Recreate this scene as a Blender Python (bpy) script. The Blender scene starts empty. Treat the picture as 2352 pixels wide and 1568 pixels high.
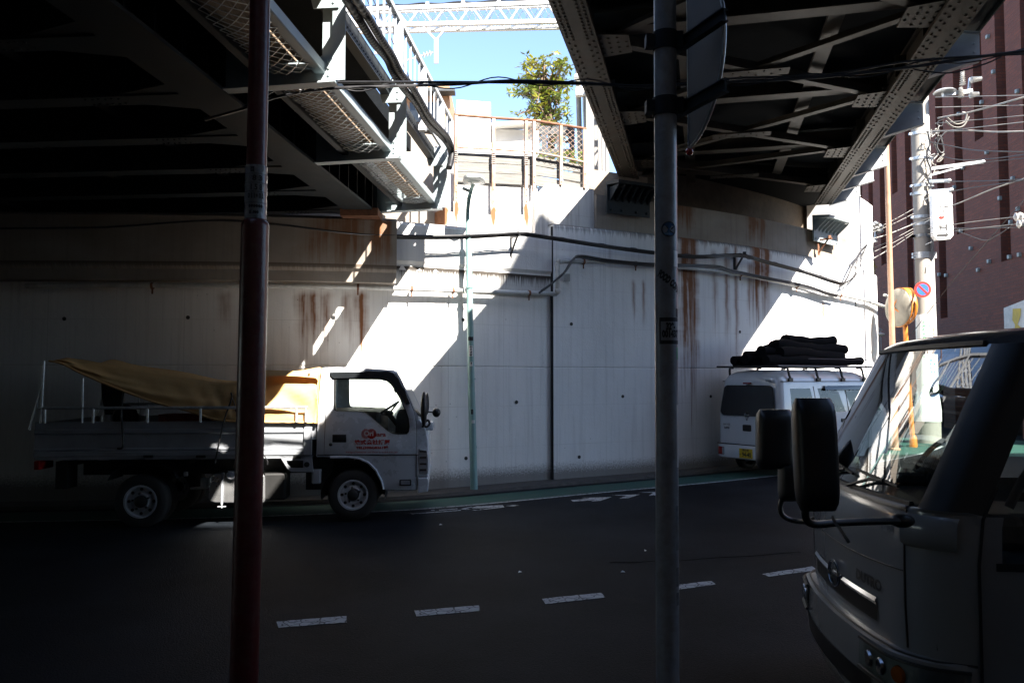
import bpy, bmesh, math, random
from mathutils import Vector as V, Matrix as M
random.seed(7)
PI = math.pi
sc = bpy.context.scene
col = sc.collection
rad = math.radians

# ------------------------------------------------------------------ camera maths (survey of the place from the photograph, 2352x1568 units)
F = 28 / 36 * 2352
EYE = 1.6
TH = math.atan(86 / F)
def ray(u, v):
    cx = (u - 1176) / F; cy = (784 - v) / F
    return V((cx, math.cos(TH) - cy * math.sin(TH), math.sin(TH) + cy * math.cos(TH)))
EYEP = V((0, 0, EYE))
def P(u, v, d):
    r = ray(u, v); return EYEP + r * (d / r.y)
def on_plane(u, v, p0, n):
    r = ray(u, v); return EYEP + r * ((p0 - EYEP).dot(n) / r.dot(n))
GS = 0.012
def gz(x): return max(-0.12, min(0.2, GS * (x + 1.2)))
def on_ground(u, v, dz=0.0):
    r = ray(u, v); x = 0
    for _ in range(12):
        t = (gz(x) + dz - EYE) / r.z; x = r.x * t
    return EYEP + r * t

# ------------------------------------------------------------------ mesh building
MW = {}
class MB:
    def __init__(s): s.v = []; s.f = []; s.uv = {}
    def add(s, vs, fs):
        o = len(s.v); s.v += [V(p) for p in vs]; s.f += [[i + o for i in f] for f in fs]; return s
    def box(s, c, size, R=None):
        c = V(c); x, y, z = [k / 2 for k in size]
        ps = [V((a * x, b * y, d * z)) for d in (-1, 1) for b in (-1, 1) for a in (-1, 1)]
        if R: ps = [R @ p for p in ps]
        return s.add([p + c for p in ps], [(0, 2, 3, 1), (4, 5, 7, 6), (0, 1, 5, 4), (2, 6, 7, 3), (0, 4, 6, 2), (1, 3, 7, 5)])
    def bar(s, p, q, w, h, up=(0, 0, 1)):
        p, q, up = V(p), V(q), V(up); t = (q - p).normalized(); a = t.cross(up)
        if a.length < 1e-4: a = t.cross(V((0, 1, 0)))
        a.normalize(); b = a.cross(t); ps = []
        for e in (p, q):
            for i, j in ((-1, -1), (1, -1), (1, 1), (-1, 1)): ps.append(e + a * (w / 2 * i) + b * (h / 2 * j))
        return s.add(ps, [(0, 1, 2, 3), (7, 6, 5, 4), (0, 4, 5, 1), (1, 5, 6, 2), (2, 6, 7, 3), (3, 7, 4, 0)])
    def angle(s, p, q, w, t=.008, up=(0, 0, 1)):
        p, q, up = V(p), V(q), V(up).normalized()
        a = (q - p).normalized().cross(up)
        s.bar(p, q, w, t, up); s.bar(p + a * w / 2 + up * w / 2, q + a * w / 2 + up * w / 2, t, w, up); return s
    def tube(s, pts, r, n=8):
        pts = [V(p) for p in pts]; k = len(pts); rs = r if isinstance(r, (list, tuple)) else [r] * k
        rings = []; ref = None
        for i in range(k):
            t = (pts[min(i + 1, k - 1)] - pts[max(i - 1, 0)])
            t = t.normalized() if t.length > 1e-9 else V((0, 0, 1))
            if ref is None: ref = t.orthogonal()
            a = (ref - t * ref.dot(t))
            a = a.normalized() if a.length > 1e-6 else t.orthogonal().normalized()
            ref = a; b = t.cross(a)
            rings.append([pts[i] + (a * math.cos(2 * PI * j / n) + b * math.sin(2 * PI * j / n)) * rs[i] for j in range(n)])
        vs = [p for R in rings for p in R]; fs = []
        for i in range(k - 1):
            for j in range(n):
                fs.append((i * n + j, i * n + (j + 1) % n, (i + 1) * n + (j + 1) % n, (i + 1) * n + j))
        fs.append(list(range(n))[::-1]); fs.append([(k - 1) * n + j for j in range(n)])
        return s.add(vs, fs)
    def lathe(s, prof, c, axis=(0, 0, 1), n=24, cap=True):
        c = V(c); ax = V(axis).normalized(); a = ax.orthogonal().normalized(); b = ax.cross(a)
        vs = []; fs = []
        for r, h in prof:
            for j in range(n):
                an = 2 * PI * j / n; vs.append(c + ax * h + (a * math.cos(an) + b * math.sin(an)) * r)
        for i in range(len(prof) - 1):
            for j in range(n): fs.append((i * n + j, i * n + (j + 1) % n, (i + 1) * n + (j + 1) % n, (i + 1) * n + j))
        if cap: fs.append(list(range(n))[::-1]); fs.append([(len(prof) - 1) * n + j for j in range(n)])
        return s.add(vs, fs)
    def prism(s, poly, vec):
        vec = V(vec); n = len(poly); ps = [V(p) for p in poly]
        return s.add(ps + [p + vec for p in ps], [list(range(n))[::-1], list(range(n, 2 * n))] + [(i, (i + 1) % n, n + (i + 1) % n, n + i) for i in range(n)])
    def grid(s, rows):
        nr, nc = len(rows), len(rows[0])
        return s.add([p for r in rows for p in r], [(i * nc + j, i * nc + j + 1, (i + 1) * nc + j + 1, (i + 1) * nc + j) for i in range(nr - 1) for j in range(nc - 1)])
    def ball(s, c, r, nu=8, nv=6, sc=(1, 1, 1)):
        c = V(c); vs = [c + V((0, 0, r * sc[2]))]; fs = []
        for i in range(1, nv):
            a = PI * i / nv
            for j in range(nu):
                b = 2 * PI * j / nu; vs.append(c + V((r * sc[0] * math.sin(a) * math.cos(b), r * sc[1] * math.sin(a) * math.sin(b), r * sc[2] * math.cos(a))))
        vs.append(c - V((0, 0, r * sc[2]))); L = len(vs) - 1
        for j in range(nu):
            fs.append((0, 1 + j, 1 + (j + 1) % nu)); fs.append((L, L - nu + (j + 1) % nu, L - nu + j))
        for i in range(nv - 2):
            for j in range(nu): fs.append((1 + i * nu + j, 1 + (i + 1) * nu + j, 1 + (i + 1) * nu + (j + 1) % nu, 1 + i * nu + (j + 1) % nu))
        return s.add(vs, fs)
    def rivet(s, c, n, r, h):
        c, n = V(c), V(n).normalized(); a = n.orthogonal().normalized(); b = n.cross(a); vs = []
        for rr, hh in ((1, 0), (.8, .65)):
            for j in range(6): vs.append(c + n * h * hh + (a * math.cos(j * PI / 3) + b * math.sin(j * PI / 3)) * r * rr)
        vs.append(c + n * h)
        fs = [(j, (j + 1) % 6, 6 + (j + 1) % 6, 6 + j) for j in range(6)] + [(6 + j, 6 + (j + 1) % 6, 12) for j in range(6)]
        return s.add(vs, fs)
    def holed(s, outer, holes, to3, thick=None):
        """flat panel with holes; outer/holes are 2-D, to3 maps (x,y)->3-D, thick: extrude vector"""
        bm = bmesh.new(); es = []
        for lp in [outer] + holes:
            vs = [bm.verts.new((p[0], p[1], 0)) for p in lp]
            for i in range(len(vs)): es.append(bm.edges.new((vs[i], vs[(i + 1) % len(vs)])))
        bmesh.ops.triangle_fill(bm, edges=es, use_beauty=True, use_dissolve=False, normal=(0, 0, 1))
        bm.verts.index_update(); pts = [to3(v.co.x, v.co.y) for v in bm.verts]
        fs = [[v.index for v in f.verts] for f in bm.faces]; n = len(pts)
        if thick is None: s.add(pts, fs)
        else:
            tv = V(thick); b = [(e.verts[0].index, e.verts[1].index) for e in bm.edges if len(e.link_faces) == 1]
            s.add(pts + [p + tv for p in pts], fs + [[i + n for i in f][::-1] for f in fs] + [(i, j, j + n, i + n) for i, j in b])
        bm.free(); return s
    def build(s, name, mat, parent=None, smooth=None, bevel=0, label=None, local=False, stuff=False, recalc=True, seg=2, bang=30):
        me = bpy.data.meshes.new(name); o = bpy.data.objects.new(name, me); col.objects.link(o)
        vs = s.v; loc = V((0, 0, 0))
        if parent is not None:
            Mx = MW[parent]; o.parent = parent; MW[o] = Mx
            if not local:
                Mi = Mx.inverted(); vs = [Mi @ p for p in vs]
        elif vs:
            xs = [p.x for p in vs]; ys = [p.y for p in vs]; zs = [p.z for p in vs]
            loc = V(((min(xs) + max(xs)) / 2, (min(ys) + max(ys)) / 2, min(zs))); vs = [p - loc for p in vs]
            o.location = loc; MW[o] = M.Translation(loc)
        me.from_pydata([tuple(p) for p in vs], [], s.f)
        if s.uv:
            ul = me.uv_layers.new(name='UVMap')
            for l in me.loops: ul.data[l.index].uv = s.uv.get(l.vertex_index, (0, 0))
        bm = bmesh.new(); bm.from_mesh(me)
        if bevel:
            bmesh.ops.remove_doubles(bm, verts=bm.verts, dist=1e-5)
            bmesh.ops.recalc_face_normals(bm, faces=bm.faces)
            ed = [e for e in bm.edges if len(e.link_faces) == 2 and e.calc_face_angle(0) > rad(bang)]
            bmesh.ops.bevel(bm, geom=ed, offset=bevel, segments=seg, affect='EDGES', clamp_overlap=True, profile=.5)
        if recalc: bmesh.ops.recalc_face_normals(bm, faces=bm.faces)
        bm.to_mesh(me); bm.free()
        if smooth is not None:
            me.polygons.foreach_set('use_smooth', [True] * len(me.polygons)); me.set_sharp_from_angle(angle=rad(smooth))
        if mat: me.materials.append(mat)
        if label: o['label'] = label
        if stuff: o['kind'] = 'stuff'
        return o

def thing(name, label, cat, loc=(0, 0, 0), rz=0.0, group=None):
    o = bpy.data.objects.new(name, None); col.objects.link(o); o.location = loc; o.rotation_euler = (0, 0, rz)
    o.empty_display_size = .1
    MW[o] = M.Translation(V(loc)) @ M.Rotation(rz, 4, 'Z')
    return tag(o, label, cat, group)
def tag(o, label, cat, group=None):
    o['label'] = label; o['category'] = cat
    if group: o['group'] = group
    return o
def struct(o): o['kind'] = 'structure'; return o

def smoothpath(pts, n=6):
    pts = [V(p) for p in pts]; out = []
    for i in range(len(pts) - 1):
        p0, p1, p2, p3 = pts[max(i - 1, 0)], pts[i], pts[i + 1], pts[min(i + 2, len(pts) - 1)]
        for k in range(n):
            t = k / n
            out.append(.5 * ((2 * p1) + (p2 - p0) * t + (2 * p0 - 5 * p1 + 4 * p2 - p3) * t * t + (3 * p1 - p0 - 3 * p2 + p3) * t ** 3))
    return out + [pts[-1]]

def text_geo(body, size=1.0, bold=0.0, spacing=1.0, extr=0.0):
    cu = bpy.data.curves.new('lettering', 'FONT'); cu.body = body; cu.size = size; cu.offset = bold; cu.extrude = extr
    cu.align_x = 'CENTER'; cu.align_y = 'CENTER'; cu.space_character = spacing; cu.resolution_u = 3
    o = bpy.data.objects.new('lettering', cu); col.objects.link(o)
    dg = bpy.context.evaluated_depsgraph_get(); dg.update()
    me = bpy.data.meshes.new_from_object(o.evaluated_get(dg))
    vs = [v.co.copy() for v in me.vertices]; fs = [list(p.vertices) for p in me.polygons]
    bpy.data.objects.remove(o); bpy.data.curves.remove(cu); bpy.data.meshes.remove(me)
    return vs, fs
def add_text(mb, body, size, fn, bold=0.0, spacing=1.0, width=None):
    vs, fs = text_geo(body, size, bold, spacing)
    if not vs: return mb
    if width:
        w = max(p.x for p in vs) - min(p.x for p in vs); k = width / w; vs = [V((p.x * k, p.y, 0)) for p in vs]
    return mb.add([fn(p.x, p.y) for p in vs], fs)

# ------------------------------------------------------------------ materials
def newmat(name):
    m = bpy.data.materials.new(name); m.use_nodes = True; nt = m.node_tree; b = nt.nodes['Principled BSDF']; return m, nt, b
def nd(nt, typ, ins=None, **props):
    n = nt.nodes.new(typ)
    for k, val in props.items(): setattr(n, k, val)
    for k, val in (ins or {}).items():
        if isinstance(val, bpy.types.NodeSocket): nt.links.new(val, n.inputs[k])
        else: n.inputs[k].default_value = val
    return n
def mth(nt, op, a, b=0.0, clamp=False):
    n = nd(nt, 'ShaderNodeMath', {0: a, 1: b}, operation=op); n.use_clamp = clamp; return n.outputs[0]
def mixc(nt, f, a, b, blend='MIX'):
    n = nd(nt, 'ShaderNodeMix', data_type='RGBA', blend_type=blend)
    for sock, val in ((n.inputs[0], f), (n.inputs[6], a), (n.inputs[7], b)):
        if isinstance(val, bpy.types.NodeSocket): nt.links.new(val, sock)
        else: sock.default_value = val
    return n.outputs[2]
def c4(c): return (c[0], c[1], c[2], 1)
def ramp(nt, fac, stops):
    n = nd(nt, 'ShaderNodeValToRGB', {0: fac}); r = n.color_ramp
    while len(r.elements) < len(stops): r.elements.new(.5)
    for e, (p, c) in zip(r.elements, stops): e.position = p; e.color = (c, c, c, 1) if not isinstance(c, tuple) else c4(c)
    return n.outputs[0]
def mat(name, c, rough=.55, metal=0, var=.2, scale=6, bump=.1, bscale=80, spec=.5, coat=0, dirt=None, dirtamt=.5, dscale=3, stretch=(1, 1, 1), aniso=None):
    m, nt, b = newmat(name)
    tc = nd(nt, 'ShaderNodeTexCoord').outputs['Object']
    mp = nd(nt, 'ShaderNodeMapping', {0: tc, 'Scale': stretch}).outputs[0]
    n1 = nd(nt, 'ShaderNodeTexNoise', {'Vector': mp, 'Scale': scale, 'Detail': 6, 'Roughness': .65}).outputs[0]
    k = ramp(nt, n1, [(.3, 0), (.7, 1)])
    cc = mixc(nt, k, c4([x * (1 - var) for x in c]), c4([min(1, x * (1 + var)) for x in c]))
    if dirt:
        n2 = nd(nt, 'ShaderNodeTexNoise', {'Vector': mp, 'Scale': dscale, 'Detail': 8, 'Roughness': .7}).outputs[0]
        d = ramp(nt, n2, [(.5 - .25 * dirtamt + .08, 0), (.72, dirtamt)])
        cc = mixc(nt, d, cc, c4(dirt))
    nt.links.new(cc, b.inputs['Base Color'])
    rr = nd(nt, 'ShaderNodeMapRange', {0: n1, 3: max(0, rough - .1), 4: min(1, rough + .1)}).outputs[0]
    nt.links.new(rr, b.inputs['Roughness']); b.inputs['Metallic'].default_value = metal
    b.inputs['Specular IOR Level'].default_value = spec
    if coat: b.inputs['Coat Weight'].default_value = coat; b.inputs['Coat Roughness'].default_value = .05
    if bump:
        n3 = nd(nt, 'ShaderNodeTexNoise', {'Vector': tc, 'Scale': bscale, 'Detail': 4}).outputs[0]
        bp = nd(nt, 'ShaderNodeBump', {'Height': n3, 'Strength': bump, 'Distance': .01}).outputs[0]
        nt.links.new(bp, b.inputs['Normal'])
    return m
def glassmat(name, tint=(.8, .9, .88), refl=1.0):
    m = bpy.data.materials.new(name); m.use_nodes = True; nt = m.node_tree; nt.nodes.clear()
    out = nd(nt, 'ShaderNodeOutputMaterial'); tr = nd(nt, 'ShaderNodeBsdfTransparent', {0: c4(tint)})
    gl = nd(nt, 'ShaderNodeBsdfGlossy', {0: (1, 1, 1, 1), 'Roughness': .01})
    fr = nd(nt, 'ShaderNodeFresnel', {0: 1.5}).outputs[0]; k = mth(nt, 'MULTIPLY', fr, refl, True)
    mx = nd(nt, 'ShaderNodeMixShader', {0: k, 1: tr.outputs[0], 2: gl.outputs[0]}); nt.links.new(mx.outputs[0], out.inputs[0]); return m

MT = {}
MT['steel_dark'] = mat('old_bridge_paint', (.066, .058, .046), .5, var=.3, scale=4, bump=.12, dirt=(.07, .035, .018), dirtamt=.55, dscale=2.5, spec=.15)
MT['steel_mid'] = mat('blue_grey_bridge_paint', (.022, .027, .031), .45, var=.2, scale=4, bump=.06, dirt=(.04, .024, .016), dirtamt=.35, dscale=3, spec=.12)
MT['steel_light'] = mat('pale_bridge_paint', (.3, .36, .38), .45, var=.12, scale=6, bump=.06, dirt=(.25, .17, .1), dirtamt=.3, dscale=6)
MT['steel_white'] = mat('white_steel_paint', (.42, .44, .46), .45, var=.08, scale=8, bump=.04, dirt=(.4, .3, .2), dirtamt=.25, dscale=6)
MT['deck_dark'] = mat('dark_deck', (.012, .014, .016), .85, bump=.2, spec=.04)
MT['rust'] = mat('flaking_rusty_paint', (.42, .36, .3), .75, var=.25, scale=14, bump=.35, bscale=60, dirt=(.24, .085, .03), dirtamt=1, dscale=9, stretch=(1, 1, .35))
MT['rust_dark'] = mat('rust', (.17, .075, .04), .85, var=.4, scale=12, bump=.4)
MT['wood'] = mat('weathered_boards', (.15, .145, .135), .8, var=.35, scale=5, bump=.3, stretch=(.6, .6, 12))
MT['plank'] = mat('walkway_timber', (.3, .23, .16), .8, var=.4, scale=10, bump=.3, stretch=(6, .5, 6))
MT['black'] = mat('black_rubber', (.01, .01, .011), .5, bump=.08)
MT['blackplastic'] = mat('black_plastic', (.01, .01, .011), .4, bump=.05, bscale=250)
MT['cable'] = mat('cable_sheath', (.025, .025, .028), .45, bump=0)
MT['wire_pale'] = mat('weathered_pale_wire', (.22, .21, .19), .5, bump=0)
MT['galv'] = mat('galvanised_steel', (.55, .57, .58), .4, .6, var=.2, scale=30, bump=.05)
MT['pipe'] = mat('grey_drain_pipe', (.5, .51, .5), .45, var=.12, scale=5, bump=.04, dirt=(.1, .07, .05), dirtamt=.6, dscale=4)
MT['teal'] = mat('teal_post_paint', (.2, .34, .33), .4, var=.12, scale=6, bump=.05, dirt=(.2, .2, .18), dirtamt=.3, dscale=9)
MT['lamp_body'] = mat('lamp_housing', (.3, .34, .33), .4)
MT['lens'] = mat('lamp_lens', (.42, .46, .44), .12, bump=0)
MT['red_post'] = mat('dark_red_post_paint', (.075, .006, .007), .35, var=.3, scale=9, bump=.12, coat=.12, dirt=(.09, .06, .05), dirtamt=.55, dscale=32)
MT['grey_post'] = mat('grey_post_paint', (.27, .285, .305), .36, var=.1, scale=7, bump=.04, dirt=(.13, .11, .095), dirtamt=.6, dscale=24)
MT['sticker_white'] = mat('white_sticker', (.62, .62, .6), .35, var=.06, bump=0)
MT['label_film'] = mat('crumpled_label_film', (.2, .21, .22), .18, var=.35, scale=22, bump=.5, bscale=30)
MT['ink'] = mat('black_ink', (.015, .015, .017), .6, bump=0)
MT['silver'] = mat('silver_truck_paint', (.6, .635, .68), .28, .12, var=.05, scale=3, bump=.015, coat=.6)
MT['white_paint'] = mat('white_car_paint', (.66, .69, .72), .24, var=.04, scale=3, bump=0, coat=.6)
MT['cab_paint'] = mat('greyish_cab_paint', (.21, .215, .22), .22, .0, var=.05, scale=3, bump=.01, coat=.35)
MT['bed'] = mat('aluminium_bed', (.34, .36, .39), .4, .3, var=.12, scale=4, bump=.02, dirt=(.2, .19, .18), dirtamt=.3, dscale=6)
MT['chassis'] = mat('chassis_black', (.01, .01, .01), .6, bump=.1)
MT['tyre'] = mat('tyre_rubber', (.02, .019, .018), .8, bump=.15)
MT['rim'] = mat('wheel_rim', (.5, .52, .55), .4, .15, bump=.02)
MT['tarp'] = mat('yellow_canvas', (.55, .34, .14), .8, var=.2, scale=5, bump=.9, bscale=7, dirt=(.34, .17, .05), dirtamt=.5, dscale=5)
MT['red_ink'] = mat('red_lettering', (.45, .02, .012), .4, var=.05, bump=0)
MT['chrome'] = mat('chrome', (.35, .36, .38), .18, 1, bump=0)
MT['tank'] = mat('brushed_tank', (.6, .61, .62), .28, .85, var=.15, scale=9, bump=.03)
MT['headlight'] = mat('headlight_reflector', (.55, .57, .6), .12, .6, bump=.3, bscale=40)
MT['red_lens'] = mat('red_lens', (.25, .012, .012), .15, bump=0)
MT['amber'] = mat('amber_lens', (.2, .05, .008), .15, bump=0)
MT['yellow_plate'] = mat('yellow_plate', (.62, .43, .02), .4, var=.05, bump=0)
MT['interior'] = mat('dark_cabin_trim', (.035, .035, .038), .7, bump=.1)
MT['foam'] = mat('black_foam_mat', (.007, .007, .008), .9, bump=.3, bscale=30, spec=.1)
MT['foam_pale'] = mat('pale_roll_end', (.55, .55, .55), .6, bump=.1)
MT['concrete'] = mat('pole_concrete', (.27, .25, .22), .75, var=.12, scale=6, bump=.15, dirt=(.28, .25, .22), dirtamt=.4, dscale=3, stretch=(1, 1, .2))
MT['brown_pole'] = mat('brown_pole_paint', (.33, .19, .12), .5, bump=.05)
MT['orange'] = mat('orange_post_paint', (.45, .15, .02), .4, bump=.04)
MT['mirror'] = mat('convex_mirror', (.75, .78, .8), .03, 1, var=.02, bump=0)
MT['sign_white'] = mat('sign_white', (.78, .78, .76), .4, var=.04, bump=0)
MT['sign_blue'] = mat('sign_blue', (.02, .1, .38), .4, var=.04, bump=0)
MT['sign_red'] = mat('sign_red', (.5, .02, .012), .4, var=.04, bump=0)
MT['green_ink'] = mat('green_ink', (.15, .4, .22), .5, bump=0)
MT['blue_film'] = mat('blue_holo_film', (.06, .16, .35), .15, .6, var=.6, scale=14, bump=0)
MT['white_line'] = mat('road_paint_white', (.4, .42, .43), .7, var=.15, scale=14, bump=.3, dirt=(.05, .05, .055), dirtamt=.85, dscale=13)
MT['green_lane'] = mat('green_lane_paint', (.01, .058, .044), .75, var=.2, scale=10, bump=.3, bscale=160, dirt=(.03, .05, .045), dirtamt=.5, dscale=4)
MT['plaster'] = mat('white_plaster', (.72, .71, .69), .8, var=.08, scale=3, bump=.1, dirt=(.5, .46, .4), dirtamt=.3, dscale=2)
MT['brown_bld'] = mat('brown_render', (.36, .2, .11), .8, var=.12, bump=.05)
MT['brown_conc'] = mat('stained_concrete', (.34, .28, .21), .85, var=.25, scale=7, bump=.4, dirt=(.16, .12, .07), dirtamt=.6, dscale=3)
MT['corrug'] = mat('fence_sheet', (.24, .23, .21), .6, var=.15, stretch=(1, 1, .1), dirt=(.25, .12, .06), dirtamt=.4)
MT['bark'] = mat('bark', (.16, .11, .07), .85, var=.3, bump=.5, stretch=(1, 1, .3))
MT['leaf'] = mat('leaf_green', (.14, .19, .055), .5, var=.4, scale=4, bump=0)
MT['leaf_y'] = mat('leaf_yellow_green', (.48, .42, .08), .5, var=.4, scale=4, bump=0)
MT['gate_dark'] = mat('dark_gate_iron', (.04, .045, .05), .5)
MT['yellow_mural'] = mat('mural_yellow', (.55, .4, .04), .6, bump=0)
MT['skin'] = mat('skin', (.45, .28, .2), .6, bump=0)
MT['cloth_dark'] = mat('dark_clothes', (.025, .025, .03), .85, bump=.3)
MT['hair'] = mat('dark_hair', (.015, .012, .01), .5, bump=.2)
MT['porcelain'] = mat('porcelain', (.42, .41, .39), .15, bump=0)
MT['glass'] = glassmat('clear_window_glass', (.82, .88, .86), 1.0)
MT['glass_wind'] = glassmat('windscreen_glass', (.7, .8, .78), 1.9)
MT['glass_dark'] = mat('dark_tinted_glass', (.012, .014, .016), .04, bump=0, spec=.6)
MT['mural_white'] = mat('mural_white', (.6, .6, .57), .6, bump=0)
MT['crate_red'] = mat('red_plastic_crate', (.25, .03, .02), .5, bump=.05)
for q in (MT['leaf'], MT['leaf_y']):
    b = q.node_tree.nodes['Principled BSDF']; b.inputs['Subsurface Weight'].default_value = 0
    nt = q.node_tree; out = [n for n in nt.nodes if n.type == 'OUTPUT_MATERIAL'][0]
    tl = nd(nt, 'ShaderNodeBsdfTranslucent', {0: (.2, .25, .03, 1)})
    mx = nd(nt, 'ShaderNodeMixShader', {0: .3, 1: b.outputs[0], 2: tl.outputs[0]}); nt.links.new(mx.outputs[0], out.inputs[0])

MT['sign_back'] = mat('sign_back_metal', (.028, .031, .036), .6, var=.15, bump=.03, spec=.12)
MT['tar'] = mat('tar_seam', (.0025, .0028, .0032), .95, bump=0, spec=.03)
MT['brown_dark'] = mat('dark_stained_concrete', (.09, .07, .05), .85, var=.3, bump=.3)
def asphalt():
    m, nt, b = newmat('asphalt')
    tc = nd(nt, 'ShaderNodeTexCoord').outputs['Object']
    big = nd(nt, 'ShaderNodeTexNoise', {'Vector': tc, 'Scale': .7, 'Detail': 5, 'Roughness': .6}).outputs[0]
    fine = nd(nt, 'ShaderNodeTexNoise', {'Vector': tc, 'Scale': 75, 'Detail': 4, 'Roughness': .85}).outputs[0]
    vor = nd(nt, 'ShaderNodeTexVoronoi', {'Vector': tc, 'Scale': 90}).outputs['Distance']
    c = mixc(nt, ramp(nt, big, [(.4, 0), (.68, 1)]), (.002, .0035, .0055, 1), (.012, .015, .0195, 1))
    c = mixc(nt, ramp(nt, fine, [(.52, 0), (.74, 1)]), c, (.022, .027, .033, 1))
    crk = nd(nt, 'ShaderNodeTexVoronoi', {'Vector': tc, 'Scale': .8}, feature='DISTANCE_TO_EDGE').outputs['Distance']
    mask = nd(nt, 'ShaderNodeTexNoise', {'Vector': tc, 'Scale': .5, 'Detail': 2}).outputs[0]
    k = mth(nt, 'MULTIPLY', ramp(nt, crk, [(0, 1), (.016, 0)]), ramp(nt, mask, [(.55, 0), (.6, .8)]))
    c = mixc(nt, k, c, (.012, .012, .013, 1))
    nt.links.new(c, b.inputs['Base Color'])
    nt.links.new(nd(nt, 'ShaderNodeMapRange', {0: fine, 3: .55, 4: .85}).outputs[0], b.inputs['Roughness'])
    b.inputs['Specular IOR Level'].default_value = .1
    h = mth(nt, 'ADD', fine, mth(nt, 'MULTIPLY', vor, -.8))
    nt.links.new(nd(nt, 'ShaderNodeBump', {'Height': h, 'Strength': .7, 'Distance': .006}).outputs[0], b.inputs['Normal'])
    return m
MT['asphalt'] = asphalt()
def linemat():
    m, nt, b = newmat('worn_road_paint'); tc = nd(nt, 'ShaderNodeTexCoord').outputs['Object']
    n = nd(nt, 'ShaderNodeTexNoise', {'Vector': tc, 'Scale': 22, 'Detail': 6, 'Roughness': .75}).outputs[0]
    wv = nd(nt, 'ShaderNodeMix', {0: .12, 4: tc, 5: nd(nt, 'ShaderNodeTexNoise', {'Vector': tc, 'Scale': 9}).outputs[1]}, data_type='VECTOR').outputs[1]
    e = nd(nt, 'ShaderNodeTexVoronoi', {'Vector': wv, 'Scale': 11}, feature='DISTANCE_TO_EDGE').outputs['Distance']
    k = mth(nt, 'MAXIMUM', ramp(nt, n, [(.56, 0), (.64, 1)]), ramp(nt, e, [(.02, .9), (.05, 0)]))
    c = mixc(nt, ramp(nt, n, [(.3, 0), (.6, 1)]), (.42, .44, .45, 1), (.33, .35, .36, 1))
    nt.links.new(mixc(nt, k, c, (.025, .027, .03, 1)), b.inputs['Base Color']); b.inputs['Roughness'].default_value = .8; return m
MT['white_line'] = linemat()

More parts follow.
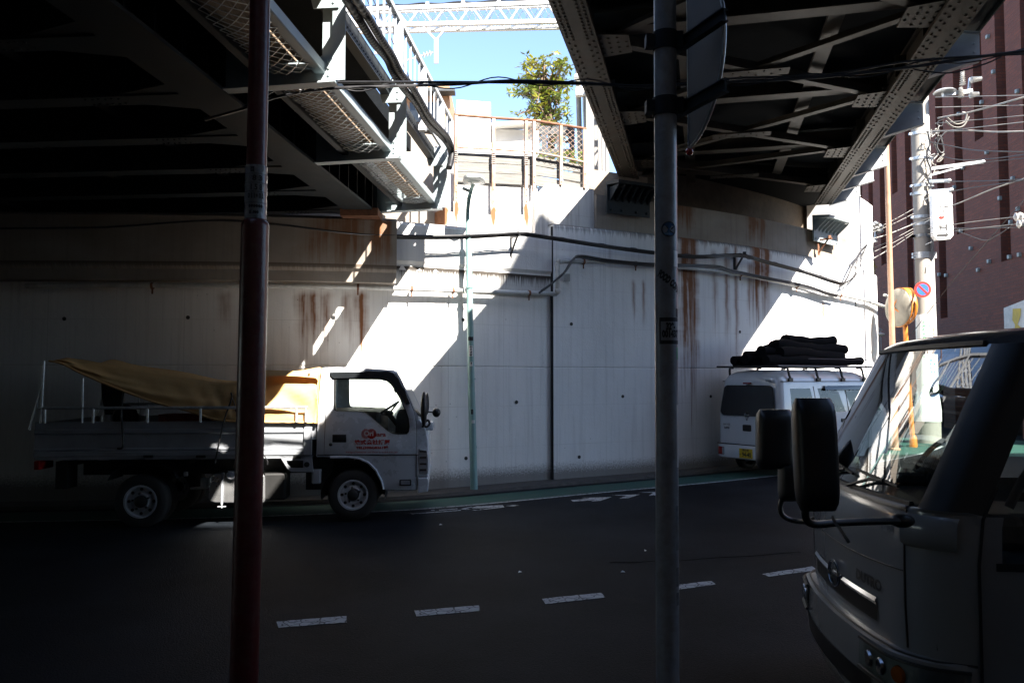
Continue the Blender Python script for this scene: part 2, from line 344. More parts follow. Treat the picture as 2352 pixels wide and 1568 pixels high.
def wallmat(name, base, stains, grime=.5, bands=(), brown=0.0):
    """painted concrete; UV = (metres along wall, height). stains: (s, half width, z top, z bottom, strength)"""
    m, nt, b = newmat(name)
    uv = nd(nt, 'ShaderNodeUVMap').outputs[0]
    sep = nd(nt, 'ShaderNodeSeparateXYZ', {0: uv}); S, Z = sep.outputs[0], sep.outputs[1]
    def noise(sx, sy, scale, det=5, r=.6):
        mp = nd(nt, 'ShaderNodeMapping', {0: uv, 'Scale': (sx, sy, 1)}).outputs[0]
        return nd(nt, 'ShaderNodeTexNoise', {'Vector': mp, 'Scale': scale, 'Detail': det, 'Roughness': r}).outputs[0]
    streak = noise(1, .03, 14, 6, .7); fine = noise(1, 1, 40, 5, .7); big = noise(1, .5, 1.1, 4); wob = noise(.4, 1.6, 2, 3); str2 = noise(1, .05, 38, 3, .6)
    c = mixc(nt, ramp(nt, big, [(.3, 0), (.7, 1)]), c4([x * .88 for x in base]), c4(base))
    c = mixc(nt, mth(nt, 'MULTIPLY', ramp(nt, streak, [(.5, 0), (.78, 1)]), grime), c, (.2, .19, .175, 1))
    c = mixc(nt, ramp(nt, fine, [(.63, 0), (.72, .45)]), c, (.22, .21, .2, 1))
    spots = nd(nt, 'ShaderNodeTexVoronoi', {'Vector': uv, 'Scale': 7}).outputs['Distance']
    c = mixc(nt, mth(nt, 'MULTIPLY', ramp(nt, spots, [(.03, .8), (.07, 0)]), ramp(nt, big, [(.5, 0), (.6, 1)])), c, (.16, .15, .14, 1))
    ln = mth(nt, 'ABSOLUTE', mth(nt, 'SUBTRACT', mth(nt, 'FRACT', mth(nt, 'DIVIDE', S, .9)), .5)); l2 = mth(nt, 'ABSOLUTE', mth(nt, 'SUBTRACT', mth(nt, 'FRACT', mth(nt, 'DIVIDE', Z, .6)), .5))
    c = mixc(nt, mth(nt, 'MULTIPLY', mth(nt, 'MAXIMUM', mth(nt, 'GREATER_THAN', ln, .4935), mth(nt, 'GREATER_THAN', l2, .4935)), ramp(nt, big, [(.35, .05), (.65, .3)])), c, (.3, .28, .26, 1))
    # dirt at the foot
    foot = nd(nt, 'ShaderNodeMapRange', {0: mth(nt, 'ADD', Z, mth(nt, 'MULTIPLY', fine, -.35)), 1: .0, 2: .16, 3: .8, 4: 0}).outputs[0]
    c = mixc(nt, foot, c, (.1, .09, .08, 1))
    for (z0, dep, st) in bands:        # dark drip line below an arris with teeth running down
        dz = mth(nt, 'SUBTRACT', z0, Z)
        lim = mth(nt, 'ADD', mth(nt, 'MULTIPLY', ramp(nt, str2, [(.35, 0), (.75, 1)]), dep), .035)
        k = mth(nt, 'MULTIPLY', mth(nt, 'GREATER_THAN', dz, -0.015), mth(nt, 'SUBTRACT', 1, mth(nt, 'DIVIDE', dz, lim), True), True)
        c = mixc(nt, mth(nt, 'MULTIPLY', k, st, True), c, (.05, .042, .035, 1))
    run = mth(nt, 'SUBTRACT', mth(nt, 'MULTIPLY', streak, 2.2), .75)
    for (s0, w, zt, zb, st) in stains:
        d = mth(nt, 'ABSOLUTE', mth(nt, 'ADD', mth(nt, 'SUBTRACT', S, s0), mth(nt, 'MULTIPLY', mth(nt, 'SUBTRACT', wob, .5), w * 1.2)))
        a = mth(nt, 'SUBTRACT', 1, mth(nt, 'DIVIDE', d, w), True)
        up = mth(nt, 'MULTIPLY', mth(nt, 'SUBTRACT', zt, Z), 12, True)
        dn = mth(nt, 'DIVIDE', mth(nt, 'SUBTRACT', mth(nt, 'SUBTRACT', Z, zb), mth(nt, 'MULTIPLY', mth(nt, 'SUBTRACT', 1, run), (zt - zb) * .4)), max(.01, (zt - zb) * .4), True)
        k = mth(nt, 'MULTIPLY', mth(nt, 'MULTIPLY', mth(nt, 'POWER', a, 1.15), up), dn)
        k = mth(nt, 'MULTIPLY', k, nd(nt, 'ShaderNodeMapRange', {0: streak, 1: .35, 2: .68, 3: .7, 4: 2.6}).outputs[0])
        c = mixc(nt, mth(nt, 'MULTIPLY', k, st, True), c, (.2, .085, .038, 1))
    if brown:
        c = mixc(nt, mth(nt, 'MULTIPLY', ramp(nt, noise(.35, .6, 2.2, 6), [(.25, .3), (.65, 1)]), brown), c, (.13, .085, .05, 1))
    nt.links.new(c, b.inputs['Base Color']); b.inputs['Roughness'].default_value = .8; b.inputs['Specular IOR Level'].default_value = .25
    h = mth(nt, 'ADD', fine, mth(nt, 'MULTIPLY', noise(1, 1, 9, 5), 1.5))
    nt.links.new(nd(nt, 'ShaderNodeBump', {'Height': h, 'Strength': .25, 'Distance': .012}).outputs[0], b.inputs['Normal'])
    return m

def brickmat():
    m, nt, b = newmat('dark_red_brick')
    uv = nd(nt, 'ShaderNodeUVMap').outputs[0]
    br = nd(nt, 'ShaderNodeTexBrick', {'Vector': uv, 'Color1': (.2, .056, .03, 1), 'Color2': (.125, .038, .023, 1), 'Mortar': (.11, .045, .03, 1), 'Scale': 1, 'Mortar Size': .012, 'Brick Width': .26, 'Row Height': .085})
    n = nd(nt, 'ShaderNodeTexNoise', {'Vector': uv, 'Scale': 1.2, 'Detail': 6}).outputs[0]
    c = mixc(nt, ramp(nt, n, [(.3, 0), (.7, .5)]), br.outputs[0], (.12, .04, .026, 1))
    nt.links.new(c, b.inputs['Base Color']); b.inputs['Roughness'].default_value = .8
    f = nd(nt, 'ShaderNodeTexNoise', {'Vector': uv, 'Scale': 30, 'Detail': 4}).outputs[0]
    h = mth(nt, 'ADD', mth(nt, 'MULTIPLY', br.outputs[1], -.6), f)
    nt.links.new(nd(nt, 'ShaderNodeBump', {'Height': h, 'Strength': .6, 'Distance': .02}).outputs[0], b.inputs['Normal'])
    return m
MT['brick'] = brickmat()

# ------------------------------------------------------------------ the wall line (plan)
WP = [(-44, 11.2), (-24, 10.9), (-14, 10.72), (-8, 10.62), (-5.5, 10.64), (-3.6, 10.74), (-2.2, 10.95), (-1.175, 11.28), (.575, 12.24), (2.33, 13.16), (4.2, 14.3), (6.1, 15.8), (7.5, 17.2), (8.36, 18.3)]
WC = smoothpath([(x, y, 0) for x, y in WP], 24)
WS = [0.0]
for i in range(1, len(WC)): WS.append(WS[-1] + (WC[i] - WC[i - 1]).length)
WEND = WS[-1]
def wpt(s, off=0.0, z=0.0):
    s = max(0, min(WEND - 1e-6, s)); lo = 0
    import bisect
    i = min(max(bisect.bisect_right(WS, s) - 1, 0), len(WC) - 2)
    k = (s - WS[i]) / max(1e-9, WS[i + 1] - WS[i]); p = WC[i].lerp(WC[i + 1], k)
    def tan(j):
        a = WC[max(j - 1, 0)]; b = WC[min(j + 1, len(WC) - 1)]; return (b - a).normalized()
    t = tan(i).lerp(tan(i + 1), k).normalized(); n = V((t.y, -t.x, 0))
    q = p + n * off; q.z = z; return q
def wdir(s):
    t = (wpt(s + .02) - wpt(s - .02)).normalized(); return t, V((t.y, -t.x, 0))
def whit(u, v, off=0.0):
    """where the sight line meets the wall face: (s, z)"""
    r = ray(u, v); k = r.x / r.y; prev = None; st = .05; s = 16.0
    while s < WEND:
        p = wpt(s, off); f = p.x - k * p.y
        if prev is not None and prev[1] < 0 <= f:
            a = prev[0] + st * (-prev[1]) / (f - prev[1]); p = wpt(a, off)
            return a, EYE + r.z * (p.y / r.y)
        prev = (s, f); s += st
    p = wpt(WEND, off); return WEND, EYE + r.z * (p.y / r.y)
def sweep(mb, prof, s0, s1, step=.25, caps=True):
    n = max(1, int(round((s1 - s0) / step))); k = len(prof); base = len(mb.v)
    vs = []; fs = []
    for i in range(n + 1):
        s = s0 + (s1 - s0) * i / n
        for j, (o, z) in enumerate(prof):
            mb.uv[base + len(vs)] = (s, z + abs(o) * 0.0); vs.append(wpt(s, o, z))
    for i in range(n):
        for j in range(k): fs.append((i * k + j, i * k + (j + 1) % k, (i + 1) * k + (j + 1) % k, (i + 1) * k + j))
    if caps: fs.append(list(range(k))[::-1]); fs.append([n * k + j for j in range(k)])
    return mb.add(vs, fs)
def S(u, v=800, off=0.0): return whit(u, v, off)[0]

sJ = S(1265, 700)
# ================================================================== GROUND, ROAD, MARKINGS
xs = [-400, -60, -25, -12, -8, -5, -2, 0, 2, 5, 8, 12, 15.5, 25, 60, 400]; ys = [-400, -40, -10, -4, 0, 3, 6, 9, 12, 16, 22, 30, 60, 400]
g = MB(); g.grid([[V((x, y, gz(x))) for x in xs] for y in ys]); struct(g.build('road', MT['asphalt']))
def strip(pts_a, pts_b, name, m, dz=.004):
    q = MB(); q.grid([[V((p.x, p.y, gz(p.x) + dz)) for p in pts_a], [V((p.x, p.y, gz(p.x) + dz)) for p in pts_b]]); return struct(q.build(name, m))
SB = WEND - 28; ss = [SB + i * .5 for i in range(int(28 / .5))] + [WEND]
LANE_OFF0, LANE_OFF1 = .62, 1.28
strip([wpt(s, LANE_OFF0) for s in ss], [wpt(s, LANE_OFF1) for s in ss], 'green_lane', MT['green_lane'])
strip([wpt(s, LANE_OFF1 + .01) for s in ss], [wpt(s, LANE_OFF1 + .07) for s in ss], 'edge_line', MT['white_line'], .005)
# narrow footway / gutter kerb along the wall
fw = MB(); base = 0
MT['kerb'] = mat('gutter_concrete', (.06, .055, .05), .85, var=.35, scale=9, bump=.5, dirt=(.05, .045, .04), dirtamt=.7)
rows = [[], [], [], []]
for s in ss:
    for k, (o, h) in enumerate(((.0, .05), (.34, .05), (.42, .045), (.44, .0))):
        p = wpt(s, o); rows[k].append(V((p.x, p.y, gz(p.x) + h)))
fw.grid(rows); struct(fw.build('footway', MT['kerb'], smooth=30))
# sunny green crossing lane out to the right
gl = MB(); pts = [(8.6, 17.4), (9.6, 18.0), (11.4, 22), (11.6, 30), (9.8, 30), (9.4, 22), (8.9, 19)]
gl.add([V((x, y, gz(x) + .004)) for x, y in pts], [list(range(len(pts)))]); struct(gl.build('green_lane', MT['green_lane']))
gl = MB(); pts = [(9.2, 15.4), (11.9, 13.6), (11.9, 19.5), (10.6, 19.5), (9.9, 17.2)]
gl.add([V((x, y, gz(x) + .0045)) for x, y in pts], [list(range(len(pts)))]); struct(gl.build('green_lane', MT['green_lane']))
# dashes
for q in ([(635, 1426), (640, 1440), (797, 1428), (796, 1413)], [(951, 1401), (957, 1414), (1103, 1402), (1100, 1389)], [(1245, 1374), (1253, 1386), (1391, 1371), (1381, 1360)], [(1540, 1344), (1549, 1354), (1644, 1341), (1634, 1333)], [(1750, 1317), (1766, 1323), (1878, 1308), (1866, 1300)]):
    ps = [on_ground(u, v, .004) for u, v in q]; mb = MB(); a, b, c, d = ps; nn = 10
    mb.grid([[a.lerp(d, i / nn) + V((0, random.uniform(-.006, .006), 0)) for i in range(nn + 1)], [b.lerp(c, i / nn) + V((0, random.uniform(-.006, .006), 0)) for i in range(nn + 1)]])
    struct(mb.build('lane_dash', MT['white_line']))
for ps in ([(1400, 1292), (1560, 1287), (1840, 1268)],):
    p3 = smoothpath([on_ground(u, v) for u, v in ps], 10); q = MB()
    q.grid([[p + V((0, .012 * math.sin(i * 1.1) - w_, .003)) for i, p in enumerate(p3)] for w_ in (.009, -.009)]); struct(q.build('tar_seam', MT['tar']))
# bicycle mark and arrow chevrons (zoom coordinates of the photograph)
def zc(x, y): return (1500 + x / 1.47) / 1.7, (1850 + y / 1.47) / 1.7
def mark(polys, name):
    mb = MB()
    for pl in polys: mb.add([on_ground(*zc(x, y), dz=.005) for x, y in pl], [list(range(len(pl)))])
    struct(mb.build(name, MT['white_line']))
mark([[(115, 226), (200, 222), (440, 205), (440, 209), (200, 227)], [(155, 228), (180, 231), (165, 233)], [(268, 206), (290, 204), (288, 209), (270, 209)], [(312, 205), (420, 196), (422, 200), (320, 208)], [(438, 200), (500, 186), (508, 188), (470, 198), (500, 202), (470, 204)],
      [(500, 194), (530, 184), (680, 177), (690, 190), (545, 206), (552, 202), (660, 189), (535, 196)], [(500, 203), (548, 207), (520, 208)], [(698, 182), (735, 177), (776, 178), (740, 185)]], 'bicycle_marking')
mark([[(1072, 149), (1180, 140), (1130, 136), (1306, 131), (1240, 153), (1186, 157), (1215, 148), (1085, 158)], [(1305, 121), (1470, 116), (1400, 138), (1350, 140), (1390, 124)], [(1450, 106), (1600, 99), (1570, 122), (1518, 124), (1545, 106)]], 'arrow_marking')

# ================================================================== RETAINING WALL (left) and ABUTMENT (right)
def zs(u, v, off=0): return whit(u, v, off)
ZB0, ZB1 = 3.12, 3.8
left_st = []
for (u, w, vt, vb, st) in ((700, .16, 665, 900, .5), (722, .1, 665, 840, .6), (752, .12, 665, 850, .55), (800, .1, 665, 830, .45), (830, .12, 665, 900, .7), (520, .15, 665, 800, .3), (1060, .05, 665, 760, .15)):
    s, zt = zs(u, vt); left_st.append((s, w, zt, zs(u, vb)[1], st))
wm_left = wallmat('painted_concrete_wall', (.8, .79, .77), left_st, .3)
up_st = []
for (u, w, vt, vb) in ((1047, .09, 455, 545), (1133, .09, 470, 540), (1209, .08, 465, 540), (1024, .12, 470, 545)):
    s, zt = zs(u, vt, -.2); up_st.append((s, w, zt, zs(u, vb, -.2)[1] - .05, .95))
wm_up = wallmat('painted_concrete_upper', (.7, .7, .69), up_st, .15)
wm_band = wallmat('painted_concrete_band', (.66, .66, .66), [], .35, bands=((3.8, .05, .5),))
wm_strip = wallmat('drip_edge_concrete', (.55, .55, .54), [], .5, bands=((3.16, .25, 1.2),))
rt_st = []
for (u, w, vt, vb, st) in ((1575, .3, 475, 1090, .85), (1592, .16, 475, 1090, .6), (1668, .1, 560, 900, .5), (1690, .08, 560, 950, .45), (1640, .1, 570, 860, .35), (1738, .24, 470, 860, .95), (1760, .14, 480, 860, .8), (1722, .12, 600, 800, .5), (1890, .12, 690, 800, .8), (1875, .08, 560, 700, .45), (1915, .06, 560, 640, .5), (1455, .06, 640, 760, .35), (1478, .05, 640, 800, .4), (1620, .2, 470, 600, .5), (1690, .3, 470, 570, .4), (1400, .05, 560, 640, .15)):
    s, zt = zs(u, vt, .06); rt_st.append((s, w, zt, max(0, zs(u, vb, .06)[1]), st))
wm_right = wallmat('painted_concrete_abutment', (.8, .8, .79), rt_st, .3, bands=((4.0, .16, .9),))
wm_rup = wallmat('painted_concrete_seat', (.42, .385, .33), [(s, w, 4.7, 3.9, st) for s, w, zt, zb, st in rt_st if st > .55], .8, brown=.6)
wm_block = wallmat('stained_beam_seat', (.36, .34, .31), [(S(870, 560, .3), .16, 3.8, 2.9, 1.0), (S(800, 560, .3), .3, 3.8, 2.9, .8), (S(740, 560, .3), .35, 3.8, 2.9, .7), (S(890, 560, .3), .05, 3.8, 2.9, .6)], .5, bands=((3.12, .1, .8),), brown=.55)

wall = thing('retaining_wall', 'white painted concrete retaining wall behind the silver flatbed, rust streaked, with drip ledge and brown beam seat', 'wall', wpt(S(700), 0, 0))
sB = S(910, 600, .3)
mb = sweep(MB(), [(-.8, -.4), (0, -.4), (0, 1.765), (-.012, 1.772), (-.012, 1.783), (0, 1.79), (0, ZB0), (-.8, ZB0)], 0, sJ - .012); mb.build('wall_face', wm_left, wall)
mb = sweep(MB(), [(-.7, ZB0 + .001), (.05, ZB0 + .001), (.05, 3.2), (.08, 3.25), (.08, ZB1 - .05), (.04, ZB1), (-.7, ZB1)], sB - .6, sJ - .03); mb.build('wall_band', wm_band, wall)
mb = sweep(MB(), [(.001, ZB0 - .24), (.045, ZB0 - .24), (.052, ZB0 + .06), (.001, ZB0 + .06)], sB + .001, sJ - .03); mb.build('drip_ledge', wm_strip, wall)
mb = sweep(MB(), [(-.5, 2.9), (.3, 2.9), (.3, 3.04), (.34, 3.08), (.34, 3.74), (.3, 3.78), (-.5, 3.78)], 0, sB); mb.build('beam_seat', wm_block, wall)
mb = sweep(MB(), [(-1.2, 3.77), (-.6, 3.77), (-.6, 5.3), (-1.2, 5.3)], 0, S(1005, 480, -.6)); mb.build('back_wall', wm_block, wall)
sU0, sU1 = S(1022, 470, -.2), S(1234, 500, -.2)
mb = sweep(MB(), [(-.8, ZB1 + .001), (-.2, ZB1 + .001), (-.2, 4.62), (-.8, 4.62)], sU0, sU1); mb.build('upper_wall', wm_up, wall)

abut = thing('bridge_abutment', 'curved white painted bridge abutment right of the wall joint, with long brown rust runs', 'wall', wpt(S(1500), 0, 0))
ZR = 4.0
mb = sweep(MB(), [(-.8, -.4), (.06, -.4), (.06, 1.765), (.048, 1.772), (.048, 1.783), (.06, 1.79), (.06, ZR - .04), (.03, ZR), (-.8, ZR)], sJ + .012, WEND, .2); mb.build('wall_face', wm_right, abut)
s1370 = S(1368, 470, -.05)
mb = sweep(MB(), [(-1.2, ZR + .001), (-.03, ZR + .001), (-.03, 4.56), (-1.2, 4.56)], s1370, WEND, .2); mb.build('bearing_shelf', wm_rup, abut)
# tall pier block with a splayed left top corner
a0, a1 = S(1229, 500, -.1), s1370
def wl(s, z, off): return wpt(s, off, z)
pl = [(a0, ZR - .5), (a0, 4.34), (a0 + .22, 4.66), (a1, 4.66), (a1, ZR + .001), (sJ + .02, ZR + .001), (sJ - .02, ZR - .5)]
mb = MB(); o = len(mb.v)
fr = [wpt(s, -.1, z) for s, z in pl]; bk = [wpt(s, -1.2, z) for s, z in pl]; n = len(pl)
for i, (s, z) in enumerate(pl): mb.uv[i] = (s, z); mb.uv[i + n] = (s, z)
mb.add(fr + bk, [list(range(n)), list(range(n, 2 * n))[::-1]] + [(i, (i + 1) % n, n + (i + 1) % n, n + i) for i in range(n)])
mb.build('pier_block', wallmat('pier_concrete', (.62, .61, .58), [(S(1305, 500, -.1), .03, 4.6, 4.0, .6)], .9), abut)
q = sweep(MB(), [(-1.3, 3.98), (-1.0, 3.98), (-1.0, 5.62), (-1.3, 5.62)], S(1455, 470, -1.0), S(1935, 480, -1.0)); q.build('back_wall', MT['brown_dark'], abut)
# construction joints (dark sealant) and tie holes
mb = MB(); s = sJ
for z0, z1 in ((0, 3.95),): mb.bar(wpt(s, .035, z0), wpt(s, .035, z1), .035, .03, up=(0, 1, 0))
mb.build('joint_seal', MT['black'], abut)
for (u, v) in ((1312, 744), (1186, 923), (1430, 910), (1330, 1049), (1699, 762), (1520, 745), (1632, 910)):
    if u > 1270: s, z = whit(u, v, .06); o_, par = .06, abut
    else: s, z = whit(u, v); o_, par = 0, wall
    t, nn = wdir(s); MB().lathe([(.022, -.05), (.022, .004), (.027, .004), (.027, .008), (.016, .0085)], wpt(s, o_, z), nn, 12).build('tie_hole', MT['black'], par, smooth=40)
for (u, v) in ((765, 729), (432, 729), (1064, 734), (1070, 1052), (148, 732)):
    s, z = whit(u, v); t, nn = wdir(s); MB().lathe([(.022, -.05), (.022, .004), (.027, .004), (.027, .008), (.016, .0085)], wpt(s, 0, z), nn, 12).build('tie_hole', MT['black'], wall, smooth=40)
# second vertical joint near the far end
s2 = S(1965, 700, .06); MB().bar(wpt(s2, .062, .05), wpt(s2, .062, 4.0), .02, .012, up=(0, 1, 0)).build('joint_seal', MT['black'], abut)

# wall end: white corner pilaster
s3 = S(1985, 560, -.1)
mb = sweep(MB(), [(-.9, 4.0), (.0, 4.001), (.0, 5.6), (-.9, 5.6)], S(1950, 560, 0), WEND - .02); mb.build('parapet', wm_up, abut)

# dark near-side abutment behind the camera
bk = MB(); bk.box((-14, -3.2, 2.2), (60, .6, 5.6)); wb = bk.build('abutment_wall', MT['brown_conc']); tag(wb, 'stained concrete abutment wall on the near side of the road, behind the viewer', 'wall')

# drain pipe
pp = thing('drain_pipe', 'pale grey drain pipe clamped along the white wall, stepping up at the joint', 'pipe', wpt(S(1265), .1, 2.8))
def wpath(pts, off):
    out = []
    for u, v in pts:
        s, z = whit(u, v, off); out.append(wpt(s, off, z))
    return out
sa, za = whit(0, 656, .12); sb, zb_ = whit(1278, 674, .14)
path = []
N = 60
lp = [(60, 656), (200, 655), (400, 655), (600, 656), (845, 660), (960, 664), (1080, 668), (1180, 672), (1276, 675)]
pl1 = smoothpath(wpath(lp, .13), 5)
rp = [(1281, 668), (1281, 608), (1284, 601), (1300, 600), (1400, 602), (1505, 609), (1600, 617), (1700, 630), (1800, 649), (1900, 671), (1985, 689)]
pl2 = wpath(rp[:3], .17) + smoothpath(wpath(rp[3:], .17), 5)
endp = pl2[-1]
sE, zE = whit(1985, 689, .17)
pl2 += [wpt(WEND, .2, zE - .03), wpt(WEND, .2, zE - .03) + V((.18, .1, 0)), wpt(WEND, .2, zE + .2) + V((.18, .1, 0)), wpt(WEND, .2, zE + .24) + V((.02, .02, 0))]
MB().tube(pl1 + [pl2[0] + V((0, 0, -.02))] + pl2, .036, 10).build('pipe', MT['pipe'], pp, smooth=50)
for (u, v) in ((350, 656), (822, 659), (945, 663), (1040, 667), (1215, 673), (1340, 601), (1460, 606), (1700, 630), (1830, 656), (1930, 678)):
    s, z = whit(u, v, .13 if u < 1278 else .17); of = .13 if u < 1278 else .17; t, nn = wdir(s)
    c = wpt(s, of, z); q = MB().lathe([(.039, -.015), (.046, -.015), (.046, .015), (.039, .015)], c, t, 10); q.bar(c, c - nn * (of - .04), .03, .008); q.bar(c - V((0, 0, .03)), c - V((0, 0, .11)), .02, .012, up=(0, 1, 0)); q.build('pipe_clamp', MT['rust_dark'], pp, smooth=40)
for p in (pl2[0], pl2[2]): MB().ball(p, .048, 10, 8).build('pipe_elbow', MT['pipe'], pp, smooth=60)
bx = MB(); s, z = whit(1291, 636, .1); t, nn = wdir(s); bx.bar(wpt(s + .09, .1, z - .06), wpt(s + .09, .1, z + .05), .09, .06, up=(0, 1, 0)); bx.build('junction_box', MT['pipe'], pp)

# cables along the wall
def cable(name, label, paths, r, m, cat='cable', group=None, n=6, sm=6):
    mb = MB()
    for p in paths: mb.tube(smoothpath(p, sm), r, n)
    return tag(mb.build(name, m, smooth=60), label, cat, group)
wc = [(0, 530), (250, 527), (480, 512), (640, 521), (800, 541), (950, 547), (1075, 546), (1190, 540), (1240, 545), (1390, 568), (1505, 583), (1600, 592), (1700, 589), (1760, 604), (1850, 628), (1925, 652)]
up_ = [(u, v - 6) for u, v in wc[3:]]
pA = wpath(wc, .3) + wpath([(1942, 645), (1958, 610), (1975, 580), (1990, 565)], .22)
coil = []
for i in range(200):
    f = i / 199 * (len(up_) - 1); k = int(min(f, len(up_) - 2)); t = f - k
    coil.append((up_[k][0] * (1 - t) + up_[k + 1][0] * t, up_[k][1] * (1 - t) + up_[k + 1][1] * t + 3 + 4.5 * math.sin(i * .62)))
cable('wall_cable', 'sagging black cable bundle with spiral wrap running across the upper wall', [pA, [p + V((0, -.03, .025)) for p in pA]], .018, MT['cable'])
cable('messenger_wire', 'thin spiral lashed wire along the black cable bundle on the wall', [wpath(up_, .3)], .006, MT['cable'])
cable('lashing_wire', 'fine looping wire wound around the wall cable bundle', [wpath(coil, .3)], .005, MT['cable'], sm=2, n=4)
pc = [(1243, 668), (1262, 655), (1280, 640), (1300, 622), (1318, 595), (1335, 587), (1400, 597), (1505, 606), (1640, 610), (1680, 620), (1760, 637), (1850, 655), (1900, 672), (1925, 678)]
pB = wpath(pc, .22)
cable('wall_cable', 'pair of black cables bending up beside the drain pipe at the joint', [pB, [p + V((-.03, -.01, -.03)) for p in pB]], .017, MT['cable'])
hang = [wpath([(1992, 558 + i * 2), (1978 - i * 3, 600), (1968 - i * 3, 630 + 2 * i), (1940 - i * 6, 655 + i), (1918, 658)], .15 + .02 * i) for i in range(4)]
cable('drop_cable', 'loose bunch of thin cables drooping at the sunlit end of the wall', hang, .007, MT['cable'])
for (u, v, of) in ((1190, 541, .3), (1710, 586, .3), (1905, 548, .3)):
    s, z = whit(u, v, of); t, nn = wdir(s); q = MB()
    q.bar(wpt(s, of + .05, z), wpt(s, .06, z), .03, .03); q.bar(wpt(s, of - .02, z), wpt(s, .07, z - .26), .025, .025); q.bar(wpt(s, .075, z + .05), wpt(s, .075, z - .3), .04, .012, up=(0, 1, 0)); q.box(wpt(s, of, z + .03), (.05, .05, .06))
    tag(q.build('cable_bracket', MT['rust_dark'] if u > 1800 else MT['cable']), {1190: 'small triangular cable bracket on the sunlit wall left of the joint', 1710: 'dark triangular cable bracket on the shaded rust streaked abutment', 1905: 'rusty cable bracket below the outer bridge bearing in the sun'}[u], 'bracket', 'cable brackets on the wall')

# ================================================================== LEFT BRIDGE
LT = V((math.sin(rad(5.2)), math.cos(rad(5.2)), 0)); LR = V((LT.y, -LT.x, 0)); LO = V((-2.984, 0, 0))
def L(a, b, z): return LO + LT * a + LR * b + V((0, 0, z))
def onL(u, v, b):
    p = on_plane(u, v, L(0, b, 0), LR); return (p - LO).dot(LT), p.z
lb = thing('railway_bridge', 'dark steel railway bridge at left with pale brackets, netting and railing along its edge', 'bridge', L(4, -2, 3.83))
A0, A1 = -3.3, 10.95
SZ = 3.83
def flange_girder(mb, fn, b, a0, a1, zb, w, depth, tw=.02, tf=.03):
    mb.bar(fn(a0, b, zb + tf / 2), fn(a1, b, zb + tf / 2), w, tf)
    mb.bar(fn(a0, b, zb + depth / 2), fn(a1, b, zb + depth / 2), tw, depth - 2 * tf)
    mb.bar(fn(a0, b, zb + depth - tf / 2), fn(a1, b, zb + depth - tf / 2), w if depth > .6 else w * .3, tf)
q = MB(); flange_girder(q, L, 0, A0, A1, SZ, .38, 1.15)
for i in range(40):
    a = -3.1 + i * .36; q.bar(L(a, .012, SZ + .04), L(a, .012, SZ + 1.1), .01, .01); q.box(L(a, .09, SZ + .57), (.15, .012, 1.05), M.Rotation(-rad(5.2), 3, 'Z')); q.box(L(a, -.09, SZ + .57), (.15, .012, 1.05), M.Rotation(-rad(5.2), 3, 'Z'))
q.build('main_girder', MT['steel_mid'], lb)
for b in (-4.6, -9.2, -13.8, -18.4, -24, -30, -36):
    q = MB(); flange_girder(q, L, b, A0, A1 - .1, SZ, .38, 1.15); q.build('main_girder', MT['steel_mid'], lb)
af = [6.33 - 1.085 * 12 + i * 1.085 for i in range(17)]
for a in af:
    if a < 1.0 or a > 10.7: continue
    q = MB(); q.bar(L(a, -18, SZ + .035), L(a, -.2, SZ + .035), .2, .022); q.bar(L(a, -18, SZ + .3), L(a, -.2, SZ + .3), .014, .5)
    q.prism([L(a - .3, -.2, SZ + .05), L(a + .3, -.2, SZ + .05), L(a + .1, -.75, SZ + .05), L(a - .1, -.75, SZ + .05)], (0, 0, -.012))
    for k in range(14):
        for e in (-1, 1): q.rivet(L(a + e * (.05 + .012 * (k % 2)), -.32 - k * .055, SZ + .0235 if k > 7 else SZ + .037), (0, 0, -1), .013, .01)
    q.build('floor_beam', MT['steel_mid'], lb)
for b in (-1.4, -2.8, -3.9):
    q = MB(); q.bar(L(A0, b, SZ + .4), L(A1, b, SZ + .4), .12, .3); q.build('stringer', MT['steel_mid'], lb)
MB().prism([L(A0, -42, SZ + .9), L(A1, -42, SZ + .9), L(A1, .6, SZ + .9), L(A0, .6, SZ + .9)], (0, 0, .2)).build('deck', MT['deck_dark'], lb)
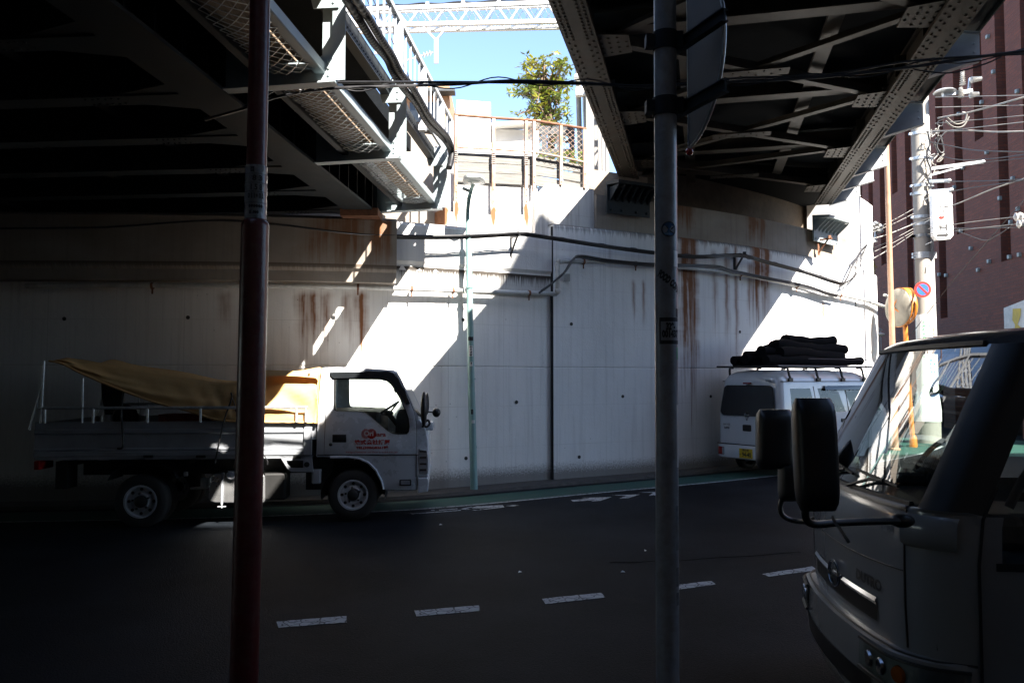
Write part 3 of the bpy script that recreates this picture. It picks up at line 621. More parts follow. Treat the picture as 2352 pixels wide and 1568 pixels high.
# inner fascia behind the walkway
MB().bar(L(A0, .46, SZ + .55), L(A1 - .1, .46, SZ + .55), .02, .62).build('fascia_plate', MT['steel_mid'], lb)
MB().angle(L(A0, .5, SZ + .1), L(A1 - .1, .5, SZ + .1), .06, .01).build('walkway_stringer', MT['steel_mid'], lb)
ab = [-2.35, 6.16 - 2.15 * 3, 6.16 - 2.15 * 2, 6.16 - 2.15, 6.16, 8.27, 10.72]
for a in ab:
    if a < A0: continue
    q = MB()
    q.bar(L(a, .19, SZ + .015), L(a, 1.08, SZ + .045), .11, .014); q.prism([L(a, .19, SZ + .03), L(a, 1.06, SZ + .055), L(a, 1.06, SZ + .16), L(a, .19, SZ + .5)], LT * .012)
    q.bar(L(a, .3, SZ + .17), L(a, 1.0, SZ + .17), .06, .05)
    br = q.build('walkway_bracket', MT['steel_light'], lb)
    q = MB(); q.prism([L(a - .008, .86, SZ + .06), L(a - .008, 1.06, SZ + .06), L(a - .008, 1.06, SZ + .26), L(a - .008, .97, SZ + .26), L(a - .008, .86, SZ + .18)], LT * -.012)
    for k in range(3): q.rivet(L(a - .02, 1.02, SZ + .1 + .055 * k), -LT, .014, .012)
    q.build('gusset_plate', MT['steel_light'], lb)
    q = MB(); q.bar(L(a + .03, 1.055, SZ + .06), L(a + .03, 1.055, SZ + .9), .1, .012, up=LR); q.bar(L(a - .02, 1.1, SZ + .06), L(a - .02, 1.1, SZ + .9), .012, .1, up=LR); q.bar(L(a + .03, 1.005, SZ + .06), L(a + .03, 1.005, SZ + .9), .1, .01, up=LT)
    q.build('post', MT['steel_light'], lb)
    q = MB(); q.prism([L(a - .03, .9, SZ + .62), L(a - .03, 1.1, SZ + .62), L(a - .03, 1.1, SZ + .86), L(a - .03, .84, SZ + .86)], LT * -.012)
    for k in range(3): q.rivet(L(a - .042, 1.06, SZ + .66 + .07 * k), -LT, .014, .012)
    q.build('gusset_plate', MT['steel_light'], lb)
for i in range(len(ab) - 1):
    q = MB(); q.angle(L(ab[i] + .06, .95, SZ + .12), L(ab[i + 1] - .02, .95, SZ + .12), .075, .01); q.bar(L(ab[i] + .06, .915, SZ + .155), L(ab[i + 1] - .02, .915, SZ + .155), .01, .08); q.build('edge_beam', MT['steel_light'], lb)
    for b in ((.88, .7, .545) if i < len(ab) - 2 else (.88, .7)): MB().bar(L(ab[i] + .1, b, SZ + .215), L(ab[i + 1] - .05, b, SZ + .215), .16, .04).build('walkway_plank', MT['plank'], lb)
    # netting of real wires hung below the planks
    q = MB(); a0, a1 = ab[i] + .12, ab[i + 1] - .1; cell = .05; na = int((a1 - a0) / cell); nb = 8; w = .4
    def np_(i_, j_): 
        bb = .535 + w * j_ / nb; sag = -.035 * math.sin(PI * j_ / nb) - .012 * math.sin(i_ * .37)
        return L(a0 + cell * i_, bb, SZ + .12 + sag)
    for ii in range(na):
        for jj in range(nb):
            if (ii + jj) % 2 == 0: q.bar(np_(ii, jj), np_(ii + 1, jj + 1), .0045, .0045)
            else: q.bar(np_(ii + 1, jj), np_(ii, jj + 1), .0045, .0045)
    q.build('safety_net', MT['galv'], lb)
zc_ = SZ + .78
MB().prism([L(A0, .44, SZ + .84), L(8.4, .44, SZ + .84), L(8.4, .98, SZ + .84), L(A0, .98, SZ + .84)], (0, 0, .03)).build('walkway_sun_sheet', MT['deck_dark'], lb)  # sheet added to stop sun streaks under the bridge, last bay left open
for i in range(len(ab) - 1):
    q = MB(); q.bar(L(ab[i] + .05, .97, zc_), L(ab[i + 1] - .05, .97, zc_), .02, .15); q.bar(L(ab[i] + .05, .93, zc_ - .07), L(ab[i + 1] - .05, .93, zc_ - .07), .08, .014)
    for k in range(30): q.rivet(L(ab[i] + .1 + k * .07, .981, zc_ - .03), LR, .01, .008)
    q.build('edge_channel', MT['steel_mid'], lb)
# railing
rl = thing('railing', 'white steel railing with thin upright bars on the edge of the left bridge', 'railing', L(6, 1.06, 4.6))
ZT = 5.34
a_end = 11.5
MB().bar(L(A0, 1.06, ZT), L(a_end, 1.06, ZT), .05, .05).build('top_rail', MT['steel_white'], rl)
MB().bar(L(A0, 1.06, 4.72), L(a_end, 1.06, 4.72), .03, .03).build('bottom_rail', MT['steel_white'], rl)
for a in [3.9, 6.13, 8.27, 9.5, 10.72, 11.48]: MB().bar(L(a, 1.06, 4.55), L(a, 1.06, ZT - .02), .08, .08, up=LT).build('post', MT['steel_white'], rl)
a = 3.2
while a < a_end:
    MB().bar(L(a, 1.06, 4.73), L(a, 1.06, ZT - .02), .018, .018, up=LT).build('baluster', MT['steel_white'], rl); a += .2345
# black corrugated conduits
for k, pts in enumerate(([(690, 0), (800, 170), (900, 330), (1000, 450), (1050, 560), (1130, 680), (1230, 800), (1310, 940), (1400, 1030), (1460, 1100), (1490, 1170), (1485, 1230), (1472, 1285)],
                        [(765, 0), (860, 140), (950, 290), (1040, 430), (1105, 560), (1180, 650), (1255, 770), (1330, 900), (1410, 990), (1470, 1060), (1500, 1150), (1497, 1210), (1480, 1285)])):
    b = 1.18 + .07 * k; pth = []
    for x, y in pts:
        a, z = onL((1000 + x / 1.96) / 1.7, y / 1.96 / 1.7, b); pth.append(L(a, b, z))
    pth = smoothpath([pth[0] + (pth[0] - pth[1]) * 5] + pth, 40); rs = [.034 + .0025 * math.sin(i * 1.3) for i in range(len(pth))]
    tag(MB().tube(pth, rs, 10).build('cable_conduit', MT['black'], smooth=70), ['black corrugated conduit hanging along the left bridge edge, nearer the girder', 'black corrugated conduit along the left bridge edge, on the side of the railing'][k], 'conduit', 'black conduits on the left bridge')
# bearing of left bridge
q = MB(); q.box(L(10.65, 0, 3.8), (.5, .4, .1)); q.build('bearing', MT['rust_dark'], lb)

# ================================================================== RIGHT BRIDGE
RT = V((math.sin(rad(13.2)), math.cos(rad(13.2)), 0)); RR = V((RT.y, -RT.x, 0)); RO = V((-1.153, 0, 0))
def R(a, b, z): return RO + RT * a + RR * b + V((0, 0, z))
rb = thing('railway_bridge', 'old riveted plate girder railway bridge at right with cross bracing underneath', 'bridge', R(6, 1.8, 5.0))
RA0, RA1 = -3.0, 14.25
RZ = 5.0
RLM = M.Rotation(-rad(13.2), 3, 'Z')
B1 = 3.52
for b, aend in ((0, RA1), (B1, 16.7)):
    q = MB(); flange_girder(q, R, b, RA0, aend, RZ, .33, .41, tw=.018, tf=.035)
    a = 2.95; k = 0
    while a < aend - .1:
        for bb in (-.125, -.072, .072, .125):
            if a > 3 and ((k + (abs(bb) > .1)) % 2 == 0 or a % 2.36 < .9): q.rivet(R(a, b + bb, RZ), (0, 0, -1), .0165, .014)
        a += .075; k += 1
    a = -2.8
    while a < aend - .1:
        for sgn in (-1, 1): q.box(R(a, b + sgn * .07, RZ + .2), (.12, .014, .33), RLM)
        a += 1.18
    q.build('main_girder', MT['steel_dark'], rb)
ax = [8.38 - 2.36 * 4, 8.38 - 2.36 * 3, 8.38 - 2.36 * 2, 8.38 - 2.36, 8.38, 10.74, 13.1, 15.46]
ZL = RZ + .06
for i, a in enumerate(ax):
    al = min(a, 13.9)
    q = MB(); q.bar(R(al, .1, RZ + .3), R(a, B1 - .1, RZ + .3), .014, .2); q.bar(R(al, .1, RZ + .19), R(a, B1 - .1, RZ + .19), .2, .02); q.build('cross_beam', MT['steel_dark'], rb)
    for b, sg, aa in ((.13, 1, al), (B1 - .13, -1, a)):
        if a > 15 and sg > 0: continue
        q = MB(); q.prism([R(aa - .3, b, ZL), R(aa + .3, b, ZL), R(aa + .22, b + sg * .34, ZL), R(aa - .22, b + sg * .34, ZL)], (0, 0, -.014))
        for x in range(4):
            for y in range(4):
                if abs(x - 1.5) + (y * .5) < 2.6: q.rivet(R(aa - .18 + x * .12, b + sg * (.05 + y * .085), ZL - .014), (0, 0, -1), .016, .013)
        q.build('gusset_plate', MT['steel_dark'], rb)
for i in range(len(ax) - 1):
    a, b_ = ax[i], ax[i + 1]
    for p, r_ in ((R(a, .2, ZL + .03), R(b_, B1 - .2, ZL + .03)), (R(a, B1 - .2, ZL + .045), R(min(b_, 14.0), .2, ZL + .045))):
        q = MB(); q.bar(p, r_, .1, .012); d = (r_ - p).normalized().cross(V((0, 0, 1))) * .045
        q.bar(p + d + V((0, 0, .05)), r_ + d + V((0, 0, .05)), .012, .09); q.build('lateral_brace', MT['steel_dark'], rb)
    m_ = (a + b_) / 2; q = MB(); q.prism([R(m_ - .1, 1.35, ZL + .018), R(m_ + .1, 1.35, ZL + .018), R(m_ + .1, 2.15, ZL + .018), R(m_ - .1, 2.15, ZL + .018)], (0, 0, -.012))
    for k in range(8): q.rivet(R(m_ + .05 * (-1) ** k, 1.45 + .085 * k, ZL + .006), (0, 0, -1), .014, .012)
    q.build('gusset_plate', MT['steel_dark'], rb)
for b in (1.02, 2.5):
    q = MB()
    for i in range(len(ax) - 1): flange_girder(q, R, b, ax[i] + .02, min(ax[i + 1], 15.2) - .02, RZ + .22, .16, .2, tf=.02)
    q.build('stringer', MT['steel_dark'], rb)
MB().prism([R(RA0, .05, RZ + .425), R(22, .05, RZ + .425), R(22, B1 + .16, RZ + .425), R(RA0, B1 + .16, RZ + .425)], (0, 0, .06)).build('deck', MT['deck_dark'], rb)
# side brackets of the outer girder
for a in (5.4, 7.75, 10.1, 12.44, 14.68, 15.75, 17.0):
    q = MB(); q.prism([R(a, B1 + .17, RZ + .05), R(a, B1 + .74, RZ + .2), R(a, B1 + .74, RZ + .5), R(a, B1 + .17, RZ + .58)], RT * .014)
    q.bar(R(a, B1 + .17, RZ + .05), R(a, B1 + .74, RZ + .2), .12, .014); q.bar(R(a, B1 + .17, RZ + .59), R(a, B1 + .74, RZ + .51), .1, .012)
    for k in range(2): q.rivet(R(a, B1 + .68, RZ + .3 + .1 * k), -RT, .016, .014)
    q.build('side_bracket', MT['steel_white'], rb)
q = MB(); q.bar(R(RA0, B1 + .33, RZ + .62), R(17.4, B1 + .33, RZ + .62), .34, .05); q.bar(R(RA0, B1 + .62, RZ + .62), R(17.4, B1 + .62, RZ + .62), .26, .05); q.bar(R(RA0, B1 + .75, RZ + .6), R(17.4, B1 + .75, RZ + .6), .015, .12); q.build('side_walkway', MT['steel_mid'], rb)
# cast bearing shoes bolted on the abutment
for (u, v, lab) in ((1440, 465, 0), (1892, 535, 1)):
    s, z = whit(u, v, .05); t, nn = wdir(s); w = .85 if lab == 0 else 1.0
    q = MB()
    def bp(x, off, zz): return wpt(s, 0, zz) + t * x + nn * off
    q.prism([bp(-w / 2, .07, z - .22), bp(w / 2, .07, z - .22), bp(w / 2, .07, z + .26), bp(-w / 2, .07, z + .26)], nn * .03)
    q.prism([bp(-w / 2, .07, z + .24), bp(w / 2, .07, z + .24), bp(w / 2, .42, z + .2), bp(-w / 2, .42, z + .2)], (0, 0, .05))
    for k in range(7):
        x = -w / 2 + .05 + k * (w - .1) / 6
        q.prism([bp(x, .1, z - .02), bp(x, .36, z + .2), bp(x, .1, z + .2)], t * .02)
    for x in (-w / 2 + .07, -w / 6, w / 6, w / 2 - .07):
        for zz in (z - .16,): q.rivet(bp(x, .1, zz), nn, .025, .03)
    q.build('bearing_shoe', MT['steel_mid'] if lab == 0 else MT['steel_light'], rb)

# ================================================================== SUN, SKY, CAMERA
AZ, EL = rad(30.5), rad(45)
sd = V((-math.sin(AZ) * math.cos(EL), math.cos(AZ) * math.cos(EL), -math.sin(EL)))
sun = bpy.data.lights.new('sun', 'SUN'); sun.energy = 5; sun.angle = rad(.53); sun.color = (1, .93, .84)
so = bpy.data.objects.new('sun', sun); col.objects.link(so); so.rotation_euler = sd.to_track_quat('-Z', 'Y').to_euler(); so.location = (5, -8, 14)
w = bpy.data.worlds.new('World'); sc.world = w; w.use_nodes = True
nt = w.node_tree; bgn = nt.nodes['Background']; sky = nt.nodes.new('ShaderNodeTexSky'); sky.sky_type = 'NISHITA'; sky.sun_disc = False
sky.sun_elevation = EL; sky.sun_rotation = math.atan2(-sd.x, -sd.y); sky.air_density = .85; sky.dust_density = .6; sky.ozone_density = 2.0
nt.links.new(sky.outputs[0], bgn.inputs[0]); bgn.inputs[1].default_value = .083
cam = bpy.data.cameras.new('camera'); cam.lens = 28; cam.sensor_width = 36; cam.clip_start = .05; cam.clip_end = 2000
co = bpy.data.objects.new('camera', cam); col.objects.link(co); co.location = EYEP; co.rotation_euler = (PI / 2 + TH, 0, 0); sc.camera = co
sc.view_settings.view_transform = 'Standard'; sc.view_settings.look = 'None'; sc.view_settings.exposure = 2.45; sc.view_settings.gamma = 1
sc.render.film_transparent = False
sc.cycles.max_bounces = 8; sc.cycles.transparent_max_bounces = 16; sc.cycles.use_denoising = True
# ================================================================== STREET LAMP
sl = thing('street_lamp', 'pale green street lamp post standing on the footway against the white wall', 'street lamp', on_ground(1088, 1132))
dl = on_ground(1089, 1131).y
lp = [P(1089, 1133, dl), P(1083, 900, dl), P(1079, 700, dl), P(1076, 547, dl)]
lp[0].z = gz(lp[0].x)
MB().tube([lp[0], lp[1]], .052, 14).build('post', MT['teal'], sl, smooth=50)
MB().tube([lp[1], lp[3]], [.049, .043], 14).build('post', MT['teal'], sl, smooth=50)
MB().lathe([(.05, 0), (.05, .02), (.03, .025)], lp[3], (0, 0, 1), 14).build('post_cap', MT['lamp_body'], sl, smooth=40)
arm = smoothpath([P(1075, 545, dl), P(1074, 500, dl), P(1076, 465, dl - .03), P(1082, 437, dl - .12), P(1088, 423, dl - .24)], 6)
MB().tube(arm, .028, 10).build('arm', MT['teal'], sl, smooth=50)
hd = P(1089, 414, dl - .3)
q = MB(); rws = []
for i in range(9):
    y = -.26 + i * .06; k = math.sqrt(max(0.02, 1 - (abs(y + .02) / .28) ** 2.6)); rws.append([hd + V((.155 * k * c, y, .05 * k * sx + .0)) for c, sx in ((-1, -.6), (-.95, .35), (-.6, .8), (0, 1), (.6, .8), (.95, .35), (1, -.6), (.5, -.9), (-.5, -.9), (-1, -.6))])
q.grid(rws); q.add(rws[0][:-1], [list(range(9))]); q.add(rws[-1][:-1], [list(range(9))])
hdb = q.build('lamp_head', MT['lamp_body'], sl, smooth=50)
q = MB(); q.lathe([(.0, -.065), (.07, -.062), (.105, -.045), (.11, -.02)], hd + V((0, -.06, 0)), (0, 0, 1), 16); q.build('lamp_lens', MT['lens'], hdb, smooth=50)
q = MB(); q.bar(P(1080, 440, dl - .08), P(1062, 432, dl - .1), .03, .04); q.tube(smoothpath([P(1064, 434, dl - .1), P(1058, 452, dl - .05), P(1066, 462, dl), P(1076, 450, dl)], 5), .005, 5); q.build('sensor', MT['lamp_body'], sl)
for (v, m) in ((1026, 0), (870, 0), (660, 0)):
    c = P(1076 + (v - 547) * .0222, v, dl); MB().lathe([(.052, -.012), (.056, -.012), (.056, .012), (.052, .012)], c, (0, 0, 1), 14).build('band', MT['teal'], sl, smooth=40)
def wrap(c, r, ang0, axis_up=V((0, 0, 1))):
    """maps (x along the girth, y up) onto a vertical pole of radius r centred at c; ang0 is the direction faced"""
    def fn(x, y):
        a = ang0 + x / r; return c + V((math.cos(a) * r, math.sin(a) * r, y))
    return fn
def patch(mb, fn, x0, x1, y0, y1, n=8):
    mb.grid([[fn(x0 + (x1 - x0) * i / n, y) for i in range(n + 1)] for y in (y0, y1)]); return mb
def sticker(parent, cfn, x0, x1, y0, y1, m, name='sticker', lines=(), ink='ink', lab=None):
    o = patch(MB(), cfn(.0), x0, x1, y0, y1).build(name, MT[m], parent, label=lab)
    if lines:
        t = MB()
        for body, size, y, width in lines: add_text(t, body, size, lambda px, py: cfn(.0012)((x0 + x1) / 2 + px, y + py), width=width, bold=.002)
        t.build('lettering', MT[ink], o)
    return o
FAC = -PI / 2 + .06
pt = lambda v: P(1076 + (v - 547) * .0222, v, dl)
mk = lambda v, r: (lambda e: wrap(pt(v), r + e, FAC))
sticker(sl, mk(806, .0515), -.032, .032, -.075, .075, 'sticker_white', 'number_label', [('公園下', .02, .055, .045), ('✻', .04, .02, .022), ('LH', .036, -.02, .03), ('0669', .03, -.055, .046)], lab='small white number label reading LH 0669')
sticker(sl, mk(778, .0515), -.04, .04, -.028, .028, 'ink', 'sticker')
sticker(sl, mk(836, .0515), -.02, .02, -.03, .03, 'sticker_white', 'sticker', [('ま', .03, .01, .02)])
sticker(sl, mk(945, .0535), -.02, .012, -.035, .035, 'ink', 'sticker')
sticker(sl, mk(968, .0535), -.015, .035, -.02, .025, 'sticker_white', 'sticker')
q = MB(); q.box(P(1070, 640, dl), (.03, .02, .05)); q.tube(smoothpath([P(1071, 620, dl), P(1065, 650, dl), P(1072, 690, dl)], 5), .006, 5); q.build('strap', MT['pipe'], sl)

# ================================================================== RED SIGN POST
rp = thing('sign_post', 'dark red painted steel post in the left foreground with a crumpled silver label round it', 'post', P(566, 1800, 2.6) * 1.0)
rA, rB, rC = P(548, 2050, 2.6), P(586, 520, 2.6), P(604, -300, 2.6)
MB().tube([rA, rB], .0445, 24).build('lower_tube', MT['red_post'], rp, smooth=50)
MB().lathe([(.0445, -.002), (.043, .012), (.036, .02)], rB, (rB - rA), 24).build('collar', MT['red_post'], rp, smooth=60)
MB().tube([rB, rC], .0325, 24).build('upper_tube', MT['red_post'], rp, smooth=50)
ax_ = (rC - rB).normalized(); sl0 = rB + ax_ * .022; sl1 = rB + ax_ * .198
q = MB(); pr = []
q.grid([[sl0.lerp(sl1, i / 14) + V((math.cos(a), math.sin(a), 0)) * (.0352 + .0011 * math.sin(a * 5 + i * 1.7) + .0008 * math.sin(a * 11 + i * 2.3)) for a in [2 * PI * j / 40 for j in range(41)]] for i in range(15)])
lbf = q.build('label_sleeve', MT['label_film'], rp, smooth=70, label='crumpled silver label sleeve with printed numbers')
t = MB()
for body, size, z, x, wd in (('目', .02, .158, -.012, .012), ('8 3', .024, .13, .004, .03), ('1 5 8', .026, .1, .0, .036), ('0 1 1+ 0 3', .022, .072, 0, .05), ('●●●●●●', .012, .038, 0, .045), ('東京●●●', .012, .018, -.005, .03)):
    add_text(t, body, size, lambda px, py: (lambda c: c + V((math.cos(FAC + .25 + (x + px) / .036), math.sin(FAC + .25 + (x + px) / .036), 0)) * .0377)(sl0 + ax_ * (z + py)), width=wd, bold=.001)
for z in (.05, .086, .115, .145):
    patch(t, lambda x, y: (lambda c: c + V((math.cos(FAC + .25 + x / .036), math.sin(FAC + .25 + x / .036), 0)) * .0376)(sl0 + ax_ * y), -.05, .05, z, z + .0012)
t.build('lettering', MT['ink'], lbf)

# ================================================================== GREY SIGN POST WITH SIGN
gp = thing('sign_post', 'grey steel sign post in the right foreground with stickers and a sign seen from behind', 'sign post', P(1534, 1800, 2.6))
gA, gB = P(1536, 2050, 2.6), P(1526, -300, 2.6); GR = .0368
MB().tube([gA, gB], GR, 28).build('pole', MT['grey_post'], gp, smooth=50)
def gpt(v):
    k = (v - 2050) / (-300 - 2050); return P(1536 + (1526 - 1536) * k, v, 2.6)
gmk = lambda v: (lambda e: wrap(gpt(v), GR + .0008 + e, FAC - .2))
for v in (97, 247):
    c = gpt(v); q = MB().lathe([(GR, -.03), (GR + .005, -.03), (GR + .005, .03), (GR, .03)], c, (0, 0, 1), 24)
    q.box(c + V((-GR - .015, .0, 0)), (.028, .04, .04)); q.box(c + V((GR + .008, 0, 0)), (.02, .05, .055)); q.build('clamp', MT['sign_back'], gp, smooth=40)
    zr = c.z + .0; p0 = c + V((GR + .005, .06, 0)); p1 = V((.655, 2.40, zr + .0)); d = (p1 - p0).normalized(); up = V((0, 0, 1))
    q = MB(); q.bar(p0, p1, .008, .036); q.bar(p0 + up * .018, p1 + up * .018, .025, .005); q.bar(p0 - up * .018, p1 - up * .018, .025, .005); q.build('bracket_rail', MT['steel_mid'], gp)
# half-round sign plate, edge turned to the viewer
hp0, hp1 = V((.62, 2.75, 0)), V((.662, 2.43, 0)); hd_ = (hp1 - hp0); HL = hd_.length; hd_.normalize(); hn = V((hd_.y, -hd_.x, 0))
cz = 2.69; pl = []
for i in range(25):
    a = -PI / 2 + PI * i / 24; pl.append(hp0 + hd_ * (HL * math.cos(a)) + V((0, 0, cz + .285 * math.sin(a))))
sg = MB().prism(pl, hn * .004).build('sign_plate', MT['sign_back'], gp)
MB().tube(pl + [pl[0]], .006, 6).build('sign_rim', MT['galv'], sg, smooth=60)
q = MB(); uu = V((0, 0, 1)); 
def sp(x, z): return hp0 + hd_ * x + uu * z - hn * .003
q.add([sp(.1, 2.62), sp(.24, 2.62), sp(.24, 2.78), sp(.1, 2.78)], [(0, 1, 2, 3)])
MT['flyer'] = mat('faded_flyer', (.22, .07, .08), .5, var=.7, scale=26, bump=0)
q.build('sticker', MT['flyer'], sg, label='faded reddish flyer stuck on the back of the sign')
MB().ball(pl[0] + V((.0, 0, -.012)), .014, 10, 8).build('end_cap', MT['red_lens'], sg, smooth=60)
# stickers on the pole
o = MB(); f = gmk(531)(.0); rr_ = .025
o.add([f(.008 + rr_ * math.cos(a), rr_ * math.sin(a)) for a in [2 * PI * i / 24 for i in range(24)]] + [f(.008, 0)], [(i, (i + 1) % 24, 24) for i in range(24)])
rs_ = o.build('sticker', MT['blue_film'], gp, label='round blue holographic sticker')
o = MB(); f2 = gmk(531)(.001)
for r0, r1 in ((.022, .0255),):
    o.add([f2(.008 + r * math.cos(a), r * math.sin(a)) for r in (r0, r1) for a in [2 * PI * i / 24 for i in range(24)]], [(i, (i + 1) % 24, 24 + (i + 1) % 24, 24 + i) for i in range(24)])
for pl_ in ([(-.006, .015), (.004, .006), (.012, -.002), (.002, .002)], [(.03, .012), (.016, .004), (.012, -.004), (.022, .002)], [(-.002, -.014), (.012, -.004), (.026, -.012), (.012, -.016)]):
    o.add([f2(x, y) for x, y in pl_], [(0, 1, 2, 3)])
o.build('emblem', MT['ink'], rs_)
o = MB(); f = gmk(650)(.0)
add_text(o, 'FOOD COMA', .03, lambda x, y: f(.012 + x * .8 + y * .55, y * .85 - x * .62), width=.1, bold=.0025); o.build('lettering', MT['ink'], gp, label='slanted black FOOD COMA lettering')
sticker(gp, gmk(597), .024, .05, -.026, .026, 'sticker_white')
sticker(gp, gmk(760), -.026, .05, -.044, .042, 'ink', 'number_label', lab='black framed number label reading 329-001437')
sticker(gp, lambda e: gmk(760)(.0008 + e), -.02, .046, -.032, .029, 'grey_post', 'label_field', [('329-', .03, .012, .032), ('001437', .03, -.012, .06)])
sticker(gp, gmk(720), .034, .05, -.014, .014, 'ink'); sticker(gp, gmk(812), .036, .05, -.02, .02, 'green_ink')
for v, h in ((1180, .03), (1215, .05), (1245, .02), (1320, .03), (1370, .02)): sticker(gp, gmk(v), .03, .046, -h, h, 'label_film')
sticker(gp, gmk(1000), .035, .05, -.1, .1, 'sticker_white')
# ================================================================== vehicles: shared pieces
def wheel(parent, c, axis, r, rr, w, nut=5, label=None):
    ax = V(axis).normalized(); a = ax.orthogonal().normalized()
    k = r - rr
    t = MB().lathe([(rr, -w / 2), (rr + k * .25, -w / 2 - .008), (r - .03, -w / 2 + .0), (r - .008, -w / 2 + .02), (r, -w / 4), (r, w / 4), (r - .008, w / 2 - .02), (r - .03, w / 2), (rr + k * .25, w / 2 + .008), (rr, w / 2)], c, ax, 40, cap=False).build('wheel', MT['tyre'], parent, smooth=35, local=True)
    q = MB().lathe([(rr + .004, w / 2 - .03), (rr + .006, w / 2 + .006), (rr - .012, w / 2 + .006), (rr - .02, w / 2 - .03), (rr * .66, w / 2 - .035), (rr * .5, w / 2 - .01), (rr * .42, w / 2 - .01), (rr * .38, w / 2 - .02)], c, ax, 40, cap=False); q.build('rim', MT['rim'], t, smooth=30, local=True)
    q = MB().lathe([(rr * .37, w / 2 - .03), (rr * .36, w / 2 + .012), (rr * .2, w / 2 + .028), (0.001, w / 2 + .03)], c, ax, 24)
    b = ax.cross(a)
    for i in range(nut):
        an = 2 * PI * i / nut + .3; q.lathe([(.014, 0), (.012, .025), (.004, .03)], V(c) + ax * (w / 2 - .02) + (a * math.cos(an) + b * math.sin(an)) * rr * .5, ax, 6)
    for i in range(8):
        an = 2 * PI * i / 8; p = V(c) + ax * (w / 2 - .031) + (a * math.cos(an) + b * math.sin(an)) * rr * .76; q.lathe([(.018, 0), (.018, .005)], p, ax, 10)
    q.build('hub', MT['chassis'], t, smooth=30, local=True)
    return t

# ================================================================== SILVER FLATBED TRUCK
T1 = V((-.95, 9.1, 0)); h1 = V((-.95 + 5.22, .35, 0)).normalized(); RZ1 = math.atan2(h1.y, h1.x); T1.z = gz(-1.8)
tr = thing('flatbed_truck', 'silver flatbed truck parked by the white wall with red Japanese lettering on its cab door', 'truck', T1, RZ1)
ny1 = V((-h1.y, h1.x, 0))
def t1(u, v, y=0.0):
    p = on_plane(u, v, T1 + ny1 * y, ny1); d = p - T1; return d.dot(h1), d.z
def c2(x, y, yy=0.0): return t1(470.6 + x / 3.332, 764.7 + y / 3.332, yy)
def c1(x, y, yy=0.0): return t1(x / 3.332, 764.7 + y / 3.332, yy)
TW = 1.5; ZBELT = c2(1000, 590)[1]
def ins(z): return max(0, (z - ZBELT) * .11)
def sd_near(x, z): return V((x, ins(z), z))
def sd_far(x, z): return V((x, TW - ins(z), z))
cabo = [c2(*p) for p in ((850, 948), (858, 760), (866, 600), (876, 420), (885, 290), (892, 270), (910, 262), (1000, 261), (1150, 264), (1300, 272), (1440, 283), (1468, 296), (1500, 350), (1560, 478), (1610, 590), (1642, 660), (1672, 705), (1692, 745), (1704, 810), (1709, 900), (1709, 1000), (1706, 1090), (1620, 1095), (1618, 1200), (1380, 1203), (1365, 1160), (1335, 1090), (1280, 1015), (1210, 970), (1120, 952), (1000, 948))]
wino = [c2(*p) for p in ((985, 352), (985, 560), (990, 588), (1010, 597), (1180, 600), (1225, 608), (1270, 640), (1340, 700), (1400, 748), (1440, 768), (1480, 774), (1545, 772), (1562, 755), (1568, 715), (1560, 650), (1540, 590), (1500, 500), (1455, 425), (1425, 385), (1395, 360), (1340, 347), (1100, 345), (1000, 346))]
q = MB(); q.holed(cabo, [wino], sd_near); cs = q
q.holed(cabo, [wino], sd_far)
# strips across the cab (skip the windscreen run)
sk = {11, 12, 13, 14}
for i in range(len(cabo)):
    if i in sk: continue
    a, b = cabo[i], cabo[(i + 1) % len(cabo)]; q.add([sd_near(*a), sd_near(*b), sd_far(*b), sd_far(*a)], [(0, 1, 2, 3)])
cab = q.build('cab_body', MT['silver'], tr, smooth=30, bevel=.022, local=True, bang=50)
q = MB(); q.grid([[V((cabo[i][0] - .004, ins(cabo[i][1]) + .02 + (TW - 2 * ins(cabo[i][1]) - .04) * k, cabo[i][1])) for k in (0, .5, 1)] for i in range(11, 16)]); q.build('windscreen', MT['glass'], tr, local=True)
doro = [c2(*p) for p in ((938, 292), (935, 420), (928, 600), (918, 800), (913, 928), (1200, 928), (1616, 926), (1620, 800), (1618, 690), (1600, 600), (1560, 500), (1500, 382), (1455, 318), (1400, 300), (1200, 292))]
def insetpoly(pl, k):
    cx = sum(p[0] for p in pl) / len(pl); cz_ = sum(p[1] for p in pl) / len(pl); return [(cx + (x - cx) * k, cz_ + (z - cz_) * k) for x, z in pl]
q = MB(); q.holed(doro, [wino], lambda x, z: V((x, ins(z) - .012, z)), thick=(0, .010, 0)); door = q.build('door', MT['silver'], tr, smooth=30, local=True, bevel=.004)
q = MB(); q.holed(insetpoly(wino, 1.0), [insetpoly(wino, .955)], lambda x, z: V((x, ins(z) - .016, z)), thick=(0, .02, 0)); q.build('window_seal', MT['blackplastic'], door, local=True)
q = MB(); n = len(wino); q.add([V((x, ins(z) + .004, z)) for x, z in wino], [list(range(n))]); q.build('window_glass', MT['glass'], door, local=True)
q = MB(); q.add([V((x, TW - ins(z), z)) for x, z in wino], [list(range(n))]); q.build('window_glass', MT['glass'], tr, local=True)
q = MB(); x0, z0 = c2(1030, 805); q.box((x0, -.012, z0), (.155, .012, .088)); q.build('door_handle', MT['blackplastic'], door, local=True, bevel=.02, smooth=50)
x0, z0 = c2(965, 851); MB().lathe([(.02, 0), (.02, .012), (.008, .014)], (x0, -.006, z0), (0, -1, 0), 14).build('door_lock', MT['chrome'], door, smooth=40, local=True)
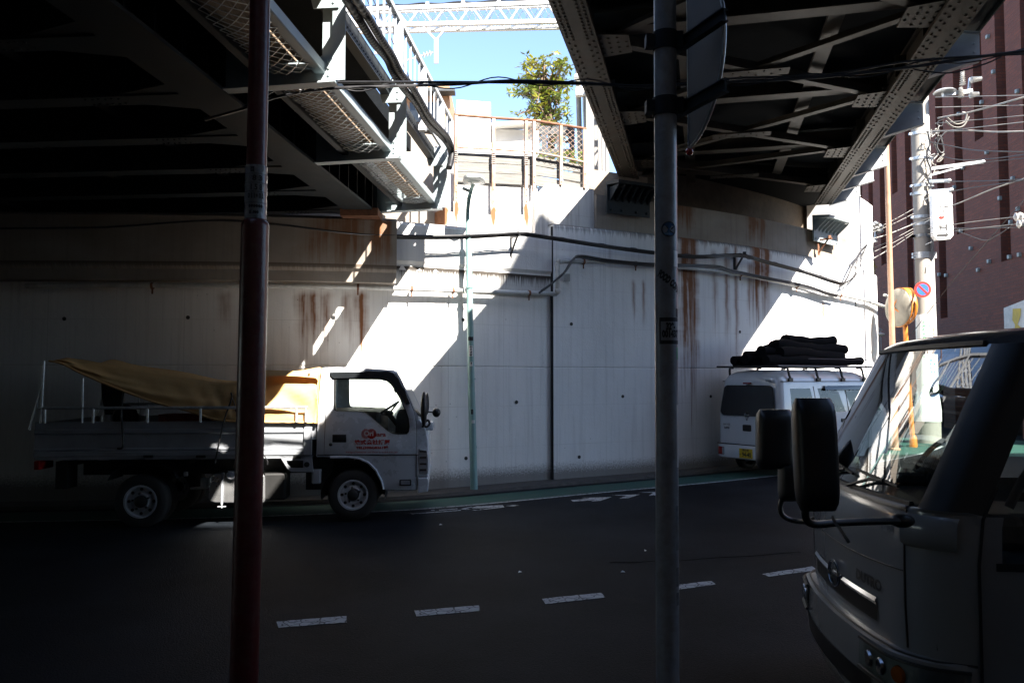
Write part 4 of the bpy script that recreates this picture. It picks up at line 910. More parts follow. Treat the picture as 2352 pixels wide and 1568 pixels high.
# seam lines
q = MB(); q.tube([V((x, ins(z) - .004, z)) for x, z in doro + doro[:1]], .0065, 5); q.build('door_seam', MT['black'], tr, local=True)
q = MB(); q.tube([V((x, -.002, z)) for x, z in (c2(1618, 930), c2(1616, 1100))], .006, 5); q.tube([V((x, -.002, z)) for x, z in (c2(860, 932), c2(1620, 931), c2(1706, 935))], .005, 5); q.build('panel_seam', MT['black'], tr, local=True)
# rain guard
rg = [c2(*p) for p in ((955, 300), (960, 322), (980, 345), (1330, 340), (1400, 352), (1445, 392), (1490, 460), (1540, 545), (1572, 540), (1530, 440), (1475, 345), (1440, 305), (1400, 292))]
MB().prism([V((x, ins(z) - .035, z)) for x, z in rg], (0, .02, 0)).build('rain_guard', MT['glass_dark'], tr, local=True)
# lettering on the door
def dtxt(body, x, y, size, width, nm='lettering', m='red_ink', bold=.0015):
    cx, cz_ = c2(x, y); t = MB(); add_text(t, body, size, lambda px, py: V((cx + px, -.0155, cz_ + py)), width=width, bold=bold); return t.build(nm, MT[m], door, local=True)
pxm = 1 / (3.332 * 201)
lg = MB(); cx, cz_ = c2(1268, 770)
for i in range(11):
    yy = -.05 + i * .01; hw = math.sqrt(max(0, .055 ** 2 - yy * yy)); lg.box((cx + .012 - .02 * 0, -.0135, cz_ + yy), (hw * 2, .002, .0072 + .0012 * (11 - i) * .2)); lg.box((cx - .055, -.0135, cz_ + yy), (hw * 1.7, .002, .0055))
lg.build('emblem', MT['red_ink'], door, local=True)
dtxt('Ori', 1255, 768, .075, 72 * pxm, m='sticker_white', bold=.003); dtxt('hara', 1338, 775, .07, 92 * pxm, bold=.002)
dtxt('株式会社折原', 1282, 836, .055, 268 * pxm, bold=.002); dtxt('TEL(3986)8361㈹', 1280, 876, .034, 242 * pxm); dtxt('http://www.orihara-net.co.jp', 1278, 909, .03, 385 * pxm, bold=0)
# front end: lamp, bumper, side marker, mirrors
hl = [c2(*p) for p in ((1636, 882), (1700, 905), (1710, 960), (1708, 1070), (1690, 1082), (1640, 1078), (1630, 960))]
hb = MB().prism([V((x, -.008, z)) for x, z in hl], (0, .14, 0)).build('headlight', MT['headlight'], tr, local=True, bevel=.008)
q = MB()
for yy in (905, 950, 1000, 1045): x0, z0 = c2(1670, yy); q.box((x0, -.012, z0), (.075, .006, .02))
q.build('lamp_ribs', MT['chrome'], hb, local=True)
bm_ = [c2(*p) for p in ((1622, 1108), (1700, 1104), (1708, 1130), (1700, 1212), (1622, 1226))]
MB().prism([V((x + .01, -.01, z)) for x, z in bm_], (0, TW + .02, 0)).build('bumper', MT['silver'], tr, local=True, bevel=.012)
x0, z0 = c2(1535, 1142); q = MB(); q.box((x0, -.006, z0), (.135, .03, .07)); sm_ = q.build('side_marker', MT['blackplastic'], tr, local=True, bevel=.01); MB().box((x0, -.02, z0), (.1, .01, .045)).build('lens', MT['headlight'], sm_, local=True, bevel=.004)
for (xm, ym, w_, h_, yy) in ((1676, 582, .075, .4, -.12), (1700, 540, .06, .3, TW + .12)):
    x0, z0 = c2(xm, ym, yy); q = MB(); q.ball((x0, yy, z0), .1, 14, 10, (w_ / .2, .75, h_ / .2 )); q.build('mirror', MT['blackplastic'], tr, local=True, smooth=60)
x0, z0 = c2(1772, 608, -.1); MB().ball((x0, -.1, z0), .052, 14, 10, (.9, 1, 1)).build('mirror', MT['blackplastic'], tr, local=True, smooth=60)
MB().tube([V((*([c2(1680, 600, -.1)[0]]), -.1, c2(1680, 600, -.1)[1])), V((x0, -.1, z0))], .008, 6).build('mirror_arm', MT['blackplastic'], tr, local=True)
pts = [c2(*p) for p in ((1676, 660), (1682, 705), (1700, 715), (1720, 690), (1705, 665), (1680, 690), (1665, 720))]
MB().tube(smoothpath([V((x, -.06 + .01 * i, z)) for i, (x, z) in enumerate(pts)], 5), .014, 8).build('mirror_arm', MT['blackplastic'], tr, local=True, smooth=60)
q = MB(); x0, z0 = c2(1712, 715); q.box((x0, .25, z0), (.11, .3, .1)); q.build('mirror_base', MT['silver'], tr, local=True, bevel=.02)
# cabin inside
q = MB(); x0, z0 = c2(1130, 650); q.box((x0 - .12, TW / 2, z0 - .18), (.85, TW - .2, .5)); q.build('seat', MT['interior'], tr, local=True, bevel=.05)
pl = [c2(*p) for p in ((1450, 800), (1460, 640), (1480, 590), (1530, 585), (1560, 640), (1565, 800))]
MB().prism([V((x, .1, z)) for x, z in pl], (0, TW - .2, 0)).build('dashboard', MT['interior'], tr, local=True)
pa, pb = c2(1300, 640), c2(1436, 552); cc = V(((pa[0] + pb[0]) / 2, .38, (pa[1] + pb[1]) / 2)); dv = V((pb[0] - pa[0], 0, pb[1] - pa[1])).normalized(); R_ = .17
ring = [cc + dv * (R_ * math.cos(a)) + V((0, R_ * math.sin(a), 0)) for a in [2 * PI * i / 24 for i in range(25)]]
q = MB(); q.tube(ring, .014, 8); nrm = V((dv.z, 0, -dv.x)); q.tube([cc + nrm * .06, V((c2(1480, 740)[0], .38, c2(1480, 740)[1]))], .03, 8)
for a in (0, 2.1, 4.2): q.tube([cc + nrm * .06, cc + dv * (R_ * math.cos(a)) + V((0, R_ * math.sin(a), 0))], .012, 6)
q.ball(cc + nrm * .05, .06, 10, 8, (1, 1, .6)); q.build('steering_wheel', MT['interior'], tr, local=True, smooth=60)
x0, z0 = c2(1435, 430); MB().ball((x0, .6, z0), .05, 12, 8, (.5, 1.8, 1.0)).build('rear_view_mirror', MT['blackplastic'], tr, local=True, smooth=60)
# flatbed
zt, zb = c1(900, 683)[1], c1(900, 965)[1]; xr, xf = c1(275, 800)[0], c2(806, 800)[0]
def ridge(yb, sgn):
    prof = [(0, 1), (.0, .83), (-.016, .8), (-.016, .72), (0, .69), (.006, .67), (.006, .31), (-.012, .29), (-.012, .25), (0, .22), (-.014, .2), (-.014, .1), (0, .08), (0, 0)]
    return [(yb + sgn * y, zb + (zt - zb) * k) for y, k in prof]
for yb, sg_ in ((-.03, 1), (TW + .03, -1)):
    pr = ridge(yb, sg_); q = MB()
    q.grid([[V((x, y, z)) for y, z in pr] for x in (xr, xf)])
    q.grid([[V((x, yb + sg_ * .04, z)) for y, z in pr] for x in (xr, xf)]); q.box(((xr + xf) / 2, yb + sg_ * .02, zt + .004), (xf - xr, .05, .012))
    q.build('side_gate', MT['bed'], tr, local=True)
fx = c2(770, 800)[0]
MB().box((fx + .035, -.045, (zt + zb) / 2 - .01), (.09, .03, (zt - zb) * .78)).build('gate_latch_frame', MT['bed'], tr, local=True, bevel=.006)
MB().box(((xr + xf) / 2, TW / 2, zb + .02), (xf - xr, TW, .05)).build('bed_floor', MT['bed'], tr, local=True)
MB().box((xr + .02, TW / 2, (zt + zb) / 2), (.04, TW, zt - zb)).build('tail_gate', MT['bed'], tr, local=True)
MB().box((xf + .03, TW / 2, zt + .05), (.05, TW, (zt - zb) + .1)).build('front_board', MT['bed'], tr, local=True)
rz_ = c1(900, 570)[1]
for yb in (-.1, TW):
    q = MB(); q.tube([V((c1(320, 570)[0], yb, rz_)), V((c2(800, 570)[0], yb, rz_))], .016, 8); q.build('stake_rail', MT['galv'], tr, local=True, smooth=50)
    for x in (c1(395, 0)[0], c1(760, 0)[0], c1(1168, 0)[0], c1(1567, 0)[0], c2(722, 0)[0], c2(793, 0)[0]):
        MB().tube([V((x, yb, zt)), V((x, yb, rz_))], .015, 8).build('stake_post', MT['galv'], tr, local=True, smooth=50)
    MB().tube([V((*[c1(372, 230)[0]], yb, c1(372, 215)[1])), V((c1(348, 680)[0], yb, zt))], .014, 8).build('hoop_post', MT['galv'], tr, local=True, smooth=50)
    MB().tube([V((c1(350, 430)[0], yb, c1(350, 430)[1])), V((c1(262, 735)[0], yb, c1(262, 735)[1]))], .012, 8).build('hoop_brace', MT['galv'], tr, local=True, smooth=50)
    MB().tube([V((c1(666, 345)[0], yb, c1(666, 345)[1])), V((c1(661, 680)[0], yb, zt))], .012, 8).build('hoop_post', MT['galv'], tr, local=True, smooth=50)
# corner bracket under the bed front with openings
bo = [c2(*p) for p in ((575, 938), (820, 938), (832, 1060), (665, 1058), (640, 1040))]; ho = [c2(*p) for p in ((628, 972), (755, 972), (755, 1030), (660, 1030), (632, 1000))]
MB().holed(bo, [ho], lambda x, z: V((x, -.03, z)), thick=(0, .03, 0)).build('bed_bracket', MT['bed'], tr, local=True)
x0, z0 = c2(785, 1002); MB().lathe([(.03, 0), (.03, .012)], (x0, -.035, z0), (0, -1, 0), 14).build('bracket_knob', MT['chassis'], tr, local=True)
x0, z0 = c2(712, 946); MB().box((x0, -.05, z0), (.08, .03, .03)).build('gate_hinge', MT['chassis'], tr, local=True)
for xx in (1150, 1550): x0, z0 = c1(xx, 940); MB().box((x0, -.055, z0), (.1, .03, .03)).build('gate_hinge', MT['chassis'], tr, local=True)
# chassis
q = MB()
for y in (.4, TW - .4): q.box(((xr + 0) / 2 + .1, y, zb - .13), (-xr - .5, .07, .16))
for k in range(7): q.box((xr + .4 + k * .6, TW / 2, zb - .03), (.06, TW - .1, .06))
q.box((c2(860, 1050)[0], .6, zb - .2), (.3, .9, .35)); q.box((c2(1135, 1100)[0], TW / 2, zb - .12), (.95, TW - .5, .25))
q.box((c2(1480, 1150)[0], TW / 2, c2(1480, 1150)[1]), (.4, TW - .3, .2))
q.build('chassis', MT['chassis'], tr, local=True)
x0, z0 = c2(850, 1100); MB().box((x0, .06, z0), (.1, .1, .16)).build('mud_guard', MT['bed'], tr, local=True, bevel=.015)
# wheel arch liner
q = MB(); wx, wz = c2(1135, 1235, .05)
q.grid([[V((wx + .36 * math.cos(a), y, wz + .36 * math.sin(a))) for y in (.02, .4)] for a in [PI * (-.05 + 1.1 * i / 14) for i in range(15)]]); q.grid([[V((wx + r * math.cos(a), .4, wz + r * math.sin(a))) for r in (.05, .36)] for a in [PI * (-.05 + 1.1 * i / 14) for i in range(15)]]); q.build('wheel_arch', MT['black'], tr, local=True)
q = MB(); q.tube([V((x, -.006, z)) for x, z in [c2(*p) for p in ((1368, 1195), (1352, 1130), (1310, 1050), (1250, 990), (1180, 958), (1100, 948), (960, 950))]], .014, 6); q.build('wheel_arch_lip', MT['silver'], tr, local=True, smooth=60)
wheel(tr, (wx, .12, wz), (0, -1, 0), .285, .165, .19)
wheel(tr, (wx, TW - .12, wz), (0, 1, 0), .285, .165, .19)
wx2, wz2 = c1(1085, 1285, .05)
for y, s_ in ((.1, -1), (.31, -1), (TW - .1, 1), (TW - .31, 1)): wheel(tr, (wx2, y, wz2 - .0), (0, s_, 0), .295, .175, .18)
q = MB(); pl = [c1(*p) for p in ((820, 1130), (860, 1060), (960, 1010), (1250, 1010), (1330, 1060), (1350, 1110))]; q.grid([[V((x, y, z)) for y in (.0, .42)] for x, z in pl]); q.build('mud_guard', MT['chassis'], tr, local=True)
# fuel tank
ft = [c1(*p) for p in ((1612, 1085), (1600, 1120), (1592, 1200), (1588, 1260), (1600, 1290), (1640, 1300), (2010, 1305), (2022, 1290), (2022, 1100), (2010, 1082), (1640, 1078))]
ftk = MB().prism([V((x, .03, z)) for x, z in ft], (0, .34, 0)).build('fuel_tank', MT['tank'], tr, local=True, bevel=.035, smooth=60, seg=4)
x0, z0 = c1(1766, 1092); MB().lathe([(.05, 0), (.05, .04), (.044, .05), (.02, .052)], (x0, .04, z0), (0, -1, .25), 10).build('tank_cap', MT['bed'], ftk, local=True, smooth=30)
for xx in (1696, 1950):
    q = MB(); x0, z0 = c1(xx, 1190); q.box((x0, .022, z0), (.022, .012, .35)); q.tube([V((x0, .02, z0 - .17)), V((x0, .02, z0 - .215))], .008, 6); q.tube([V((x0 - .045, .02, z0 - .2)), V((x0 + .045, .02, z0 - .2))], .007, 6); q.build('tank_strap', MT['bed'], ftk, local=True)
q = MB(); x0, z0 = c1(1525, 1165); q.box((x0, .2, z0), (.07, .08, .12)); x0, z0 = c1(1470, 1212); q.tube([V((x0 - .1, .25, z0)), V((x0 + .12, .25, z0 + .02))], .015, 8); x0, z0 = c1(1400, 1085); q.box((x0, .1, z0), (.04, .05, .05)); q.build('axle_fittings', MT['galv'], tr, local=True, bevel=.008)
q = MB(); x0, z0 = c1(2050, 1180); q.box((x0 + .05, .2, z0), (.26, .3, .3)); q.build('battery_box', MT['chassis'], tr, local=True, bevel=.02)
x0, z0 = c1(330, 1010)
for y in (.12, TW - .12): MB().box((x0 - .05, y, z0), (.06, .32, .1)).build('tail_light', MT['red_lens'], tr, local=True, bevel=.01)
x0, z0 = c1(460, 1090); MB().box((x0, .15, z0), (.12, .25, .3)).build('mud_flap', MT['black'], tr, local=True)
# tarpaulin
up_e = [(0, 390, 203), (0, 480, 186), (0, 650, 212), (0, 900, 262), (0, 1200, 312), (0, 1450, 352), (0, 1600, 376), (0, 1740, 380), (0, 1815, 372), (1, 460, 322), (1, 640, 292), (1, 850, 262), (1, 872, 272), (1, 880, 300)]
lo_e = [(0, 398, 222), (0, 500, 245), (0, 650, 320), (0, 900, 425), (0, 1200, 535), (0, 1450, 600), (0, 1640, 660), (0, 1740, 676), (0, 1815, 680), (1, 460, 684), (1, 640, 686), (1, 800, 688), (1, 855, 690), (1, 862, 690)]
def cv(e): return c2(e[1], e[2]) if e[0] else c1(e[1], e[2])
U = [cv(e) for e in up_e]; Lo = [cv(e) for e in lo_e]
def dens(pl, n): 
    p = smoothpath([V((x, 0, z)) for x, z in pl], n); return [(q_.x, q_.z) for q_ in p]
U = dens(U, 8); Lo = dens(Lo, 8); rows = []
for i, ((xu, zu), (xl, zl)) in enumerate(zip(U, Lo)):
    r = []; K = 14; fr_ = i / (len(U) - 1)
    for k in range(K + 1):
        t = k / K; x = xl + (xu - xl) * t; z = zl + (zu - zl) * t
        amp = .016 + .02 * max(0, fr_ - .55) * 2
        fold = amp * math.sin(t * 9 + fr_ * 16 + 2.2 * math.sin(fr_ * 9)) + .035 * max(0, fr_ - .5) * (1 - 2 * abs(math.sin(t * 5.5 + fr_ * 21 + 1.7 * math.sin(fr_ * 13 + t * 3))) ** .6) + .012 * abs(math.sin(t * 11 - fr_ * 14)) + .012 * math.sin(t * 17 - fr_ * 33 + 1.5 * math.sin(t * 5)) + .006 * math.sin(fr_ * 90 + t * 8)
        r.append(V((x + fold * .2, -.055 + .2 * t ** 1.6 - fold * math.sin(PI * min(1, t * 1.1)) , z + fold * .2)))
    for k in range(1, 8):
        t = k / 7; r.append(V((xu, .145 + (TW - .29) * t, zu - .05 * math.sin(PI * t) + .012 * math.sin(fr_ * 30 + t * 6))))
    for k in range(1, 7): t = k / 6; r.append(V((xu + (xl - xu) * t, TW - .145 + .2 * t, zu + (zl - zu) * t)))
    rows.append(r)
q = MB(); q.grid(rows); q.add(rows[-1], [list(range(len(rows[-1])))])
tpo = thing('tarpaulin', 'yellow canvas tarpaulin sagging over the load of the silver flatbed truck', 'tarpaulin', T1 + h1 * xr + V((0, 0, zt)), RZ1)
MWt = MW[tr]
def tloc(mb): mb.v = [MWt @ p for p in mb.v]; return mb
tloc(q).build('sheet', MT['tarp'], tpo, smooth=70)
q = MB()
hem = [V((x, -.07, z + .012)) for x, z in Lo]; q.tube(hem, .012, 6); tloc(q).build('hem', MT['tarp'], tpo, smooth=60)
flap = []
for xx, yy in ((400, 325), (470, 322), (560, 326), (700, 330), (790, 338), (850, 345), (868, 372)): x, z = c2(xx, yy); flap.append(V((x, -.012, z)))
q = MB(); fl2 = smoothpath(flap, 4); q.grid([[p + V((0, .0, .0)) for p in fl2], [p + V((0, .035, .028)) for p in fl2], [p + V((0, .1, .06)) for p in fl2]]); tloc(q).build('folded_flap', MT['tarp'], tpo, smooth=60)
x0, z0 = c2(797, 316); tloc(MB().lathe([(.012, 0), (.012, .006)], (x0, -.0, z0), (0, -1, 0), 10)).build('eyelet', MT['chassis'], tpo)
dr = [c1(*p) for p in ((430, 222), (600, 250), (655, 330), (620, 560), (580, 660), (470, 660), (440, 500))]
tloc(MB().prism([V((x, TW * .75, z)) for x, z in dr], (0, .02, 0))).build('rear_curtain', MT['black'], tpo)
# ropes over the tarp
def rope(pts, label, r=.009):
    return tag(tloc(MB().tube(smoothpath([V((x, y, z)) for (x, z), y in pts], 5), r, 6)).build('rope', MT['black'], smooth=60), label, 'rope', 'ropes on the flatbed load')
rope([(c1(1775, 455), -.03), (c1(1790, 500), -.09), (c1(1740, 640), -.09), (c1(1700, 800), -.08), (c1(1660, 990), -.08)], 'black tie rope slanting down the truck bed side behind the red post')
rope([(c1(1778, 460), -.06), (c1(1812, 560), -.07), (c1(1815, 600), -.05)], 'short black tie rope knotted at the lit fold of the tarpaulin', .007)
rope([(c2(450, 915), -.06), (c2(488, 968), -.07), (c2(490, 1000), -.07)], 'short rope end hooked under the truck bed just right of the red post', .007)
rope([(c1(948, 455), -.02), (c1(945, 600), -.06), (c1(960, 850), -.06), (c1(915, 880), -.06)], 'dark rope hanging in the shadow at the middle of the truck bed', .012)
# load in the bed
def load(name, mb, m, label, cat): return tag(tloc(mb).build(name, m, bevel=.008), label, cat)
x0, z0 = c1(1350, 640); 
q = MB(); q.box((x0, .3, zt - .03), (.5, .3, .22))
for k in range(3): q.box((x0 - .15 + .15 * k, .145, zt + .0), (.06, .02, .1))
load('crate', q, MT['crate_red'], 'red plastic crate in the truck bed under the sagging tarpaulin', 'crate')
x0, z0 = c1(1720, 660); q = MB(); q.box((x0, .35, zt - .04), (.42, .3, .2)); q.box((x0, .19, zt + .03), (.4, .02, .03)); load('crate', q, MT['crate_red'], 'red plastic crate beside the lit end of the tarpaulin', 'crate')
x0, z0 = c1(850, 635); tag(tloc(MB().lathe([(.05, -.05), (.12, -.05), (.14, -.02), (.14, .02), (.12, .05), (.05, .05)], (x0, .4, zt + .04), (0, 1, .15), 24)).build('cable_reel', MT['black'], smooth=40), 'dark round cable reel standing in the shaded truck bed', 'reel')
x0, z0 = c1(728, 655); q = MB(); q.lathe([(.055, -.2), (.055, .06), (.05, .07)], (x0, .3, zt), (0, 0, 1), 14); load('bucket', q, MT['bed'], 'small pale can in the shaded truck bed behind the rail', 'can')
# ================================================================== ring-built vehicle bodies
def ringcols(xr, xf, hw, cr, cf, bow, TS, nf=8, nb=6, nc=4):
    """closed ring of (x, y, tag) from rear-left round the front to rear-right"""
    out = []
    for t in TS: out.append((xr + cr + (xf - cf - xr - cr) * t, hw, 'L'))
    def fx_(y): return bow * max(0, 1 - (y / hw) ** 2)
    for k in range(1, nc):
        a = PI / 2 * (1 - k / nc); y = hw - cf + cf * math.sin(a); out.append((xf - cf + cf * math.cos(a) + fx_(y), y, 'FL'))
    for k in range(nf + 1):
        y = (hw - cf) * (1 - 2 * k / nf); out.append((xf + fx_(y), y, 'F'))
    for k in range(1, nc):
        a = -PI / 2 * (k / nc); y = -(hw - cf) + cf * math.sin(a); out.append((xf - cf + cf * math.cos(a) + fx_(y), y, 'FR'))
    for t in reversed(TS): out.append((xr + cr + (xf - cf - xr - cr) * t, -hw, 'R'))
    for k in range(1, nc):
        a = -PI / 2 - PI / 2 * k / nc; out.append((xr + cr + cr * math.cos(a), -(hw - cr) + cr * math.sin(a), 'BR'))
    for k in range(nb + 1):
        y = -(hw - cr) + 2 * (hw - cr) * k / nb; out.append((xr - .35 * bow * max(0, 1 - (y / hw) ** 2), y, 'B'))
    for k in range(1, nc):
        a = PI - PI / 2 * k / nc; out.append((xr + cr + cr * math.cos(a), (hw - cr) + cr * math.sin(a), 'BL'))
    return out
def shell(rings, TS, classify, nf=8, nb=6, nc=4):
    """rings: list of (z, xr, xf, hw, cr, cf, bow). classify(tag, t_mid, row) -> part name or None. returns {part: MB}"""
    R_ = []
    for (z, xr, xf, hw, cr, cf, bow) in rings: R_.append([(x, y, z, tg) for x, y, tg in ringcols(xr, xf, hw, cr, cf, bow, TS, nf, nb, nc)])
    n = len(R_[0]); NT = len(TS); parts = {}
    tgs = [r[3] for r in R_[0]]
    for i in range(len(R_) - 1):
        for j in range(n):
            k = (j + 1) % n; ta, tb = tgs[j], tgs[k]
            if ta == 'L' and tb == 'L': tag_, tm = 'L', (TS[j] + TS[j + 1]) / 2
            elif ta == 'R' and tb == 'R':
                jj = j - tgs.index('R'); tag_, tm = 'R', (TS[NT - 1 - jj] + TS[NT - 2 - jj]) / 2
            elif ta == 'F' and tb == 'F': tag_, tm = 'F', (j - tgs.index('F') + .5) / nf
            elif ta == 'B' and tb == 'B': tag_, tm = 'B', (j - tgs.index('B') + .5) / nb
            else:
                tag_ = tb if tb in ('FL', 'FR', 'BR', 'BL') else ta
                tm = .5
            p = classify(tag_, tm, i)
            if p is None: continue
            mb = parts.setdefault(p, MB())
            mb.add([R_[i][j][:3], R_[i][k][:3], R_[i + 1][k][:3], R_[i + 1][j][:3]], [(0, 1, 2, 3)])
    top = parts.setdefault(classify('T', .5, len(R_) - 1), MB()); top.add([r[:3] for r in R_[-1]], [list(range(n))])
    for p in parts.values():      # weld shared corners
        seen = {}; mp = []; vs = []
        for q_ in p.v:
            key = (round(q_.x, 4), round(q_.y, 4), round(q_.z, 4))
            if key not in seen: seen[key] = len(vs); vs.append(q_)
            mp.append(seen[key])
        p.v = vs; p.f = [f for f in ([mp[i] for i in f] for f in p.f) if len(set(f)) > 2]
    return parts

# ------------------------------------------------------------------ WHITE VAN
VL = P(1645, 870, 13.45); psi = rad(33); vh = V((math.cos(psi), math.sin(psi), 0)); vl = V((-vh.y, vh.x, 0)); VW = .645
VO = V((VL.x, VL.y, 0)) - vl * VW; VO.z = gz(VO.x)
vn = thing('van', 'small white van with a loaded black roof rack, stopped by the abutment', 'van', VO, psi)
vrings = [(.24, .03, 2.98, .60, .1, .12, .03), (.42, .0, 3.0, .63, .1, .12, .05), (.47, .0, 3.0, .63, .1, .12, .05), (.62, .015, 2.99, .64, .1, .12, .05), (.82, .02, 2.96, .645, .1, .12, .05), (.99, .03, 2.9, .645, .1, .12, .05), (1.0, .03, 2.9, .645, .1, .12, .05),
          (1.2, .05, 2.72, .625, .1, .1, .05), (1.39, .07, 2.55, .60, .1, .1, .05), (1.43, .08, 2.51, .595, .1, .1, .05), (1.52, .09, 2.45, .585, .1, .12, .05), (1.60, .13, 2.36, .55, .13, .14, .05), (1.66, .22, 2.24, .47, .16, .16, .04), (1.69, .4, 2.05, .33, .16, .16, .02)]
VTS = [0, .06, .28, .3, .36, .58, .6, .655, .7, .9, .96, 1]
def vcls(tg, t, i):
    if tg in 'LR' and 6 <= i <= 7:
        if .06 < t < .28: return 'quarter_window_' + tg
        if .36 < t < .58: return 'slide_window_' + tg
        if .655 < t < .96: return 'front_window_' + tg
    if tg == 'F' and 6 <= i <= 8: return 'windscreen'
    return 'body'
vp = shell(vrings, VTS, vcls)
vp['body'].build('van_body', MT['white_paint'], vn, smooth=45, local=True)
for k, m_ in vp.items():
    if k == 'body': continue
    m_.build('windscreen' if k == 'windscreen' else 'side_window', MT['glass_dark'] if 'quarter' in k else MT['glass'], vn, smooth=45, local=True)
q = MB()
for sy in (-1, 1):
    for x_ in (.92, 1.75):
        q.bar((x_, sy * .652, .45), (x_, sy * .652, 1.0), .012, .004, up=(0, 1, 0)); q.bar((x_, sy * .652, 1.0), (x_ - .03, sy * .598, 1.42), .012, .004, up=(0, 1, 0))
    q.bar((.1, sy * .587, 1.5), (2.35, sy * .587, 1.5), .012, .012)
q.build('door_seam', MT['black'], vn, local=True)
for sy in (-1,):
    q = MB(); q.box((1.62, sy * .652, .86), (.16, .02, .06)); q.box((1.92, sy * .652, .86), (.14, .02, .05)); q.build('door_handle', MT['blackplastic'], vn, local=True, bevel=.008)
    q = MB(); q.prism([(1.15, sy * .625, 1.36), (2.5, sy * .61, 1.36), (2.42, sy * .598, 1.43), (1.15, sy * .6, 1.43)], (0, -.02, 0)); q.build('rain_guard', MT['glass_dark'], vn, local=True)
# rear: window, bumper, lamps, plate, badge
def rw(y, z, o=.004):
    f = (z - .24) / 1.4; k = .03 + (.05 * max(0, (z - .99) / .5)) - .018; return V((k - o - .017 * max(0, 1 - (y / .62) ** 2), y, z))
ol = []
for cx_, cz0, a0_ in ((.42, 1.36, 0), (-.42, 1.36, PI / 2), (-.47, 1.02, PI), (.47, 1.02, 1.5 * PI)):
    for k in range(6): a = a0_ + PI / 2 * k / 5; ol.append((cx_ + .075 * math.cos(a), cz0 + .07 * math.sin(a)))
rwin = MB().add([rw(y, z, .016) for y, z in ol] + [rw(0, 1.19, .018)], [(i, (i + 1) % len(ol), len(ol)) for i in range(len(ol))])
rwin.build('rear_window', MT['glass_dark'], vn, local=True, smooth=60)
MB().tube([rw(y, z, .014) for y, z in ol + ol[:1]], .008, 5).build('window_seal', MT['black'], vn, local=True)
MB().box((.015, 0, 1.47), (.06, .13, .025)).build('brake_light', MT['red_lens'], vn, local=True, bevel=.006)
q = MB(); rbp = [(-.01 - .03 * max(0, 1 - (y / .63) ** 2), y) for y in [-.63 + 1.26 * k / 12 for k in range(13)]]
q.grid([[V((x + .05 * (abs(y) > .6) - o_, y, z)) for x, y in rbp] for z, o_ in ((.24, -.02), (.26, .02), (.44, .025), (.47, .0), (.475, -.03))]); q.build('bumper', MT['white_paint'], vn, local=True, smooth=50)
MB().bar((-.035, -.6, .478), (-.035, .6, .478), .012, .012).build('panel_seam', MT['black'], vn, local=True)
for sy in (-1, 1):
    tl = MB().box((-.035, sy * .51, .36), (.04, .13, .13)).build('tail_light', MT['red_lens'], vn, local=True, bevel=.01)
    MB().box((-.05, sy * .46, .36), (.025, .035, .11)).build('reversing_lens', MT['headlight'], tl, local=True)
npz, npy = .345, -.02
np_o = MB().box((-.06, npy, npz), (.012, .27, .155)).build('number_plate', MT['yellow_plate'], vn, local=True, bevel=.005)
t = MB(); pf = lambda ox, oz: (lambda x, y: V((-.0675, npy + ox - x, npz + oz + y)))
add_text(t, '94-40', .1, pf(-.018, -.022), width=.18, bold=.003); add_text(t, 'わ', .035, pf(.108, -.02), bold=.001); add_text(t, '横浜 480', .045, pf(0, .052), width=.13, bold=.001); t.build('lettering', MT['ink'], np_o, local=True)
MB().box((-.005, 0, .75), (.03, .17, .105)).build('handle_recess', MT['black'], vn, local=True, bevel=.02)
q = MB(); q.lathe([(.045, 0), (.045, .012), (.034, .012), (.034, 0)], (.0, .0, .955), (-1, 0, 0), 20); q.box((-.008, 0, .955), (.008, .1, .014)); q.build('badge', MT['chrome'], vn, local=True)
t = MB(); add_text(t, 'NV100', .05, lambda x, y: V((-.008, .42 - x, .79 + y)), width=.14, bold=.001); add_text(t, 'CLIPPER', .04, lambda x, y: V((-.008, .42 - x, .735 + y)), width=.12, bold=.002); t.build('lettering', MT['chrome'], vn, local=True)
MB().tube([V((-.01, .01, 1.0)), V((-.02, -.04, .985))], .012, 8).build('wiper', MT['black'], vn, local=True)
MB().lathe([(.014, 0), (.014, .012)], (.0, 0, .885), (-1, 0, 0), 10).build('lock', MT['chrome'], vn, local=True)
MB().box((.03, -.42, 1.53), (.06, .12, .05)).build('mirror', MT['white_paint'], vn, local=True, bevel=.02, smooth=60)
MB().lathe([(.04, 0), (.04, .003)], rw(-.42, 1.0, .02), (-1, 0, .1), 14).build('sticker', MT['sign_blue'], vn, local=True, label='round blue sticker on the rear window')
for x_ in (.62, 2.45):
    for sy in (-1, 1): wheel(vn, (x_, sy * .55, .235), (0, sy, 0), .235, .15, .14, 4)
q = MB(); q.box((1.5, 0, .28), (2.6, 1.0, .12)); q.build('underbody', MT['chassis'], vn, local=True)
q = MB(); q.box((1.62, -.28, .72), (.42, .42, .2)); q.box((1.42, -.28, .98), (.1, .42, .55)); q.box((1.62, .3, .72), (.42, .42, .2)); q.box((1.42, .3, .98), (.1, .42, .55)); q.box((2.5, 0, .92), (.3, 1.1, .2)); q.build('cabin_trim', MT['interior'], vn, local=True, bevel=.03)
MB().box((2.3, .05, 1.36), (.03, .16, .06)).build('rear_view_mirror', MT['black'], vn, local=True, bevel=.01)
